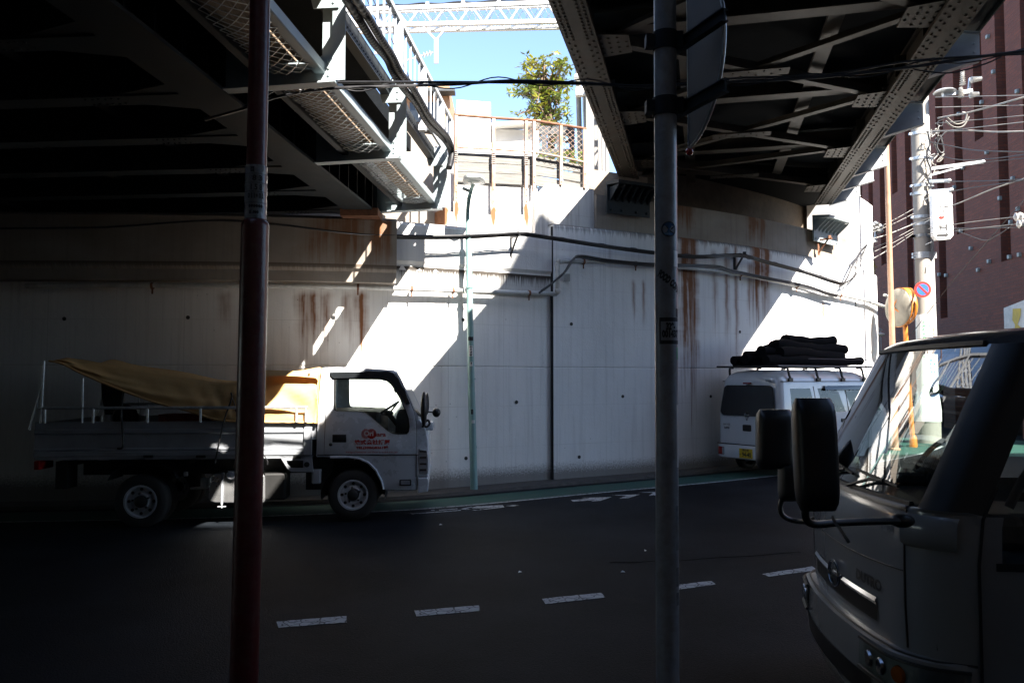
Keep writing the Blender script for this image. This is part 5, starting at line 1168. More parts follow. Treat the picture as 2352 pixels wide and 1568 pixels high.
# roof rack
rk = thing('roof_rack', 'black tubular roof rack clamped on the white van', 'roof rack', VO + V((0, 0, 1.62)) + vh * 1.2, psi)
vM = MW[vn]
def vloc(mb): mb.v = [vM @ p for p in mb.v]; return mb
RKZ = 1.745
q = MB()
for y in (-.62, .62): q.tube([V((.0, y, RKZ)), V((2.5, y, RKZ + .0))], .016, 6); q.tube([V((.75, y, RKZ + .12)), V((2.45, y, RKZ + .12))], .006, 5)
for k in range(9): q.tube([V((.05 + k * .3, -.62, RKZ)), V((.05 + k * .3, .62, RKZ))], .011, 6)
vloc(q).build('rack_frame', MT['blackplastic'], rk, smooth=60)
for x_ in (.25, .95, 1.6, 2.2):
    for sy in (-1, 1):
        q = MB(); q.tube(smoothpath([V((x_, sy * .5, RKZ - .02)), V((x_ + .02, sy * .58, RKZ - .03)), V((x_ + .04, sy * .6, RKZ - .14)), V((x_ + .07, sy * .605, 1.54))], 4), .02, 6); q.box((x_ + .07, sy * .605, 1.53), (.09, .03, .05)); vloc(q).build('rack_clamp', MT['blackplastic'], rk, smooth=50)
rolls = [(-.42, .06, 1.9, .075), (-.24, .08, 1.9, .08), (-.06, .06, 1.9, .075), (.12, .05, 1.88, .075), (.3, .1, 1.88, .08), (.46, .12, 1.88, .07), (-.34, .2, 2.0, .085), (-.14, .24, 1.98, .085), (.06, .22, 1.98, .08), (.26, .28, 1.96, .08), (-.22, .42, 2.06, .085), (0, .62, 2.08, .09), (.18, .7, 2.04, .085), (-.1, .78, 2.12, .085), (.08, .9, 2.1, .08)]
zl = {0: 0, 1: 1, 2: 2}
RL = ['black foam roll on the roof rack, bottom layer, nearest side', 'black foam roll in the bottom layer of the roof load, second from the near side', 'black foam roll in the bottom layer of the roof load, third from the near side', 'black foam roll in the bottom layer of the roof load, fourth from the near side', 'black foam roll in the bottom layer of the roof load, second from the wall side', 'black foam roll in the bottom layer of the roof load, nearest the wall', 'black foam roll in the second layer, with its pale end showing at the front', 'black foam roll in the second layer of the roof load, second from near side', 'black foam roll in the second layer of the roof load, third from near side', 'black foam roll in the second layer of the roof load, nearest the wall', 'thick black foam roll high on the roof load near the rear', 'longest black roll crowning the middle of the roof load', 'black roll on the wall side of the upper roof load', 'topmost black roll of the roof load with a white spiral end', 'topmost black roll of the roof load farther from the road']
for k, (y, x0, z_, r) in enumerate(rolls):
    lay = 0 if k < 6 else 1 if k < 10 else 2 if k < 13 else 3
    zz = RKZ + .02 + .075 + lay * .115; xe = 2.42 - .1 * lay - .11 * ((k * 2) % 5); x0 += .1 * ((k * 3) % 4) - .1
    pth = []; n_ = 10
    for i in range(n_ + 1):
        f = i / n_; pth.append(V((x0 + (xe - x0) * f, y + .02 * math.sin(k + f * 5) + .16 * math.sin(k * 2.3) * (f - .5), zz + .016 * math.sin(k * 2 + f * 7) + .06 * math.sin(k * 1.7) * (f - .4))))
    rr2 = [r * (.95 + .05 * (k % 4) + .1 * math.sin(k * 3 + i * 1.9)) for i in range(n_ + 1)]
    root = MB().tube(pth, rr2, 14); o = vloc(root).build('foam_roll', MT['foam'], smooth=50); tag(o, RL[k], 'foam roll', 'foam rolls on the van roof')
    if k in (0, 6, 13, 11):
        e = pth[-1] + V((.002, 0, 0)); sp_ = []
        for i in range(40): a = i * .42; rr_ = r * .92 * (1 - i / 46); sp_.append(e + V((.003, math.cos(a) * rr_, math.sin(a) * rr_)))
        vloc(MB().tube(sp_, .0085, 5)).build('spiral_end', MT['foam_pale'], o)
    if k in (1, 7, 10, 13):
        e = pth[3 + k % 4]; vloc(MB().lathe([(r * .99, -.006), (r * 1.02, 0), (r * .99, .006)], e, (1, 0, 0), 14)).build('tie_string', MT['foam_pale'], o)
# ------------------------------------------------------------------ people
def person(name, label, joints, edges, radii, cm, loc, rz, parts=(), group=None, sub=1):
    me = bpy.data.meshes.new('body'); me.from_pydata(joints, edges, []); me.validate()
    o = bpy.data.objects.new('figure', me); col.objects.link(o)
    m = o.modifiers.new('skin', 'SKIN'); m.use_smooth_shade = True
    for sv, r in zip(me.skin_vertices[0].data, radii): sv.radius = (r[0], r[1]) if isinstance(r, tuple) else (r, r)
    me.skin_vertices[0].data[0].use_root = True
    s_ = o.modifiers.new('sub', 'SUBSURF'); s_.levels = sub; s_.render_levels = sub
    dg = bpy.context.evaluated_depsgraph_get(); dg.update()
    m2 = bpy.data.meshes.new_from_object(o.evaluated_get(dg)); bpy.data.objects.remove(o); bpy.data.meshes.remove(me)
    root = thing(name, label, 'person', loc, rz, group)
    m2.name = 'body'; b_ = bpy.data.objects.new('body', m2); col.objects.link(b_); b_.parent = root; MW[b_] = MW[root]; m2.materials.clear(); m2.materials.append(cm)
    m2.polygons.foreach_set('use_smooth', [True] * len(m2.polygons))
    return root
K = .88
def std(ls=.12, swing=.18):
    J = [(0, 0, .95), (0, 0, 1.15), (0, 0, 1.38), (.01, 0, 1.5), (.03, 0, 1.6), (.03, 0, 1.72),
         (0, .1, .9), (swing, .1, .5), (swing - .08, .1, .08), (swing + .1, .1, .04), (0, -.1, .9), (-swing * .4, -.1, .5), (-swing - .12, -.1, .1), (-swing + .06, -.1, .05),
         (0, .2, 1.38), (-.06, .24, 1.12), (.04, .24, .9), (.08, .235, .82), (0, -.2, 1.38), (.08, -.24, 1.12), (.2, -.22, .94), (.26, -.21, .88)]
    E = [(0, 1), (1, 2), (2, 3), (3, 4), (4, 5), (0, 6), (6, 7), (7, 8), (8, 9), (0, 10), (10, 11), (11, 12), (12, 13), (2, 14), (14, 15), (15, 16), (16, 17), (2, 18), (18, 19), (19, 20), (20, 21)]
    Rr = [.13, (.12, .15), (.12, .17), .055, .08, .085, .09, .06, .045, .04, .09, .06, .045, .04, .065, .048, .035, .03, .065, .048, .035, .03]
    return [(x * K, y * K, z * K) for x, y, z in J], E, [(r[0] * K, r[1] * K) if isinstance(r, tuple) else r * K for r in Rr]
J, E, Rr = std()
pd_ = P(2028, 800, 22.0); pd_.z = gz(pd_.x)
pr = person('person', 'person in dark clothes walking past the far end of the wall', J, E, Rr, MT['cloth_dark'], pd_, rad(-120))
q = MB(); q.ball((.035 * K, 0, 1.67 * K), .102 * K, 12, 10, (1, .85, 1.25)); q.build('head', MT['skin'], pr, local=True, smooth=60)
q = MB(); q.ball((.01 * K, 0, 1.71 * K), .112 * K, 12, 10, (1, .92, 1.05)); q.build('hair', MT['hair'], pr, local=True, smooth=60)
q = MB(); q.ball((.09 * K, 0, 1.63 * K), .06 * K, 10, 8, (.7, 1, .8)); q.build('face_mask', MT['sign_white'], pr, local=True, smooth=60)
# van driver, seated
J = [(0, 0, .1), (-.02, 0, .3), (-.03, 0, .52), (-.01, 0, .63), (.02, 0, .72), (.03, 0, .84), (.2, .1, .12), (.42, .11, .1), (.46, .11, -.25), (.2, -.1, .12), (.42, -.11, .1), (.46, -.11, -.25), (-.02, .2, .5), (.12, .25, .3), (.32, .2, .34), (.4, .17, .38), (-.02, -.2, .5), (.12, -.25, .3), (.32, -.2, .34), (.4, -.17, .38)]
E = [(0, 1), (1, 2), (2, 3), (3, 4), (4, 5), (0, 6), (6, 7), (7, 8), (0, 9), (9, 10), (10, 11), (2, 12), (12, 13), (13, 14), (14, 15), (2, 16), (16, 17), (17, 18), (18, 19)]
Rr = [.13, (.13, .16), (.12, .18), .055, .085, .09, .09, .065, .05, .09, .065, .05, .065, .05, .038, .035, .065, .05, .038, .035]
K = .8
dvl = vM @ V((1.6, -.3, .74))
dp = person('person', 'driver seated at the wheel of the white van, seen as a dark silhouette', [(x * K, y * K, z * K) for x, y, z in J], E, [(r[0] * K, r[1] * K) if isinstance(r, tuple) else r * K for r in Rr], MT['cloth_dark'], dvl, psi)
q = MB(); q.ball((.03, 0, .63), .088, 12, 10, (1, .85, 1.2)); q.ball((.115, 0, .62), .018, 6, 5); q.build('head', MT['skin'], dp, local=True, smooth=60)
q = MB(); q.ball((.005, 0, .665), .1, 12, 10, (1, .92, 1.0)); q.build('hair', MT['hair'], dp, local=True, smooth=60)

# ------------------------------------------------------------------ NEAR TRUCK (right foreground)
NO = V((1.66, 3.86, gz(2.2))); nhd = V((-.9945, .105, 0)).normalized(); NRZ = math.atan2(nhd.y, nhd.x)
nt_ = thing('cab_truck', 'grey cab-over truck in deep shade at the right foreground, facing left with big black mirrors', 'truck', NO, NRZ)
nM = MW[nt_]; nl = V((-nhd.y, nhd.x, 0))
def nloc(mb): mb.v = [nM @ p for p in mb.v]; return mb
BW = .1
nr = [(.12, -1.5, .0, .76, .1, .2, BW), (.2, -1.5, .04, .79, .1, .2, BW), (.34, -1.5, .055, .8, .1, .2, BW), (.475, -1.5, .05, .8, .1, .2, BW), (.485, -1.5, .0, .8, .1, .2, BW), (.68, -1.5, .0, .815, .1, .2, BW), (.86, -1.5, -.003, .82, .1, .2, BW), (1.0, -1.5, -.006, .82, .1, .2, BW), (1.04, -1.5, -.015, .818, .1, .2, BW), (1.055, -1.5, -.035, .815, .1, .11, BW),
      (1.13, -1.5, -.075, .807, .1, .11, BW), (1.3, -1.48, -.16, .79, .1, .11, BW), (1.45, -1.47, -.235, .77, .1, .11, BW), (1.62, -1.46, -.32, .755, .1, .11, BW), (1.7, -1.45, -.36, .745, .1, .11, BW), (1.725, -1.45, -.375, .735, .1, .2, BW), (1.752, -1.44, -.42, .71, .14, .22, BW), (1.77, -1.42, -.5, .66, .16, .24, .08), (1.782, -1.38, -.64, .56, .16, .24, .05), (1.788, -1.3, -.85, .38, .16, .2, .02)]
NTS = [0, .12, .18, .5, .72, .84, .95, 1]
def ncls(tg, t, i):
    if tg in 'FF' and 9 <= i <= 13 and len(tg) == 1: return 'windscreen'
    if tg in ('FL', 'FR') and 9 <= i <= 13: return 'pillar_' + tg[1]
    if tg in ('L', 'R'):
        if 7 <= i <= 13 and .18 < t < .84: return 'side_window_' + tg
        if 6 <= i <= 11 and .84 < t < .95: return 'side_window_' + tg
        if 8 <= i <= 13 and t > .84: return 'pillar_' + tg
        if 14 <= i: return 'roof'
    if i >= 14: return 'roof'
    if i <= 3: return 'bumper'
    return 'body'
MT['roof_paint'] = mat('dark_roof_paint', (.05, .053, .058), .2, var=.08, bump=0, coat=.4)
prt = shell(nr, NTS, ncls, nf=14, nc=8)
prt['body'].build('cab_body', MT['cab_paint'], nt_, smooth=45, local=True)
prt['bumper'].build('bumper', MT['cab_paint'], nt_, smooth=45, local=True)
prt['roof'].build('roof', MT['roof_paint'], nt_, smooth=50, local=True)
for k in 'LR': prt['pillar_' + k].build('windscreen_pillar', MT['blackplastic'], nt_, smooth=50, local=True)
prt['windscreen'].build('windscreen', MT['glass_wind'], nt_, smooth=60, local=True)
for k in 'LR': prt['side_window_' + k].build('side_window', MT['glass'], nt_, smooth=60, local=True)
# ring helper for trim lines on the front surface
def ncol(z):
    for a, b in zip(nr, nr[1:]):
        if a[0] <= z <= b[0]:
            f = (z - a[0]) / (b[0] - a[0]); return [p + (q_ - p) * f for p, q_ in zip(a, b)]
    return list(nr[0] if z < nr[0][0] else nr[-1])
def nsurf(y, z, o=.004):
    """point on the cab front / rounded corner at lateral y"""
    _, xr, xf, hw, cr, cf, bow = ncol(z); a = min(abs(y), hw)
    x = xf + bow * max(0, 1 - (a / hw) ** 2)
    if a > hw - cf: x -= cf - math.sqrt(max(0, cf * cf - (a - (hw - cf)) ** 2))
    sx = max(0, (a - (hw - cf)) / cf); n_ = V((math.sqrt(max(0.02, 1 - sx * sx)), math.copysign(sx, y), 0)).normalized()
    return V((x, y, z)) + n_ * o
ys = [i * .08 for i in range(-9, 10)] + [.76, .79]; ys = sorted(ys)
def frontline(f, r, m, nm, y0=-.8, y1=.8, o=.002, n=5):
    pts = [nsurf(y, f(y), o) for y in [y0 + (y1 - y0) * k / 40 for k in range(41)]]; return MB().tube(pts, r, n).build(nm, m, nt_, local=True, smooth=60)
frontline(lambda y: 1.062, .012, MT['black'], 'windscreen_seal', -.66, .66)
frontline(lambda y: 1.705, .014, MT['black'], 'windscreen_seal', -.6, .6)
frontline(lambda y: .78 + .02 * (y / .7) ** 2, .004, MT['black'], 'panel_seam', -.62, .66, .0)
frontline(lambda y: .48, .006, MT['black'], 'panel_seam', -.8, .8)
for y_ in (-.66, .66): MB().tube([nsurf(y_, z, .001) for z in [.5 + .54 * k / 10 for k in range(11)]], .005, 5).build('panel_seam', MT['black'], nt_, local=True)
# cowl strip
q = MB(); q.grid([[nsurf(y, z, o) for y in [-.66 + 1.32 * k / 30 for k in range(31)]] for z, o in ((1.035, .004), (1.048, .012), (1.058, .006))]); q.build('cowl', MT['blackplastic'], nt_, local=True, smooth=50)
# grille band with chrome strip, badge and lettering
q = MB(); q.grid([[nsurf(y, z, .004) for y in [-.46 + .92 * k / 30 for k in range(31)]] for z in (.54, .58, .615)]); gr = q.build('grille', MT['blackplastic'], nt_, local=True, smooth=50)
q = MB(); q.grid([[nsurf(y, z + .0, o) for y in [-.46 + .92 * k / 30 for k in range(31)]] for z, o in ((.61, .006), (.625, .014), (.64, .006))]); q.build('chrome_strip', MT['chrome'], gr, local=True, smooth=50)
q = MB(); q.tube([nsurf(.075 * math.cos(a), .63 + .055 * math.sin(a), .016) for a in [2 * PI * k / 24 for k in range(25)]], .008, 6); q.tube([nsurf(-.07, .63, .016), nsurf(.07, .63, .016)], .007, 5); q.build('badge', MT['chrome'], nt_, local=True, smooth=60)
t = MB(); add_text(t, 'DUTRO', .06, lambda x, y: nsurf(.38 + x, .69 + y, .003), width=.24, bold=.003); t.v = t.v; t.build('lettering', MT['ink'], nt_, local=True)
q = MB(); q.grid([[nsurf(y, z, .003) for y in [-.5 + 1.0 * k / 30 for k in range(31)]] for z in (.22, .3, .32)]); q.build('air_intake', MT['blackplastic'], nt_, local=True)
# head lamps in the corners
for sy in (1, -1):
    q = MB(); ys_ = [.42 + .38 * k / 16 for k in range(17)]
    q.grid([[nsurf(sy * y, .345 + .115 * r - .02 * (y - .42), .006) for y in ys_] for r in (0, .33, .66, 1)]); h = q.build('headlight', MT['headlight'], nt_, local=True, smooth=60)
    q = MB(); q.grid([[nsurf(sy * y, .345 + .115 * r - .02 * (y - .42), .012) for y in ys_] for r in (-.02, .5, 1.02)]); q.build('lamp_cover', MT['glass'], h, local=True, smooth=60)
    q = MB(); q.tube([nsurf(sy * y, .345 + .118 - .02 * (y - .42), .011) for y in ys_], .008, 5); q.tube([nsurf(sy * y, .343 - .02 * (y - .42), .011) for y in ys_], .008, 5); q.build('lamp_bezel', MT['black'], h, local=True)
    for k in range(3): MB().lathe([(.036, 0), (.03, .012), (.0, .014)], nsurf(sy * (.5 + .09 * k), .4, .005), nsurf(sy * (.5 + .09 * k), .4, .02) - nsurf(sy * (.5 + .09 * k), .4, 0), 14).build('reflector', MT['chrome'] if k < 2 else MT['amber'], h, local=True, smooth=40)
# sticker on the front panel
q = MB(); q.grid([[nsurf(y, z, .003) for y in (.5, .545, .59)] for z in (.93, .99)]); q.build('sticker', MT['label_film'], nt_, local=True)
# door with seam, handle, lower corner trim
for sy in (1, -1):
    q = MB(); q.tube([V((-.19, sy * .801, .3)), V((-.18, sy * .823, .86)), V((-.2, sy * .82, 1.03)), V((-.26, sy * .806, 1.15))], .006, 5); q.build('door_seam', MT['black'], nt_, local=True); q = MB(); q.tube([V((-1.33, sy * .801, .45)), V((-1.33, sy * .823, .9)), V((-1.33, sy * .76, 1.62))], .006, 5); q.build('door_seam', MT['black'], nt_, local=True)
    MB().box((-1.2, sy * .825, .88), (.16, .02, .08)).build('door_handle', MT['blackplastic'], nt_, local=True, bevel=.01)
    q = MB(); q.grid([[V((x, sy * (ncol(z)[3] + .003), z)) for x in (-1.3, -.7, -.33, -.24)] for z in (.84, .855, .87)]); q.build('window_seal', MT['black'], nt_, local=True)
# raised corner box below the mirror foot
q = MB(); q.grid([[nsurf(y, z, o) for y in (.66, .7, .74, .77, .8)] for z, o in ((.9, .0), (.915, .018), (1.0, .022), (1.03, .01))]); q.build('corner_trim', MT['cab_paint'], nt_, local=True, smooth=50)
# mirrors
ma = [P(2066, 1196, 3.02), P(2000, 1197, 2.93), P(1925, 1200, 2.84), P(1868, 1203, 2.78), P(1850, 1185, 2.76), P(1853, 1150, 2.76)]
MB().tube(smoothpath(ma, 6), .0135, 10).build('mirror_arm', MT['blackplastic'], nt_, smooth=60)
MB().ball(P(2072, 1195, 3.03), .03, 12, 8, (1.6, 1, .9)).build('mirror_foot', MT['blackplastic'], nt_, smooth=60)
def mirror_shell(ul, ur, vt, vb, d, dep, skew=0.0):
    rows = []; n_ = 16
    for i in range(n_ + 1):
        f = i / n_; a = abs(2 * f - 1); k = (1 - a ** 6) ** .5 if a < 1 else 0.05; k = max(.3, k)
        c = P((ul + ur) / 2 + skew * (f - .5), vt + (vb - vt) * f, d); hw_ = (ur - ul) / 2 / F * d * (.78 + .22 * k); r = []
        for j in range(17):
            an = 2 * PI * j / 16; cx_, sy_ = math.cos(an), math.sin(an); ex = math.copysign(abs(cx_) ** .45, cx_) * hw_; ey = math.copysign(abs(sy_) ** .7, sy_) * dep * k
            r.append(c + V((ex, ey, 0)))
        rows.append(r)
    q = MB(); q.grid(rows); q.add(rows[0][:-1], [list(range(16))]); q.add(rows[-1][:-1], [list(range(16))]); return q
mirror_shell(1826, 1919, 914, 1172, 2.75, .06, 12).build('mirror', MT['blackplastic'], nt_, smooth=60)
mirror_shell(1738, 1820, 940, 1076, 4.95, .08).build('mirror', MT['blackplastic'], nt_, smooth=60)
mirror_shell(1790, 1832, 1058, 1150, 4.95, .07).build('mirror', MT['blackplastic'], nt_, smooth=60)
MB().tube(smoothpath([P(1797, 1145, 4.95), P(1792, 1165, 4.95), P(1800, 1185, 4.95), P(1830, 1196, 4.95), P(1870, 1190, 4.8), P(1925, 1130, 4.6)], 6), .016, 8).build('mirror_arm', MT['blackplastic'], nt_, smooth=60)
# torn tape on the arm
q = MB(); tp_ = smoothpath([P(1905, 1185, 2.8), P(1912, 1200, 2.79), P(1922, 1212, 2.78), P(1935, 1232, 2.78), P(1944, 1246, 2.79)], 4); q.grid([[p + V((0, -.012, 0)) for p in tp_], [p + V((.008, -.014, .006)) for p in tp_]]); q.build('tape', MT['grey_post'], nt_)
# wipers
for pts in ([(.12, 1.065), (.3, 1.115), (.42, 1.125)], [(-.35, 1.065), (-.2, 1.1), (-.02, 1.125)]):
    q = MB(); p = [nsurf(y, z, .022) for y, z in pts]; q.tube(p, .008, 6); e = p[-1]; q.tube([nsurf(pts[-1][0] - .3, pts[-1][1] + .012, .016), nsurf(pts[-1][0] - .1, pts[-1][1] + .004, .018), nsurf(pts[-1][0] + .12, pts[-1][1] - .01, .016)], .007, 5); q.build('wiper', MT['black'], nt_, local=True, smooth=60)
# inspection sticker on the glass and interior
q = MB(); cy_, cz_ = .42, 1.53
t = MB()
def gs(y, z, o=-.006): return nsurf(y, z, o)
q.add([gs(cy_ + r * math.cos(a), cz_ + r * math.sin(a)) for r in (.028, .05) for a in [2 * PI * i / 24 for i in range(24)]], [(i, (i + 1) % 24, 24 + (i + 1) % 24, 24 + i) for i in range(24)])
stk = q.build('sticker', MT['green_ink'], nt_, local=True, label='round green ring sticker inside the windscreen')
t = MB()
for k in range(12):
    a = 2 * PI * k / 12; add_text(t, str(k + 1), .014, lambda x, y: gs(cy_ + .039 * math.cos(a) + x, cz_ + .039 * math.sin(a) + y, -.004))
t.build('lettering', MT['sticker_white'], stk, local=True)
q = MB(); q.box((-.24, 0, .96), (.34, 1.44, .14)); q.box((-.3, -.35, 1.05), (.2, .4, .08)); q.build('dashboard', MT['interior'], nt_, local=True, bevel=.04)
cc = V((-.5, -.38, 1.1)); ring = []
for i in range(25): a = 2 * PI * i / 24; ring.append(cc + V((-.55 * .18 * math.cos(a), .18 * math.sin(a), .83 * .18 * math.cos(a))))
q = MB(); q.tube(ring, .014, 8); q.tube([cc, V((-.3, -.38, .98))], .03, 8)
for a in (0.6, 2.6, 4.7): q.tube([cc, cc + V((-.55 * .18 * math.cos(a), .18 * math.sin(a), .83 * .18 * math.cos(a)))], .014, 6)
q.ball(cc, .055, 10, 8); q.build('steering_wheel', MT['interior'], nt_, local=True, smooth=60)
for y in (-.38, .38):
    q = MB(); q.box((-.95, y, .82), (.5, .5, .16)); q.box((-1.2, y, 1.12), (.14, .48, .6)); q.build('seat', MT['interior'], nt_, local=True, bevel=.05)
q = MB(); q.box((-.75, 0, .62), (1.4, 1.5, .2)); q.box((-1.44, 0, .95), (.03, 1.5, .5)); q.build('cab_floor', MT['interior'], nt_, local=True)
MB().tube(smoothpath([V((-.35, .7, 1.06)), V((-.42, .71, 1.2)), V((-.5, .71, 1.24)), V((-.62, .72, 1.22))], 5), .018, 8).build('grab_handle', MT['interior'], nt_, local=True, smooth=60)
# cargo box and running gear
q = MB(); q.box((-3.3, 0, 1.45), (3.4, 1.66, 1.6)); q.build('cargo_box', MT['bed'], nt_, local=True, bevel=.02)
q = MB()
for y in (-.4, .4): q.box((-2.6, y, .52), (4.6, .08, .16))
q.build('chassis', MT['chassis'], nt_, local=True)
for x_ in (-.62, -3.4):
    for sy in (1, -1): wheel(nt_, (x_, sy * .67, .3), (0, sy, 0), .3, .17, .18)
# ================================================================== BEHIND THE WALL TOP
# board barrier and rusty safety fence on the upper wall
brd = thing('board_barrier', 'weathered grey boards standing on top of the sunlit upper wall behind rusty posts', 'barrier', wpt(S(1140, 400, -.14), -.14, 4.62))
for k, (vt0, vb0) in enumerate(((350, 372), (372, 394), (394, 418))):
    for (u0, u1, dv) in ((1050, 1224, 0), (1228, 1345, 8)):
        sl_, a = whit(u0, vt0 + dv, -.16); sr_, b = whit(u1, vt0 + dv + (8 if u0 < 1200 else 22), -.16); _, a2 = whit(u0, vb0 + dv, -.16); _, b2 = whit(u1, vb0 + dv + (8 if u0 < 1200 else 18), -.16)
        nseg = 5; A_ = [wpt(sl_ + (sr_ - sl_) * i / nseg, -.16, a + (b - a) * i / nseg - .004) for i in range(nseg + 1)]; B_ = [wpt(sl_ + (sr_ - sl_) * i / nseg, -.16, a2 + (b2 - a2) * i / nseg + .004) for i in range(nseg + 1)]
        q = MB()
        for i in range(nseg):
            t_, n_ = wdir(sl_ + .1); q.prism([A_[i], A_[i + 1], B_[i + 1], B_[i]], n_ * (-.03 - .004 * (k % 2)))
        q.build('board', MT['wood'], brd)
fe = thing('safety_fence', 'rusty flaking pipe-post fence with diamond mesh on top of the sunlit wall', 'fence', wpt(S(1200, 300, -.1), -.1, 4.6))
FO = -.08
tr_ = [(1044, 264), (1085, 267), (1133, 271), (1180, 274), (1225, 277), (1290, 287), (1346, 296)]
mr_ = [(1047, 338), (1133, 343), (1225, 349), (1290, 361), (1344, 373)]
q = MB(); q.tube(wpath(tr_, FO), .022, 8); q.build('top_rail', MT['rust_dark'], fe, smooth=60)
MB().tube(wpath(mr_, FO), .017, 8).build('mid_rail', MT['rust'], fe, smooth=60)
for (u, vt, vb) in ((1047, 264, 462), (1133, 270, 470), (1208, 275, 470), (1226, 277, 440), (1288, 286, 425), (1342, 295, 432)):
    s, z = whit(u, vt, FO); _, zb2 = whit(u + 2, vb, FO); q = MB(); t_, n_ = wdir(s); q.bar(wpt(s, FO, z), wpt(s, FO, zb2), .05, .035, up=n_)
    for k in range(3): q.rivet(wpt(s, FO + .018, zb2 + .05 + .09 * k), n_, .012, .012)
    q.build('post', MT['rust'], fe)
    if u in (1047, 1133, 1208): 
        q = MB()
        for i in range(6): q.lathe([(.034, -.004), (.037, 0), (.034, .004)], wpt(s, FO, z - .55 - .03 * i), (0, 0, 1), 8)
        q.build('wire_tie', MT['galv'], fe)
q = MB()
s0_, zt_ = whit(1200, 276, FO - .02); s1_, zt2 = whit(1342, 296, FO - .02); zb_l = whit(1200, 352, FO - .02)[1]; zb_r = whit(1342, 385, FO - .02)[1]
cell = .052; na = int((s1_ - s0_) / cell); nb = 14
def fp(i, j):
    f = i / na; zt3 = zt_ + (zt2 - zt_) * f; zb3 = zb_l + (zb_r - zb_l) * f; return wpt(s0_ + (s1_ - s0_) * f, FO - .02, zt3 + (zb3 - zt3) * j / nb)
for i in range(na):
    for j in range(nb):
        if (i + j) % 2 == 0: q.bar(fp(i, j), fp(i + 1, j + 1), .0042, .0042)
        else: q.bar(fp(i + 1, j), fp(i, j + 1), .0042, .0042)
q.build('mesh_panel', MT['rust'], fe)
# backing embankment so nothing floats above the wall
em = MB(); pts = [wpt(s, -.85, 0) for s in [WEND - 30 + i * .8 for i in range(int(30 / .8))]]; 
em.add([V((p.x, p.y, 4.0)) for p in pts] + [V((p.x - 3, p.y + 30, 4.4)) for p in pts], [(i, i + 1, len(pts) + i + 1, len(pts) + i) for i in range(len(pts) - 1)]); struct(em.build('embankment', MT['brown_conc']))
# white plant room block and low white wall
def wbox(name, label, cat, u0, u1, vt, vb, d, dep, m, yaw=.35, bev=.015):
    a, b = P(u0, vb, d), P(u1, vb, d); zt5 = P(u0, vt, d).z; w_ = b.x - a.x; t_ = V((1, 0, 0)); root = thing(name, label, cat, V(((a.x + b.x) / 2, d, a.z)))
    q = MB(); q.prism([V((a.x, d, a.z)), V((b.x, d + w_ * yaw * .3, a.z)), V((b.x, d + w_ * yaw * .3, zt5 - .02)), V((a.x, d, zt5))], (-.12 * dep, dep, 0)); q.build('block', m, root, bevel=bev); return root
bx_ = wbox('plant_block', 'tall white rendered block standing behind the rusty fence against the sky', 'rooftop block', 1048, 1127, 229, 380, 14.2, 1.2, MT['plaster'])
q = MB(); a = P(1110, 352, 14.15); q.box(a, (.08, .03, .12)); q.build('latch', MT['galv'], bx_)
wl_ = wbox('low_wall', 'low white wall behind the rusty fence, beside the tree', 'wall', 1118, 1238, 294, 400, 15.0, .3, MT['plaster']); q = MB(); q.bar(P(1118, 293, 14.95), P(1238, 285, 15.05), .4, .05); q.build('coping', MT['plaster'], wl_)
# stained concrete parapet stepping up to the bridge
s0_, s1_ = S(1345, 400, -.3), S(1490, 440, -.3)
q = sweep(MB(), [(-1.0, 4.5), (-.33, 4.5), (-.33, 5.05), (-1.0, 5.1)], s0_, s1_); tag(q.build('parapet', MT['brown_conc']), 'rough brown concrete parapet under the end of the riveted bridge', 'parapet')
# tree
td = 16.0; tb_ = P(1264, 400, td)
tree = thing('tree', 'broad-leaved tree with yellow-green top growing behind the rusty fence', 'tree', tb_)
limbs = []
trunk = smoothpath([tb_, P(1266, 330, td), P(1266, 290, td), P(1262, 255, td), P(1256, 215, td), P(1252, 180, td + .1), P(1250, 150, td)], 5)
q = MB(); q.tube(trunk, [.075 * (1 - .75 * i / len(trunk)) + .01 for i in range(len(trunk))], 8); tips = []
rnd = random.Random(5)
cu0, cu1, cv0, cv1 = 1178, 1320, 132, 330
for i in range(64):
    k = rnd.randint(8, len(trunk) - 1); a = trunk[k]
    for _ in range(60):
        u, v = rnd.uniform(cu0, cu1), rnd.uniform(cv0, cv1); fy = (v - cv0) / (cv1 - cv0); hw_ = 80 * (1 - abs(fy - .55) ** 2.2 * 2.0)
        if abs(u - 1250) < hw_: break
    b = P(u, v, td + rnd.uniform(-.6, .6)); m_ = a.lerp(b, .5) + V((rnd.uniform(-.06, .06), 0, -.04)); q.tube(smoothpath([a, m_, b], 3), [.022, .02, .018, .014, .011, .008, .006], 5); tips.append(b)
    for _ in range(2): c_ = m_.lerp(b, rnd.uniform(.2, .9)) + V((rnd.uniform(-.22, .22), rnd.uniform(-.3, .3), rnd.uniform(-.02, .2))); q.tube([m_.lerp(b, .4), c_], [.01, .005], 4); tips.append(c_)
q.build('trunk', MT['bark'], tree, smooth=60)
qa, qb = MB(), MB()
for b in tips:
    for w_ in range(2):
        c = b + V((rnd.gauss(0, .05), rnd.gauss(0, .08), rnd.gauss(0, .05))); hi = (c.z - P(1250, 230, td).z); tgt = qb if rnd.random() < .2 + max(0, .8 * hi) else qa
        for k in range(7):
            a = rnd.uniform(0, 2 * PI); el = rnd.uniform(-.5, .9); d = V((math.cos(a) * math.cos(el), math.sin(a) * math.cos(el), math.sin(el))); sdv = d.cross(V((0, 0, 1))).normalized(); l_ = rnd.uniform(.09, .16); w2 = l_ * .19; nrm = sdv.cross(d) * .02
            s_ = c + d * .015; tgt.add([s_, s_ + d * l_ * .45 + sdv * w2 - nrm, s_ + d * l_ - nrm * 2.0, s_ + d * l_ * .45 - sdv * w2 - nrm], [(0, 1, 2, 3)])
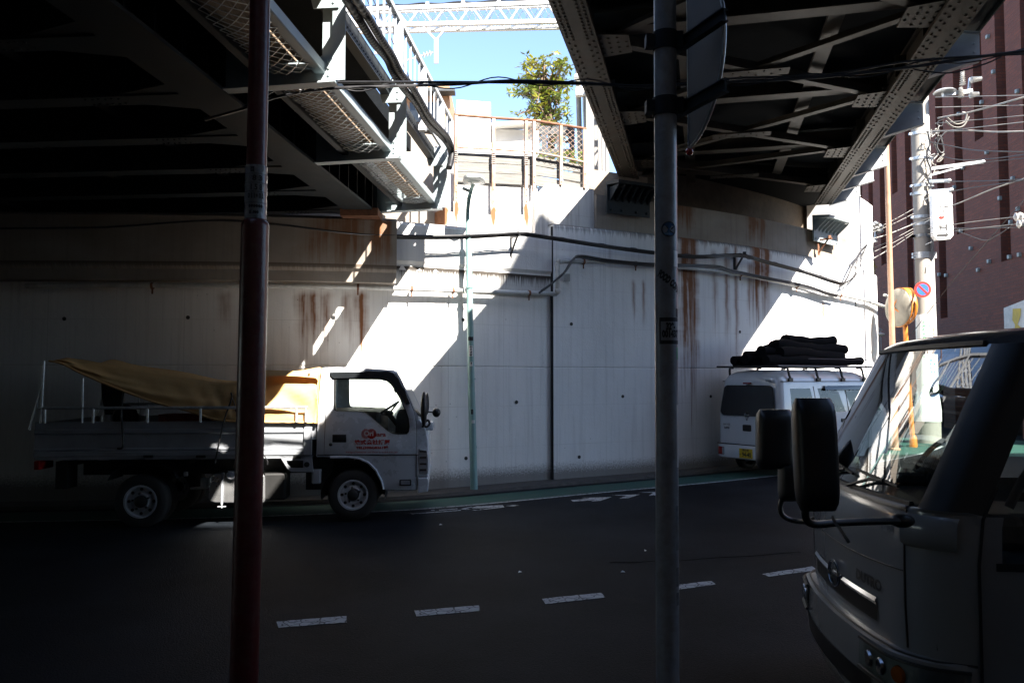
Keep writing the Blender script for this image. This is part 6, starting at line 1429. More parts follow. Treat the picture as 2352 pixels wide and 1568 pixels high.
qa.build('crown', MT['leaf'], tree, recalc=False); qb.build('crown', MT['leaf_y'], tree, recalc=False, label='yellowing leaf sprays at the top')
# dark ornamental gate behind the mesh
q = MB(); gd = 15.4
for (u0, v0, u1, v1) in ((1213, 300, 1316, 300), (1213, 352, 1316, 352)): q.bar(P(u0, v0, gd), P(u1, v1, gd), .06, .16)
for u in (1215, 1250, 1285, 1314): q.bar(P(u, 296, gd), P(u, 390, gd), .1, .05, up=(0, 1, 0))
for u, v, r in ((1232, 318, .085), (1268, 322, .08), (1300, 318, .07)): q.tube([P(u, v, gd) + V((r * math.cos(a), 0, r * math.sin(a))) for a in [2 * PI * i / 18 for i in range(19)]], .025, 6)
tag(q.build('iron_gate', MT['gate_dark']), 'dark iron gate with round openings behind the mesh, under the tree', 'gate')
q = MB()
for k in range(260):
    c = P(rnd.uniform(1225, 1340), rnd.uniform(350, 385), 14.4 + rnd.uniform(-.2, .3)); a = rnd.uniform(0, 6.3); d = V((math.cos(a), math.sin(a), rnd.uniform(-.2, .8))).normalized(); sdv = d.cross(V((0, 0, 1))).normalized() * .02; q.add([c, c + d * .05 + sdv, c + d * .1, c + d * .05 - sdv], [(0, 1, 2, 3)])
for k in range(12):
    c = P(rnd.uniform(1230, 1335), 400, 14.4); q.tube([c, c + V((rnd.uniform(-.1, .1), 0, .25))], .008, 4)
tag(q.build('shrub', MT['leaf'], recalc=False), 'low clipped green shrub behind the mesh beside the boards', 'shrub')
# utility pole with boxes and sheet fence right of the tree
up_l = thing('utility_pole', 'thin grey utility pole with white boxes standing between the tree and the riveted bridge', 'utility pole', P(1330, 400, 15.2))
MB().tube([P(1334, 430, 15.2), P(1326, 110, 15.2)], .05, 12).build('pole', MT['concrete'], up_l, smooth=50)
q = MB(); q.box(P(1334, 212, 15.1), (.2, .15, .16)); q.build('meter_box', MT['plaster'], up_l, bevel=.01)
q = MB(); q.ball(P(1329, 178, 15.1), .1, 10, 8, (1, 1, .7)); q.build('junction_cover', MT['plaster'], up_l, smooth=60)
q = MB(); q.tube(smoothpath([P(1330, 185, 15.1), P(1341, 205, 15.1), P(1340, 235, 15.1), P(1344, 330, 15.1)], 5), .018, 6); q.build('conduit', MT['pipe'], up_l, smooth=60)
sf = thing('sheet_fence', 'tall grey sheet fence running back between the tree and the riveted bridge', 'fence', P(1375, 390, 15.5))
for k in range(6):
    u0 = 1348 + k * 9; q = MB(); vt = 205 + k * 22; a = P(u0, vt, 15.0 + k * 1.3); q.box((a.x, a.y, (a.z + 4.3) / 2), (.07, .5, a.z - 4.3)); q.build('fence_sheet', MT['corrug'], sf)
# brown apartment house far behind the railing
bb = thing('apartment_house', 'orange-brown apartment block with dark balconies seen through the white railing', 'building', P(980, 420, 32))
x0, x1 = P(925, 300, 32).x, P(1032, 300, 32).x; zt6 = P(980, 198, 32).z
MB().box(((x0 + x1) / 2, 34.5, zt6 / 2), (x1 - x0, 5, zt6)).build('wall', MT['brown_bld'], bb)
for k in range(6):
    zz = zt6 - .35 - k * 1.6; MB().box(((x0 + x1) / 2 + .1, 31.7, zz), (x1 - x0 + .3, .6, .12)).build('balcony', MT['gate_dark'], bb); MB().box(((x0 + x1) / 2, 31.97, zz - .75), ((x1 - x0) * .7, .06, .8)).build('window', MT['glass_dark'], bb)
    for j in range(5): pass
# overhead line gantry
gd = 15.0
gn = thing('line_gantry', 'white lattice overhead line gantry crossing the sky between the two bridges', 'gantry', P(1000, 60, gd))
def gp_(u, v, o=0.0): return P(u, v, gd + o)
topl = lambda u: 22 - (u - 855) * .037; botl = lambda u: 59 - (u - 855) * .0225
UA, UB = 560, 1640
for nm, f, o in (('top_chord', topl, 0), ('bottom_chord', botl, 0), ('top_chord', lambda u: topl(u) + 6, .7), ('bottom_chord', lambda u: botl(u) + 14, .7)):
    MB().bar(gp_(UA, f(UA), o), gp_(UB, f(UB), o), .075, .075).build(nm, MT['steel_white'], gn)
u = UA; q = MB(); q2 = MB(); k = 0
while u < UB:
    q.bar(gp_(u, topl(u)), gp_(u + 29, botl(u + 29)), .04, .03); q.bar(gp_(u + 29, botl(u + 29)), gp_(u + 58, topl(u + 58)), .04, .03)
    q2.bar(gp_(u, botl(u)), gp_(u + 29, botl(u + 29) + 14, .7), .03, .03); q2.bar(gp_(u + 29, botl(u + 29) + 14, .7), gp_(u + 58, botl(u + 58)), .03, .03); u += 58
q.build('lattice', MT['steel_white'], gn); q2.build('lattice', MT['galv'], gn)
q = MB(); cell = .07; na = int((P(UB, 40, gd).x - P(900 - 60, 40, gd).x) / cell)
pA0, pB0 = gp_(840, topl(840), .35), gp_(UB, topl(UB), .35)
for i in range(na):
    for j in range(4):
        def mp_(i_, j_): p = pA0.lerp(pB0, i_ / na); return p + V((0, .0 + .3 * j_ / 4, -.35 * j_ / 4))
        q.bar(mp_(i, j), mp_(i + 1, j + 1), .009, .009) if (i + j) % 2 == 0 else q.bar(mp_(i + 1, j), mp_(i, j + 1), .009, .009)
q.build('mesh_screen', MT['galv'], gn)
for u in range(900, 1290, 82): 
    q = MB(); q.box(gp_(u, topl(u) - 4), (.06, .06, .12)); q.bar(gp_(u - 5, topl(u) - 6), gp_(u + 5, topl(u) - 6), .05, .03); q.build('cable_saddle', MT['galv'], gn)
tag(MB().tube(smoothpath([gp_(UA + i * 41, topl(UA + i * 41) - 8 + (3 if i % 2 else 0)) for i in range(27)], 4), .03, 6).build('power_cable', MT['black'], smooth=60), 'black cable lying in saddles along the top of the white gantry', 'cable')
q = MB(); q.bar(gp_(970, botl(970) + 3), gp_(1002, 93), .045, .03); q.bar(gp_(1030, botl(1030) + 3), gp_(1002, 93), .045, .03); q.bar(gp_(1002, 90), gp_(1002, 146), .075, .05, up=(0, 1, 0)); q.build('hanger', MT['steel_white'], gn)
ins_ = MB(); ins_.tube([gp_(995, 121), gp_(960, 131), gp_(905, 148)], .014, 6)
for k in range(3): ins_.lathe([(.02, -.02), (.06, 0), (.02, .02)], gp_(988 - 7 * k, 123 + 2 * k), (1, 0, .2), 10)
ins_.build('insulator', MT['porcelain'], gn)
q = MB(); q.bar(gp_(870, 30, .1), gp_(872, 122, .1), .05, .05, up=(0, 1, 0)); q.bar(gp_(905, 20, .1), gp_(907, 125, .1), .05, .05, up=(0, 1, 0)); q.bar(gp_(860, 122, .1), gp_(910, 118, .1), .05, .05); q.build('hanger', MT['steel_white'], gn)
for k in range(3): tag(MB().tube([gp_(820 + k * 14, -20), gp_(960 + k * 18, 300)], .012, 5).build('contact_wire', MT['cable']), ['thin dark rail wire slanting behind the railing, left of three', 'thin dark rail wire slanting behind the railing, middle of three', 'thin dark rail wire slanting behind the railing, right of three'][k], 'wire', 'rail wires behind the railing')
# twisted cables crossing the whole picture under the bridges
cd = 6.3
m1 = smoothpath([P(470, 275, cd), P(560, 250, cd), P(640, 222, cd), P(760, 204, cd), P(880, 199, cd), P(1040, 194, cd), P(1180, 186, cd), P(1330, 191, cd), P(1480, 198, cd), P(1640, 190, cd), P(1850, 180, cd), P(2050, 160, cd), P(2200, 138, cd), P(2420, 108, cd)], 8)
m2 = smoothpath([P(560, 246, cd), P(660, 195, cd), P(740, 190, cd), P(900, 189, cd), P(1040, 189, cd), P(1180, 190, cd), P(1330, 193, cd), P(1500, 196, cd), P(1700, 180, cd), P(1900, 172, cd), P(2100, 140, cd), P(2420, 120, cd)], 8)
cl_ = []
for i, p in enumerate(m1[20:]): cl_.append(p + V((0, .0, .035 * math.sin(i * .55))))
tag(MB().tube(m1, .0125, 6).build('overhead_cable', MT['cable'], smooth=60), 'thicker black overhead cable spanning the street under both bridges', 'cable', 'twisted overhead cables')
tag(MB().tube(m2, .010, 6).build('overhead_cable', MT['cable'], smooth=60), 'straighter black overhead cable stretched just above the thicker twisted one', 'cable', 'twisted overhead cables')
tag(MB().tube(cl_, .0055, 5).build('lashing_wire', MT['cable'], smooth=60), 'thin wire looping around the overhead cables in front of the sky', 'wire')
tag(MB().tube(smoothpath([P(2100, 160, cd), P(2180, 168, cd), P(2260, 148, cd), P(2300, 130, cd)], 6), .006, 5).build('slack_wire', MT['cable'], smooth=60), 'slack black wire loop below the overhead cable at upper right', 'wire')

# ================================================================== RIGHT SIDE OF THE STREET
# brick building: wall plane running away along the street
bd = V((math.sin(rad(6.7)), math.cos(rad(6.7)), 0)); bn = V((-bd.y, bd.x, 0)); BO = V((11.9, 16.0, 0))
bk_ = thing('brick_building', 'tall dark red brick building with narrow vertical recesses on the right side of the street', 'building', BO + bd * 7)
def Bp(a, z, o=0.0): return BO + bd * a + bn * o + V((0, 0, z))
BH = 15.5; BL = 15.0; BA = .3
def bpanel(mb, a0, a1, z0, z1, o=0.0):
    b0 = len(mb.v); pts = [(a0, z0), (a1, z0), (a1, z1), (a0, z1)]
    for i, (a, z) in enumerate(pts): mb.uv[b0 + i] = (a, z)
    mb.add([Bp(a, z, o) for a, z in pts], [(0, 1, 2, 3)])
def breveal(mb, a, z0, z1, o0, o1):
    b0 = len(mb.v)
    for i, (o_, z) in enumerate(((o0, z0), (o1, z0), (o1, z1), (o0, z1))): mb.uv[b0 + i] = (a + o_, z)
    mb.add([Bp(a, z0, o0), Bp(a, z0, o1), Bp(a, z1, o1), Bp(a, z1, o0)], [(0, 1, 2, 3)])
front = MB(); slots = MB(); slotl = []
a = BA; k = 0; GF = 3.0
while a < BL:
    wd_ = .75; sl_w = .5
    bpanel(front, a, a + wd_, GF, BH); st = GF + (.4 + 1.15 * ((k * 3) % 5)); 
    bpanel(front, a + wd_, a + wd_ + sl_w, GF, st); breveal(front, a + wd_, st, BH, 0, -.3); breveal(front, a + wd_ + sl_w, st, BH, 0, -.3); bpanel(slots, a + wd_, a + wd_ + sl_w, st, BH, -.3)
    b0 = len(front.v)
    for i, (aa, o_) in enumerate(((a + wd_, 0), (a + wd_ + sl_w, 0), (a + wd_ + sl_w, -.3), (a + wd_, -.3))): front.uv[b0 + i] = (aa, st + o_)
    front.add([Bp(aa, st, o_) for aa, o_ in ((a + wd_, 0), (a + wd_ + sl_w, 0), (a + wd_ + sl_w, -.3), (a + wd_, -.3))], [(0, 1, 2, 3)])
    slotl.append((a + wd_, sl_w, st)); a += wd_ + sl_w; k += 1
ae = a
bpanel(front, BA, ae, 2.45, GF)
b0 = len(front.v)
for (aa, o0, o1) in ((BA, 0, -8), (ae, 0, -8)): breveal(front, aa, 0, BH, o0, o1)
front.build('wall', MT['brick'], bk_, recalc=False)
MT['recess'] = mat('recess_brick', (.045, .022, .02), .85, bump=.2)
slots.build('recess_wall', MT['recess'], bk_, recalc=False)
for i, (aa, sw, st) in enumerate(slotl):
    z = st + .8
    while z < BH - 1:
        MB().bar(Bp(aa + sw / 2, z, -.28), Bp(aa + sw / 2, z + .9, -.28), sw * .8, .03, up=bn).build('window', MT['glass_dark'], bk_); z += 2.6
# ground floor: piers and dark openings
a = BA; k = 0
while a < ae - .5:
    q = MB(); pw = .8 if k % 2 else .5; bpanel(q, a, a + pw, 0, 2.45, .02); breveal(q, a, 0, 2.45, .02, -.6); breveal(q, a + pw, 0, 2.45, .02, -.6); q.build('pier', MT['brick'], bk_, recalc=False)
    q = MB(); q.bar(Bp(a + pw + .8, .0, -.5), Bp(a + pw + .8, 2.4, -.5), 1.6, .04, up=bn); q.build('shop_window', MT['glass_dark'], bk_)
    q = MB(); q.bar(Bp(a + pw + .8, 1.2, -.46), Bp(a + pw + .8, 2.4, -.46), .06, .04, up=bn); q.bar(Bp(a + pw, 1.95, -.46), Bp(a + pw + 1.6, 1.95, -.46), .05, .05); q.build('window_frame', MT['gate_dark'], bk_)
    a += pw + 1.6; k += 1
for (u, v) in ((2245, 118), (2272, 85), (2258, 235), (2205, 262), (2195, 430), (2210, 530), (2270, 350), (2300, 455), (2325, 510), (2160, 630), (2176, 632), (2275, 600), (2322, 590), (2140, 640), (2233, 570), (2250, 620), (2342, 480), (2345, 585), (2330, 410), (2215, 385), (2340, 210), (2285, 165)):
    c = on_plane(u, v, BO, bn); q = MB(); q.box(c + bn * .04, (.08, .08, .1)); q.box(c + bn * .02 - V((0, 0, .03)), (.05, .05, .05)); q.build('wall_lamp', MT['lamp_body'], bk_, bevel=.012)
# recessed dark street wall signs: plain mural board
mp0, mp1 = on_plane(2322, 770, BO, bn), on_plane(2420, 760, BO, bn)
mu = thing('mural_board', 'white board with yellow painted shapes on the brick facade at the right picture edge', 'board', mp0 + bn * .1)
zt7 = on_plane(2322, 707, BO, bn).z; q = MB(); q.prism([mp0 + bn * .1, mp1 + bn * .1, V((mp1.x, mp1.y, zt7 + .2)) + bn * .1, V((mp0.x, mp0.y, zt7)) + bn * .1], bn * .05); q.build('board', MT['mural_white'], mu)
ym = MB(); pl = [(2326, 709), (2345, 708), (2344, 725), (2337, 745), (2345, 752), (2343, 768), (2330, 768), (2331, 745), (2325, 735)]
ym.add([on_plane(u, v, BO + bn * .16, bn) for u, v in pl], [list(range(len(pl)))]); ym.build('painted_shape', MT['yellow_mural'], mu)
# concrete utility pole
pd = 18.4
pb = P(2126, 1000, pd); pb.z = gz(pb.x)
cp = thing('utility_pole', 'stout concrete utility pole carrying many wires, in sun in front of the brick building', 'utility pole', pb)
px = lambda v: 2110 + (v - 300) * .0315
pA, pB = P(px(1010), 1010, pd), P(px(-250), -250, pd); pA.z = gz(pA.x)
MB().tube([pA, pB], [.185, .135], 20).build('pole', MT['concrete'], cp, smooth=50)
cxo = V((.2, -.02, 0))
MB().tube([pA + V((.2, -.03, .6)), pB + V((.17, -.03, 0))], .055, 10).build('conduit', MT['pipe'], cp, smooth=50)
def pp_(v): k = (v - 1010) / (-250 - 1010); return pA.lerp(pB, k), .185 - .05 * k
for v in (315, 372, 434, 452, 505, 521, 548, 548, 588, 595):
    c, r = pp_(v); q = MB(); q.lathe([(r, -.035), (r + .012, -.035), (r + .012, .035), (r, .035)], c, (0, 0, 1), 18); q.box(c + V((-r - .03, 0, 0)), (.08, .06, .05)); q.box(c + V((r + .05, -.04, 0)), (.14, .07, .07)); q.build('band', MT['galv'], cp, smooth=40)
for v in (340, 400, 470, 520, 570, 620):
    c, r = pp_(v); MB().tube([c + V((-.02, -r, 0)), c + V((.06, -r - .16, .05))], .01, 6).build('step_bolt', MT['galv'], cp)
# advert sleeve and flared white foot
c0, r0 = pp_(725); c1_, r1 = pp_(880)
MB().lathe([(r0 + .012, 0), (r0 + .016, -(c0.z - c1_.z) * .5), (r1 + .02, -(c0.z - c1_.z))], c0, (0, 0, 1), 24).build('advert_sleeve', MT['sign_white'], cp, smooth=50, label='white advertising sleeve with green lettering')
t = MB()
for i in range(14):
    cc2 = c0.lerp(c1_, .12 + i * .055); 
    for j in (-.1, .02, .12):
        f = wrap(cc2, r0 + .022, FAC - .25); patch(t, f, j, j + .035 + .02 * ((i * 7 + int(j * 50)) % 3), 0, .03 + .012 * (i % 3), 3)
t.build('print', MT['green_ink'], cp)
t = MB(); f = wrap(c0.lerp(c1_, .3), r0 + .024, FAC + .75); patch(t, f, -.03, .03, -.35, .2, 3); t.build('print', MT['orange'], cp)
zf = lambda v: P(2150, v, pd).z
MB().lathe([(.27, 0), (.27, .5)], pA, (0, 0, 1), 24).build('footing', MT['concrete'], cp, smooth=40)
MB().lathe([(.285, .5), (.285, .75), (.26, 1.0), (.21, 1.25), (.2, 1.5)], pA, (0, 0, 1), 24).build('foot_sleeve', MT['sign_white'], cp, smooth=60)
# pole hardware
hw_ = MB(); c, r = pp_(225)
q = MB(); q.bar(P(2165, 218, 18.1), P(2232, 210, 18.1), .09, .09); q.bar(P(2225, 213, 18.1), P(2228, 180, 18.1), .05, .05); q.lathe([(.22, -.03), (.25, 0), (.2, .04)], P(2170, 212, 18.15), (0, 0, 1), 16); ca = q.build('insulator_arm', MT['galv'], cp)
for (u0, v0, u1, v1) in ((2211, 196, 2211, 168), (2208, 225, 2207, 204), (2230, 184, 2252, 181), (2228, 219, 2246, 216)):
    q = MB(); a, b = P(u0, v0, 18.0), P(u1, v1, 18.0); L_ = (b - a).length; pf_ = []
    for i in range(7): h = L_ * i / 6; pf_ += [(.035, h), (.075 * (1 - .05 * i), h + L_ / 16), (.035, h + L_ / 8)]
    q.lathe(pf_, a, (b - a), 12); q.build('insulator', MT['porcelain'], ca, smooth=30)
for k, (v, u1, v1) in enumerate(((388, 2258, 372), (417, 2180, 415), (440, 2185, 436))):
    q = MB(); q.bar(P(2135, v, 18.15), P(u1, v1, 17.9), .07, .07)
    if k == 0: q.bar(P(2140, 402, 18.1), P(2210, 383, 18.0), .04, .04)
    q.ball(P(u1, v1, 17.9), .05, 8, 6); q.build('cross_arm', MT['galv'], cp)
for k, pts in enumerate(([(2130, 300), (2135, 330), (2128, 360), (2138, 390), (2132, 405)], [(2145, 330), (2155, 352), (2140, 372), (2150, 380)], [(2160, 310), (2168, 345), (2160, 350), (2152, 332), (2170, 305), (2195, 300)], [(2175, 270), (2195, 285), (2215, 280), (2220, 262), (2210, 258)], [(2172, 278), (2190, 292), (2212, 290), (2226, 268)])):
    tag(MB().tube(smoothpath([P(u, v, 17.95 - .03 * k) for u, v in pts], 8), .018, 6).build('cable_loop', MT['wire_pale'] if k in (1, 3, 4) else MT['cable'], smooth=60), ['dark tangled cable loop running down the concrete pole', 'small pale cable loop tucked beside the pole bands', 'dark hanging cable loop right of the pole below the coils', 'upper pale coiled cable right of the concrete pole', 'outer pale coiled cable right of the concrete pole'][k], 'cable loop', 'cable loops at the concrete pole')
W2 = lambda x, y: (1647 + x / 3.332, y / 3.332)
W3 = lambda x, y: (1882 + x / 4.443, 470.6 + y / 4.443)
wires = [
    ([W2(1670, 745), W2(2420, 728)], .012, 'p', 'highest pale wire crossing the brick facade'), ([W2(1670, 822), W2(2420, 804)], .012, 'p', 'second highest pale wire crossing the brick facade'),
    ([W2(1690, 905), W2(1800, 885), W2(1900, 868), W2(2120, 810), W2(2420, 725)], .03, 'p', 'thick twisted pale cable rising to the upper right from the coils'), ([W2(1670, 945), W2(2420, 878)], .012, 'p', 'pale wire just below the cable coils'),
    ([W2(1600, 1020), W2(1900, 985), W2(2420, 926)], .014, 'p', 'pale wire rising right from the pole band below the coils'), ([W2(1600, 1005), W2(1780, 1002), W2(1950, 1000), W2(2150, 1010), W2(2420, 1002)], .026, 'p', 'thick twisted nearly level cable below the coils'),
    ([W2(1620, 1085), W2(1800, 1120), W2(2000, 1152), W2(2420, 1164)], .02, 'd', 'dark sagging cable under the thick level one'), ([W2(1660, 1180), W2(1850, 1222), W2(2100, 1215), W2(2420, 1172)], .016, 'd', 'dark cable sagging shallowly above the long wire arm'),
    ([W2(1990, 1250), W2(2200, 1225), W2(2420, 1205)], .012, 'd', 'dark wire leaving the tip of the long wire arm'), ([W2(1740, 1388), W2(2050, 1385), W2(2420, 1366)], .016, 'd', 'dark wire from the upper clamp arm above the sign'),
    ([W2(1760, 1470), W2(1990, 1430), W2(2420, 1372)], .014, 'd', 'dark wire from the lower clamp arm above the sign'), ([W2(1700, 1600), W2(1850, 1555), W2(2100, 1450), W2(2420, 1345)], .022, 'p', 'thick pale cable rising from behind the shop sign'),
    ([W3(1110, 245), W3(1500, 180), W3(2040, 118), W3(2200, 100)], .012, 'p', 'pale wire with a white insulator passing the lower shop sign'), ([W3(1110, 300), W3(1500, 250), W3(2070, 190), W3(2200, 172)], .012, 'p', 'lower pale wire with a white insulator under the first'),
    ([W3(1370, 240), W3(1700, 235), W3(2200, 222)], .016, 'd', 'level black cable right of the shop sign'), ([W3(1370, 258), W3(1500, 300), W3(1690, 362), W3(1820, 310), W3(1930, 235)], .014, 'd', 'black cable drooping in a loop right of the shop sign'),
    ([W3(930, 1330), W3(1320, 830), W3(1700, 390), W3(2020, 30), W3(2200, -170)], .012, 'd', 'black guy wire slanting across the brick facade'),
    ([W3(540, 345), W3(700, 300), W3(950, 200), W3(1130, 130)], .02, 'p', 'thick pale cable joining the wall end to the concrete pole')]
for pts, r, m_, lb2 in wires:
    n_ = len(pts); P3 = [P(u, v, 18.0 - 4.0 * max(0, (u - 2110) / 300)) for u, v in pts]
    tag(MB().tube(smoothpath(P3, 6), r * .62, 6).build('overhead_wire', MT['wire_pale'] if m_ == 'p' else MT['cable'], smooth=60), lb2, 'wire', 'overhead wires at the concrete pole')
for k in range(2):
    c = P(*W3((2040, 2068)[k], (118, 190)[k]), 18.0 - 4 * (W3((2040, 2068)[k], 0)[0] - 2110) / 300); q = MB(); q.lathe([(.04, -.09), (.085, -.06), (.06, -.02), (.085, .02), (.06, .05), (.03, .09)], c, (1, -.3, .15), 12); tag(q.build('insulator', MT['porcelain'], smooth=30), ['upper white strain insulator on the pale wire near the right edge', 'lower white strain insulator on the pale wire near the right edge'][k], 'insulator', 'strain insulators')
for k, (a, b) in enumerate((((505, 270), (960, 40)), ((510, 290), (960, 90)), ((500, 460), (960, 240)), ((505, 500), (960, 270)), ((520, 565), (960, 290)), ((500, 560), (720, 440)))):
    tag(MB().tube(smoothpath([P(*W3(*a), 18.2), P(*W3((a[0] + b[0]) / 2, (a[1] + b[1]) / 2 + 12), 18.2), P(*W3(*b), 18.2)], 5), .006, 5).build('service_wire', MT['wire_pale']), 'thin service wire fanning from the wall end to the concrete pole', 'wire', 'thin service wires left of the concrete pole')
# shop sign hanging on the pole
ssd = 17.9
sg = thing('shop_sign', 'white clipped-corner shop sign with red lips and an arrow, fixed to the concrete pole', 'sign', P(2165, 550, ssd))
pl = [(2149, 440), (2180, 438), (2187, 446), (2190, 540), (2182, 549), (2153, 551), (2145, 541), (2142, 448)]
q = MB(); q.prism([P(u, v, ssd) for u, v in pl], (0, .14, 0)); q.build('sign_box', MT['sign_white'], sg)
t = MB(); tx = lambda u, v: (lambda x, y: P(u, v, ssd - .012) + V((x, 0, y)))
add_text(t, 'USED', .07, tx(2164, 450), width=.2); add_text(t, 'VINTAGE', .07, tx(2164, 459), width=.3); add_text(t, 'SHOP', .07, tx(2164, 468), width=.22)
t.build('lettering', MT['wire_pale'], sg)
t = MB(); add_text(t, 'H', .22, tx(2167, 523), width=.17); 
for pts in ([(2154, 477), (2160, 474), (2163, 475)], [(2169, 474), (2174, 472), (2178, 474)], [(2167, 480), (2168, 489)]): t.tube([P(u, v, ssd - .01) for u, v in pts], .006, 4)
t.add([P(u, v, ssd - .012) for u, v in ((2152, 538), (2172, 537), (2172, 534), (2180, 539), (2172, 545), (2172, 542), (2152, 543))], [list(range(7))]); t.build('lettering', MT['ink'], sg)
t = MB(); lp_ = [(2155, 499), (2159, 496), (2163, 497), (2167, 496), (2171, 498), (2167, 502), (2162, 503)]; t.add([P(u, v, ssd - .012) for u, v in lp_], [list(range(7))]); t.build('lips', MT['sign_red'], sg)
# no parking sign
ns = thing('no_parking_sign', 'round blue and red no-parking sign on the concrete pole', 'road sign', P(2119, 684, 17.9))
c = P(2119, 665, 17.9); rs = .18; nv = V((-.1, -1, 0)).normalized()
MB().lathe([(rs, 0), (rs, .012)], c, nv, 32).build('disc', MT['sign_red'], ns, smooth=40)
MB().lathe([(rs * .72, .012), (rs * .72, .016)], c, nv, 32).build('blue_field', MT['sign_blue'], ns, smooth=40)
ar = V((nv.y, -nv.x, 0)) * -1; q = MB(); q.bar(c + nv * .02 + (ar * -.62 + V((0, 0, .62))) * rs * .8, c + nv * .02 + (ar * .62 - V((0, 0, .62))) * rs * .8, .004, .045, up=(ar + V((0, 0, 1))).normalized()); q.build('red_bar', MT['sign_red'], ns)
MB().box(c + V((.0, .06, .0)), (.05, .1, .05)).build('clamp', MT['galv'], ns)
MT['mirror_backing'] = mat('mirror_backing', (.2, .185, .15), .5, bump=0)
# traffic mirrors on the orange post
tm = thing('traffic_mirror', 'orange post with two round convex traffic mirrors', 'traffic mirror', P(2090, 1010, 17.4))
a = P(2098, 1012, 17.4); a.z = gz(a.x); MB().tube(smoothpath([a, P(2092, 950, 17.4), P(2082, 800, 17.4), P(2076, 690, 17.4)], 5), .05, 14).build('post', MT['orange'], tm, smooth=50)
MB().lathe([(.08, 0), (.075, .2), (.05, .26)], a, (0, 0, 1), 14).build('post_base', MT['orange'], tm, smooth=50)
for (u, v, nv, rr_) in ((2063, 706, V((.98, .2, 0)), .42), (2087, 704, V((-1, .03, 0)), .37)):
    c = P(u, v, 17.3); nv = nv.normalized(); bk2 = MB().lathe([(.0, -.12), (rr_ * .6, -.1), (rr_ * .95, -.03), (rr_, 0), (rr_, .03), (rr_ * .97, .03)], c, nv, 36).build('mirror_back', MT['mirror_backing'] if u < 2070 else MT['orange'], tm, smooth=40)
    MB().lathe([(rr_ * .97, .02), (rr_ * .7, .05), (rr_ * .35, .065), (0, .07)], c, nv, 36).build('mirror_face', MT['mirror'], bk2, smooth=60)
    MB().tube([c + (nv.orthogonal().normalized() * math.cos(x) + nv.cross(nv.orthogonal().normalized()) * math.sin(x)) * rr_ + nv * .02 for x in [2 * PI * i / 36 for i in range(37)]], .016, 6).build('mirror_rim', MT['orange'], bk2, smooth=60)
    if u < 2070:
        for an in (.5, 2.2, 3.6): MB().bar(c - nv * .13, c - nv * .05 + (V((0, 0, 1)) * math.cos(an) + nv.cross(V((0, 0, 1))) * math.sin(an)) * rr_ * .7, .05, .03).build('back_strut', MT['orange'], bk2)
    hood = []; up = V((0, 0, 1)); sd2 = nv.cross(up)
    for k in range(17): an = -.25 + (PI + .5) * k / 16; e = sd2 * math.cos(an) + up * math.sin(an); hood.append([c + e * (rr_ + .012), c + e * (rr_ + .02) + nv * (.24 * max(.05, math.sin(max(0, min(PI, an)))))])
    MB().grid([[h[0] for h in hood], [h[1] for h in hood]]).build('hood', MT['orange'], bk2, smooth=60)
    MB().bar(c - nv * .1, P(2078, v + 4, 17.4), .05, .05).build('bracket', MT['orange'], tm)
# plain brown post
a = P(2056, 985, 16.8); a.z = gz(a.x); b = P(2036, 330, 16.8)
bp_ = thing('lamp_post', 'slim brown painted steel post between the wall end and the traffic mirror', 'post', a)
MB().tube([a, b], [.062, .05], 14).build('post', MT['brown_pole'], bp_, smooth=50)
MB().lathe([(.1, 0), (.1, .03), (.07, .05)], a, (0, 0, 1), 14).build('base_flange', MT['brown_pole'], bp_)
# far things beyond the wall end
d2 = 21.0
yt = thing('shrub', 'yellowing climber on the far side of the wall end', 'shrub', P(2004, 850, d2)); qa, qb = MB(), MB()
for k in range(420):
    v = rnd.uniform(600, 840); c = P(2003 + rnd.gauss(0, 3.5), v, d2 + rnd.uniform(-.3, .3)); a = rnd.uniform(0, 6.3); d = V((math.cos(a), math.sin(a), rnd.uniform(-.8, .6))).normalized(); sdv = d.cross(V((0, 0, 1))).normalized() * .035; (qb if rnd.random() < .6 else qa).add([c, c + d * .06 + sdv, c + d * .12, c + d * .06 - sdv], [(0, 1, 2, 3)])
MT['leaf_gold'] = mat('golden_leaf', (.5, .36, .05), .5, var=.4, bump=0)
qa.build('leaf_mass', MT['leaf'], yt, recalc=False); qb.build('leaf_mass', MT['leaf_gold'], yt, recalc=False); a = P(2003, 900, d2); a.z = gz(a.x); MB().tube([a, P(2002, 600, d2)], .03, 6).build('stem', MT['bark'], yt)
fl = thing('street_lamp', 'far street lamp head sticking out beyond the wall end', 'street lamp', P(2010, 770, d2)); q = MB(); q.ball(P(2013, 768, d2), .16, 12, 8, (1.4, 1, .35)); q.build('lamp_head', MT['plaster'], fl, smooth=60); q = MB(); q.tube([P(1998, 771, d2), P(2010, 769, d2)], .03, 6); a = P(1996, 900, d2); a.z = gz(a.x); q.tube([a, P(1996, 768, d2)], .05, 8); q.build('post', MT['pipe'], fl)
ti = thing('utility_pole', 'far pole with a small insulator arm showing beside the wall end', 'utility pole', P(1990, 870, 19.2)); q = MB(); q.tube([P(1990, 880, 19.2), P(1990, 500, 19.2)], .06, 8); q.build('pole', MT['concrete'], ti); q = MB(); q.bar(P(1992, 556, 19.2), P(2012, 553, 19.2), .06, .06); q.bar(P(2011, 556, 19.2), P(2012, 530, 19.2), .05, .05); ti = q.build('insulator_arm', MT['galv'], ti)
for (u, v) in ((2004, 523), (2012, 520), (2022, 526)): 
    q = MB(); q.lathe([(.05, -.1), (.09, -.05), (.05, 0), (.09, .05), (.04, .12)], P(u, v, 19.1), (0, 0, 1), 10); q.build('insulator', MT['porcelain'], ti, smooth=30)
hr = thing('handrail', 'white steps handrail beyond the wall end', 'handrail', P(2008, 900, 21.5)); q = MB()
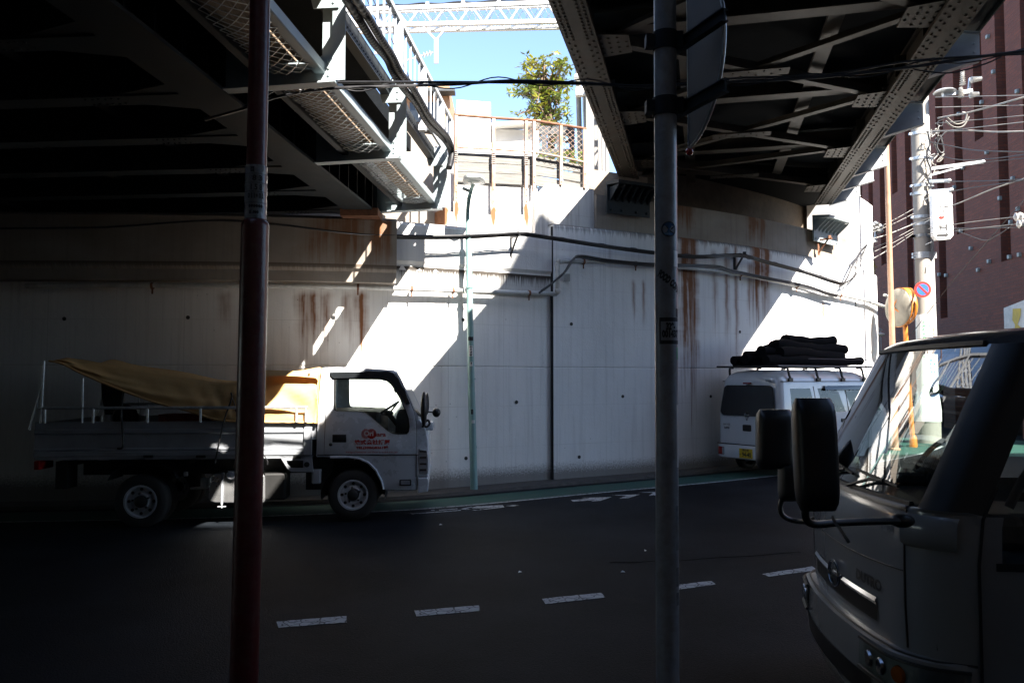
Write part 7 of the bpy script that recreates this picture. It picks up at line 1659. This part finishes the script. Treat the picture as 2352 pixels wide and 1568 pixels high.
for k in range(7): a = P(1999 + k * 4, 745 + k * 2, 21.5); q.tube([a, a - V((0, 0, 1.0))], .012, 5)
q.tube([P(1997, 743, 21.5), P(2026, 758, 21.5)], .02, 6); q.build('bars', MT['steel_white'], hr)
q = MB(); q.bar(P(2003, 775, 20.0), P(2030, 905, 19.6), .1, .12); tag(q.build('stair_stringer', MT['corrug']), 'grey sloping stair stringer just beyond the wall end', 'stair')
# parked dark car far down the street
fc = thing('parked_car', 'dark blue car parked beyond the pole, seen through the windscreen', 'car', V((11.0, 24.6, gz(11.0))), rad(100))
fr_ = [(.2, -1.9, 1.9, .72, .2, .25, .08), (.45, -1.95, 1.95, .78, .2, .25, .1), (.75, -1.9, 1.85, .78, .2, .25, .1), (.85, -1.85, 1.1, .74, .2, .2, .08), (1.2, -1.5, .55, .62, .2, .2, .06), (1.32, -1.2, .25, .5, .2, .2, .04)]
pr2 = shell(fr_, [0, .1, .45, .5, .9, 1], lambda tg, t, i: 'glass' if i == 3 and (tg in ('F', 'B') or (tg in 'LR' and (.1 < t < .45 or .5 < t < .9))) else 'body')
MT['blue_paint'] = mat('dark_blue_car_paint', (.02, .035, .09), .2, var=.05, bump=0, coat=.6)
pr2['body'].build('car_body', MT['blue_paint'], fc, local=True, smooth=45); pr2['glass'].build('window', MT['glass_dark'], fc, local=True, smooth=45)
for x_ in (-1.2, 1.2):
    for sy in (1, -1): wheel(fc, (x_, sy * .68, .3), (0, sy, 0), .3, .18, .18)
for sy in (-.5, .5): MB().box((1.95, sy, .62), (.06, .3, .14)).build('headlight', MT['headlight'], fc, local=True, bevel=.02)
# near-side block outside the frame, added to shade the road and van
nb_ = thing('shade_block', 'unseen grey block added on the near side of the street to shade the road, behind the viewer to the right', 'building', V((16, -4, 0)))
NBH = 16.4
MB().box((16.6, -4.5, NBH / 2), (20.0, 12.6, NBH)).build('wall', MT['concrete'], nb_)
for fz in range(5):
    for k in range(8): MB().box((8.2 + k * 2.3, 1.81, 2.0 + fz * 3.1), (1.4, .06, 1.5)).build('window', MT['glass_dark'], nb_)

# litter on the road
for k, (x, y) in enumerate(((325, 291), (1370, 562), (1500, 440), (780, 563))):
    u, v = zc(x, y); c = on_ground(u, v, .004); a = rnd.uniform(0, 3); q = MB(); d = V((math.cos(a), math.sin(a), 0)); e = V((-d.y, d.x, 0)); q.add([c - d * .02, c + e * .012 + V((0, 0, .012)), c + d * .022, c - e * .015 + V((0, 0, .006))], [(0, 1, 2), (0, 2, 3)])
    tag(q.build('paper_scrap', MT['sign_white'], recalc=False), 'tiny white scrap of litter lying on the dark asphalt', 'litter', 'litter scraps on the road')

sb_ = thing('sun_block', 'plain unseen block added over the near abutment behind the viewer to block the sun', 'building', V((-1, -9, 0)))  # unseen mass added to keep a sun streak off the road at left
MB().box((-1.0, -10.0, 7.5), (15.1, 11.9, 15.0)).build('wall', MT['concrete'], sb_)
for k in range(5):
    for fz in range(3): MB().box((-7 + k * 2.8, -4.03, 7.2 + fz * 2.6), (1.3, .06, 1.4)).build('window', MT['glass_dark'], sb_)

for k in range(12):
    u0, v0 = rnd.uniform(2128, 2165), rnd.uniform(285, 420); pts = [P(u0 + rnd.uniform(-9, 12), v0 + rnd.uniform(-14, 14), 17.9 - .02 * k) for _ in range(5)]
    tag(MB().tube(smoothpath(pts, 7), .011, 5).build('cable_loop', MT['cable'] if k % 3 else MT['wire_pale'], smooth=60), 'short tangled cable end clipped to the concrete pole', 'cable loop', 'cable tangle on the concrete pole')
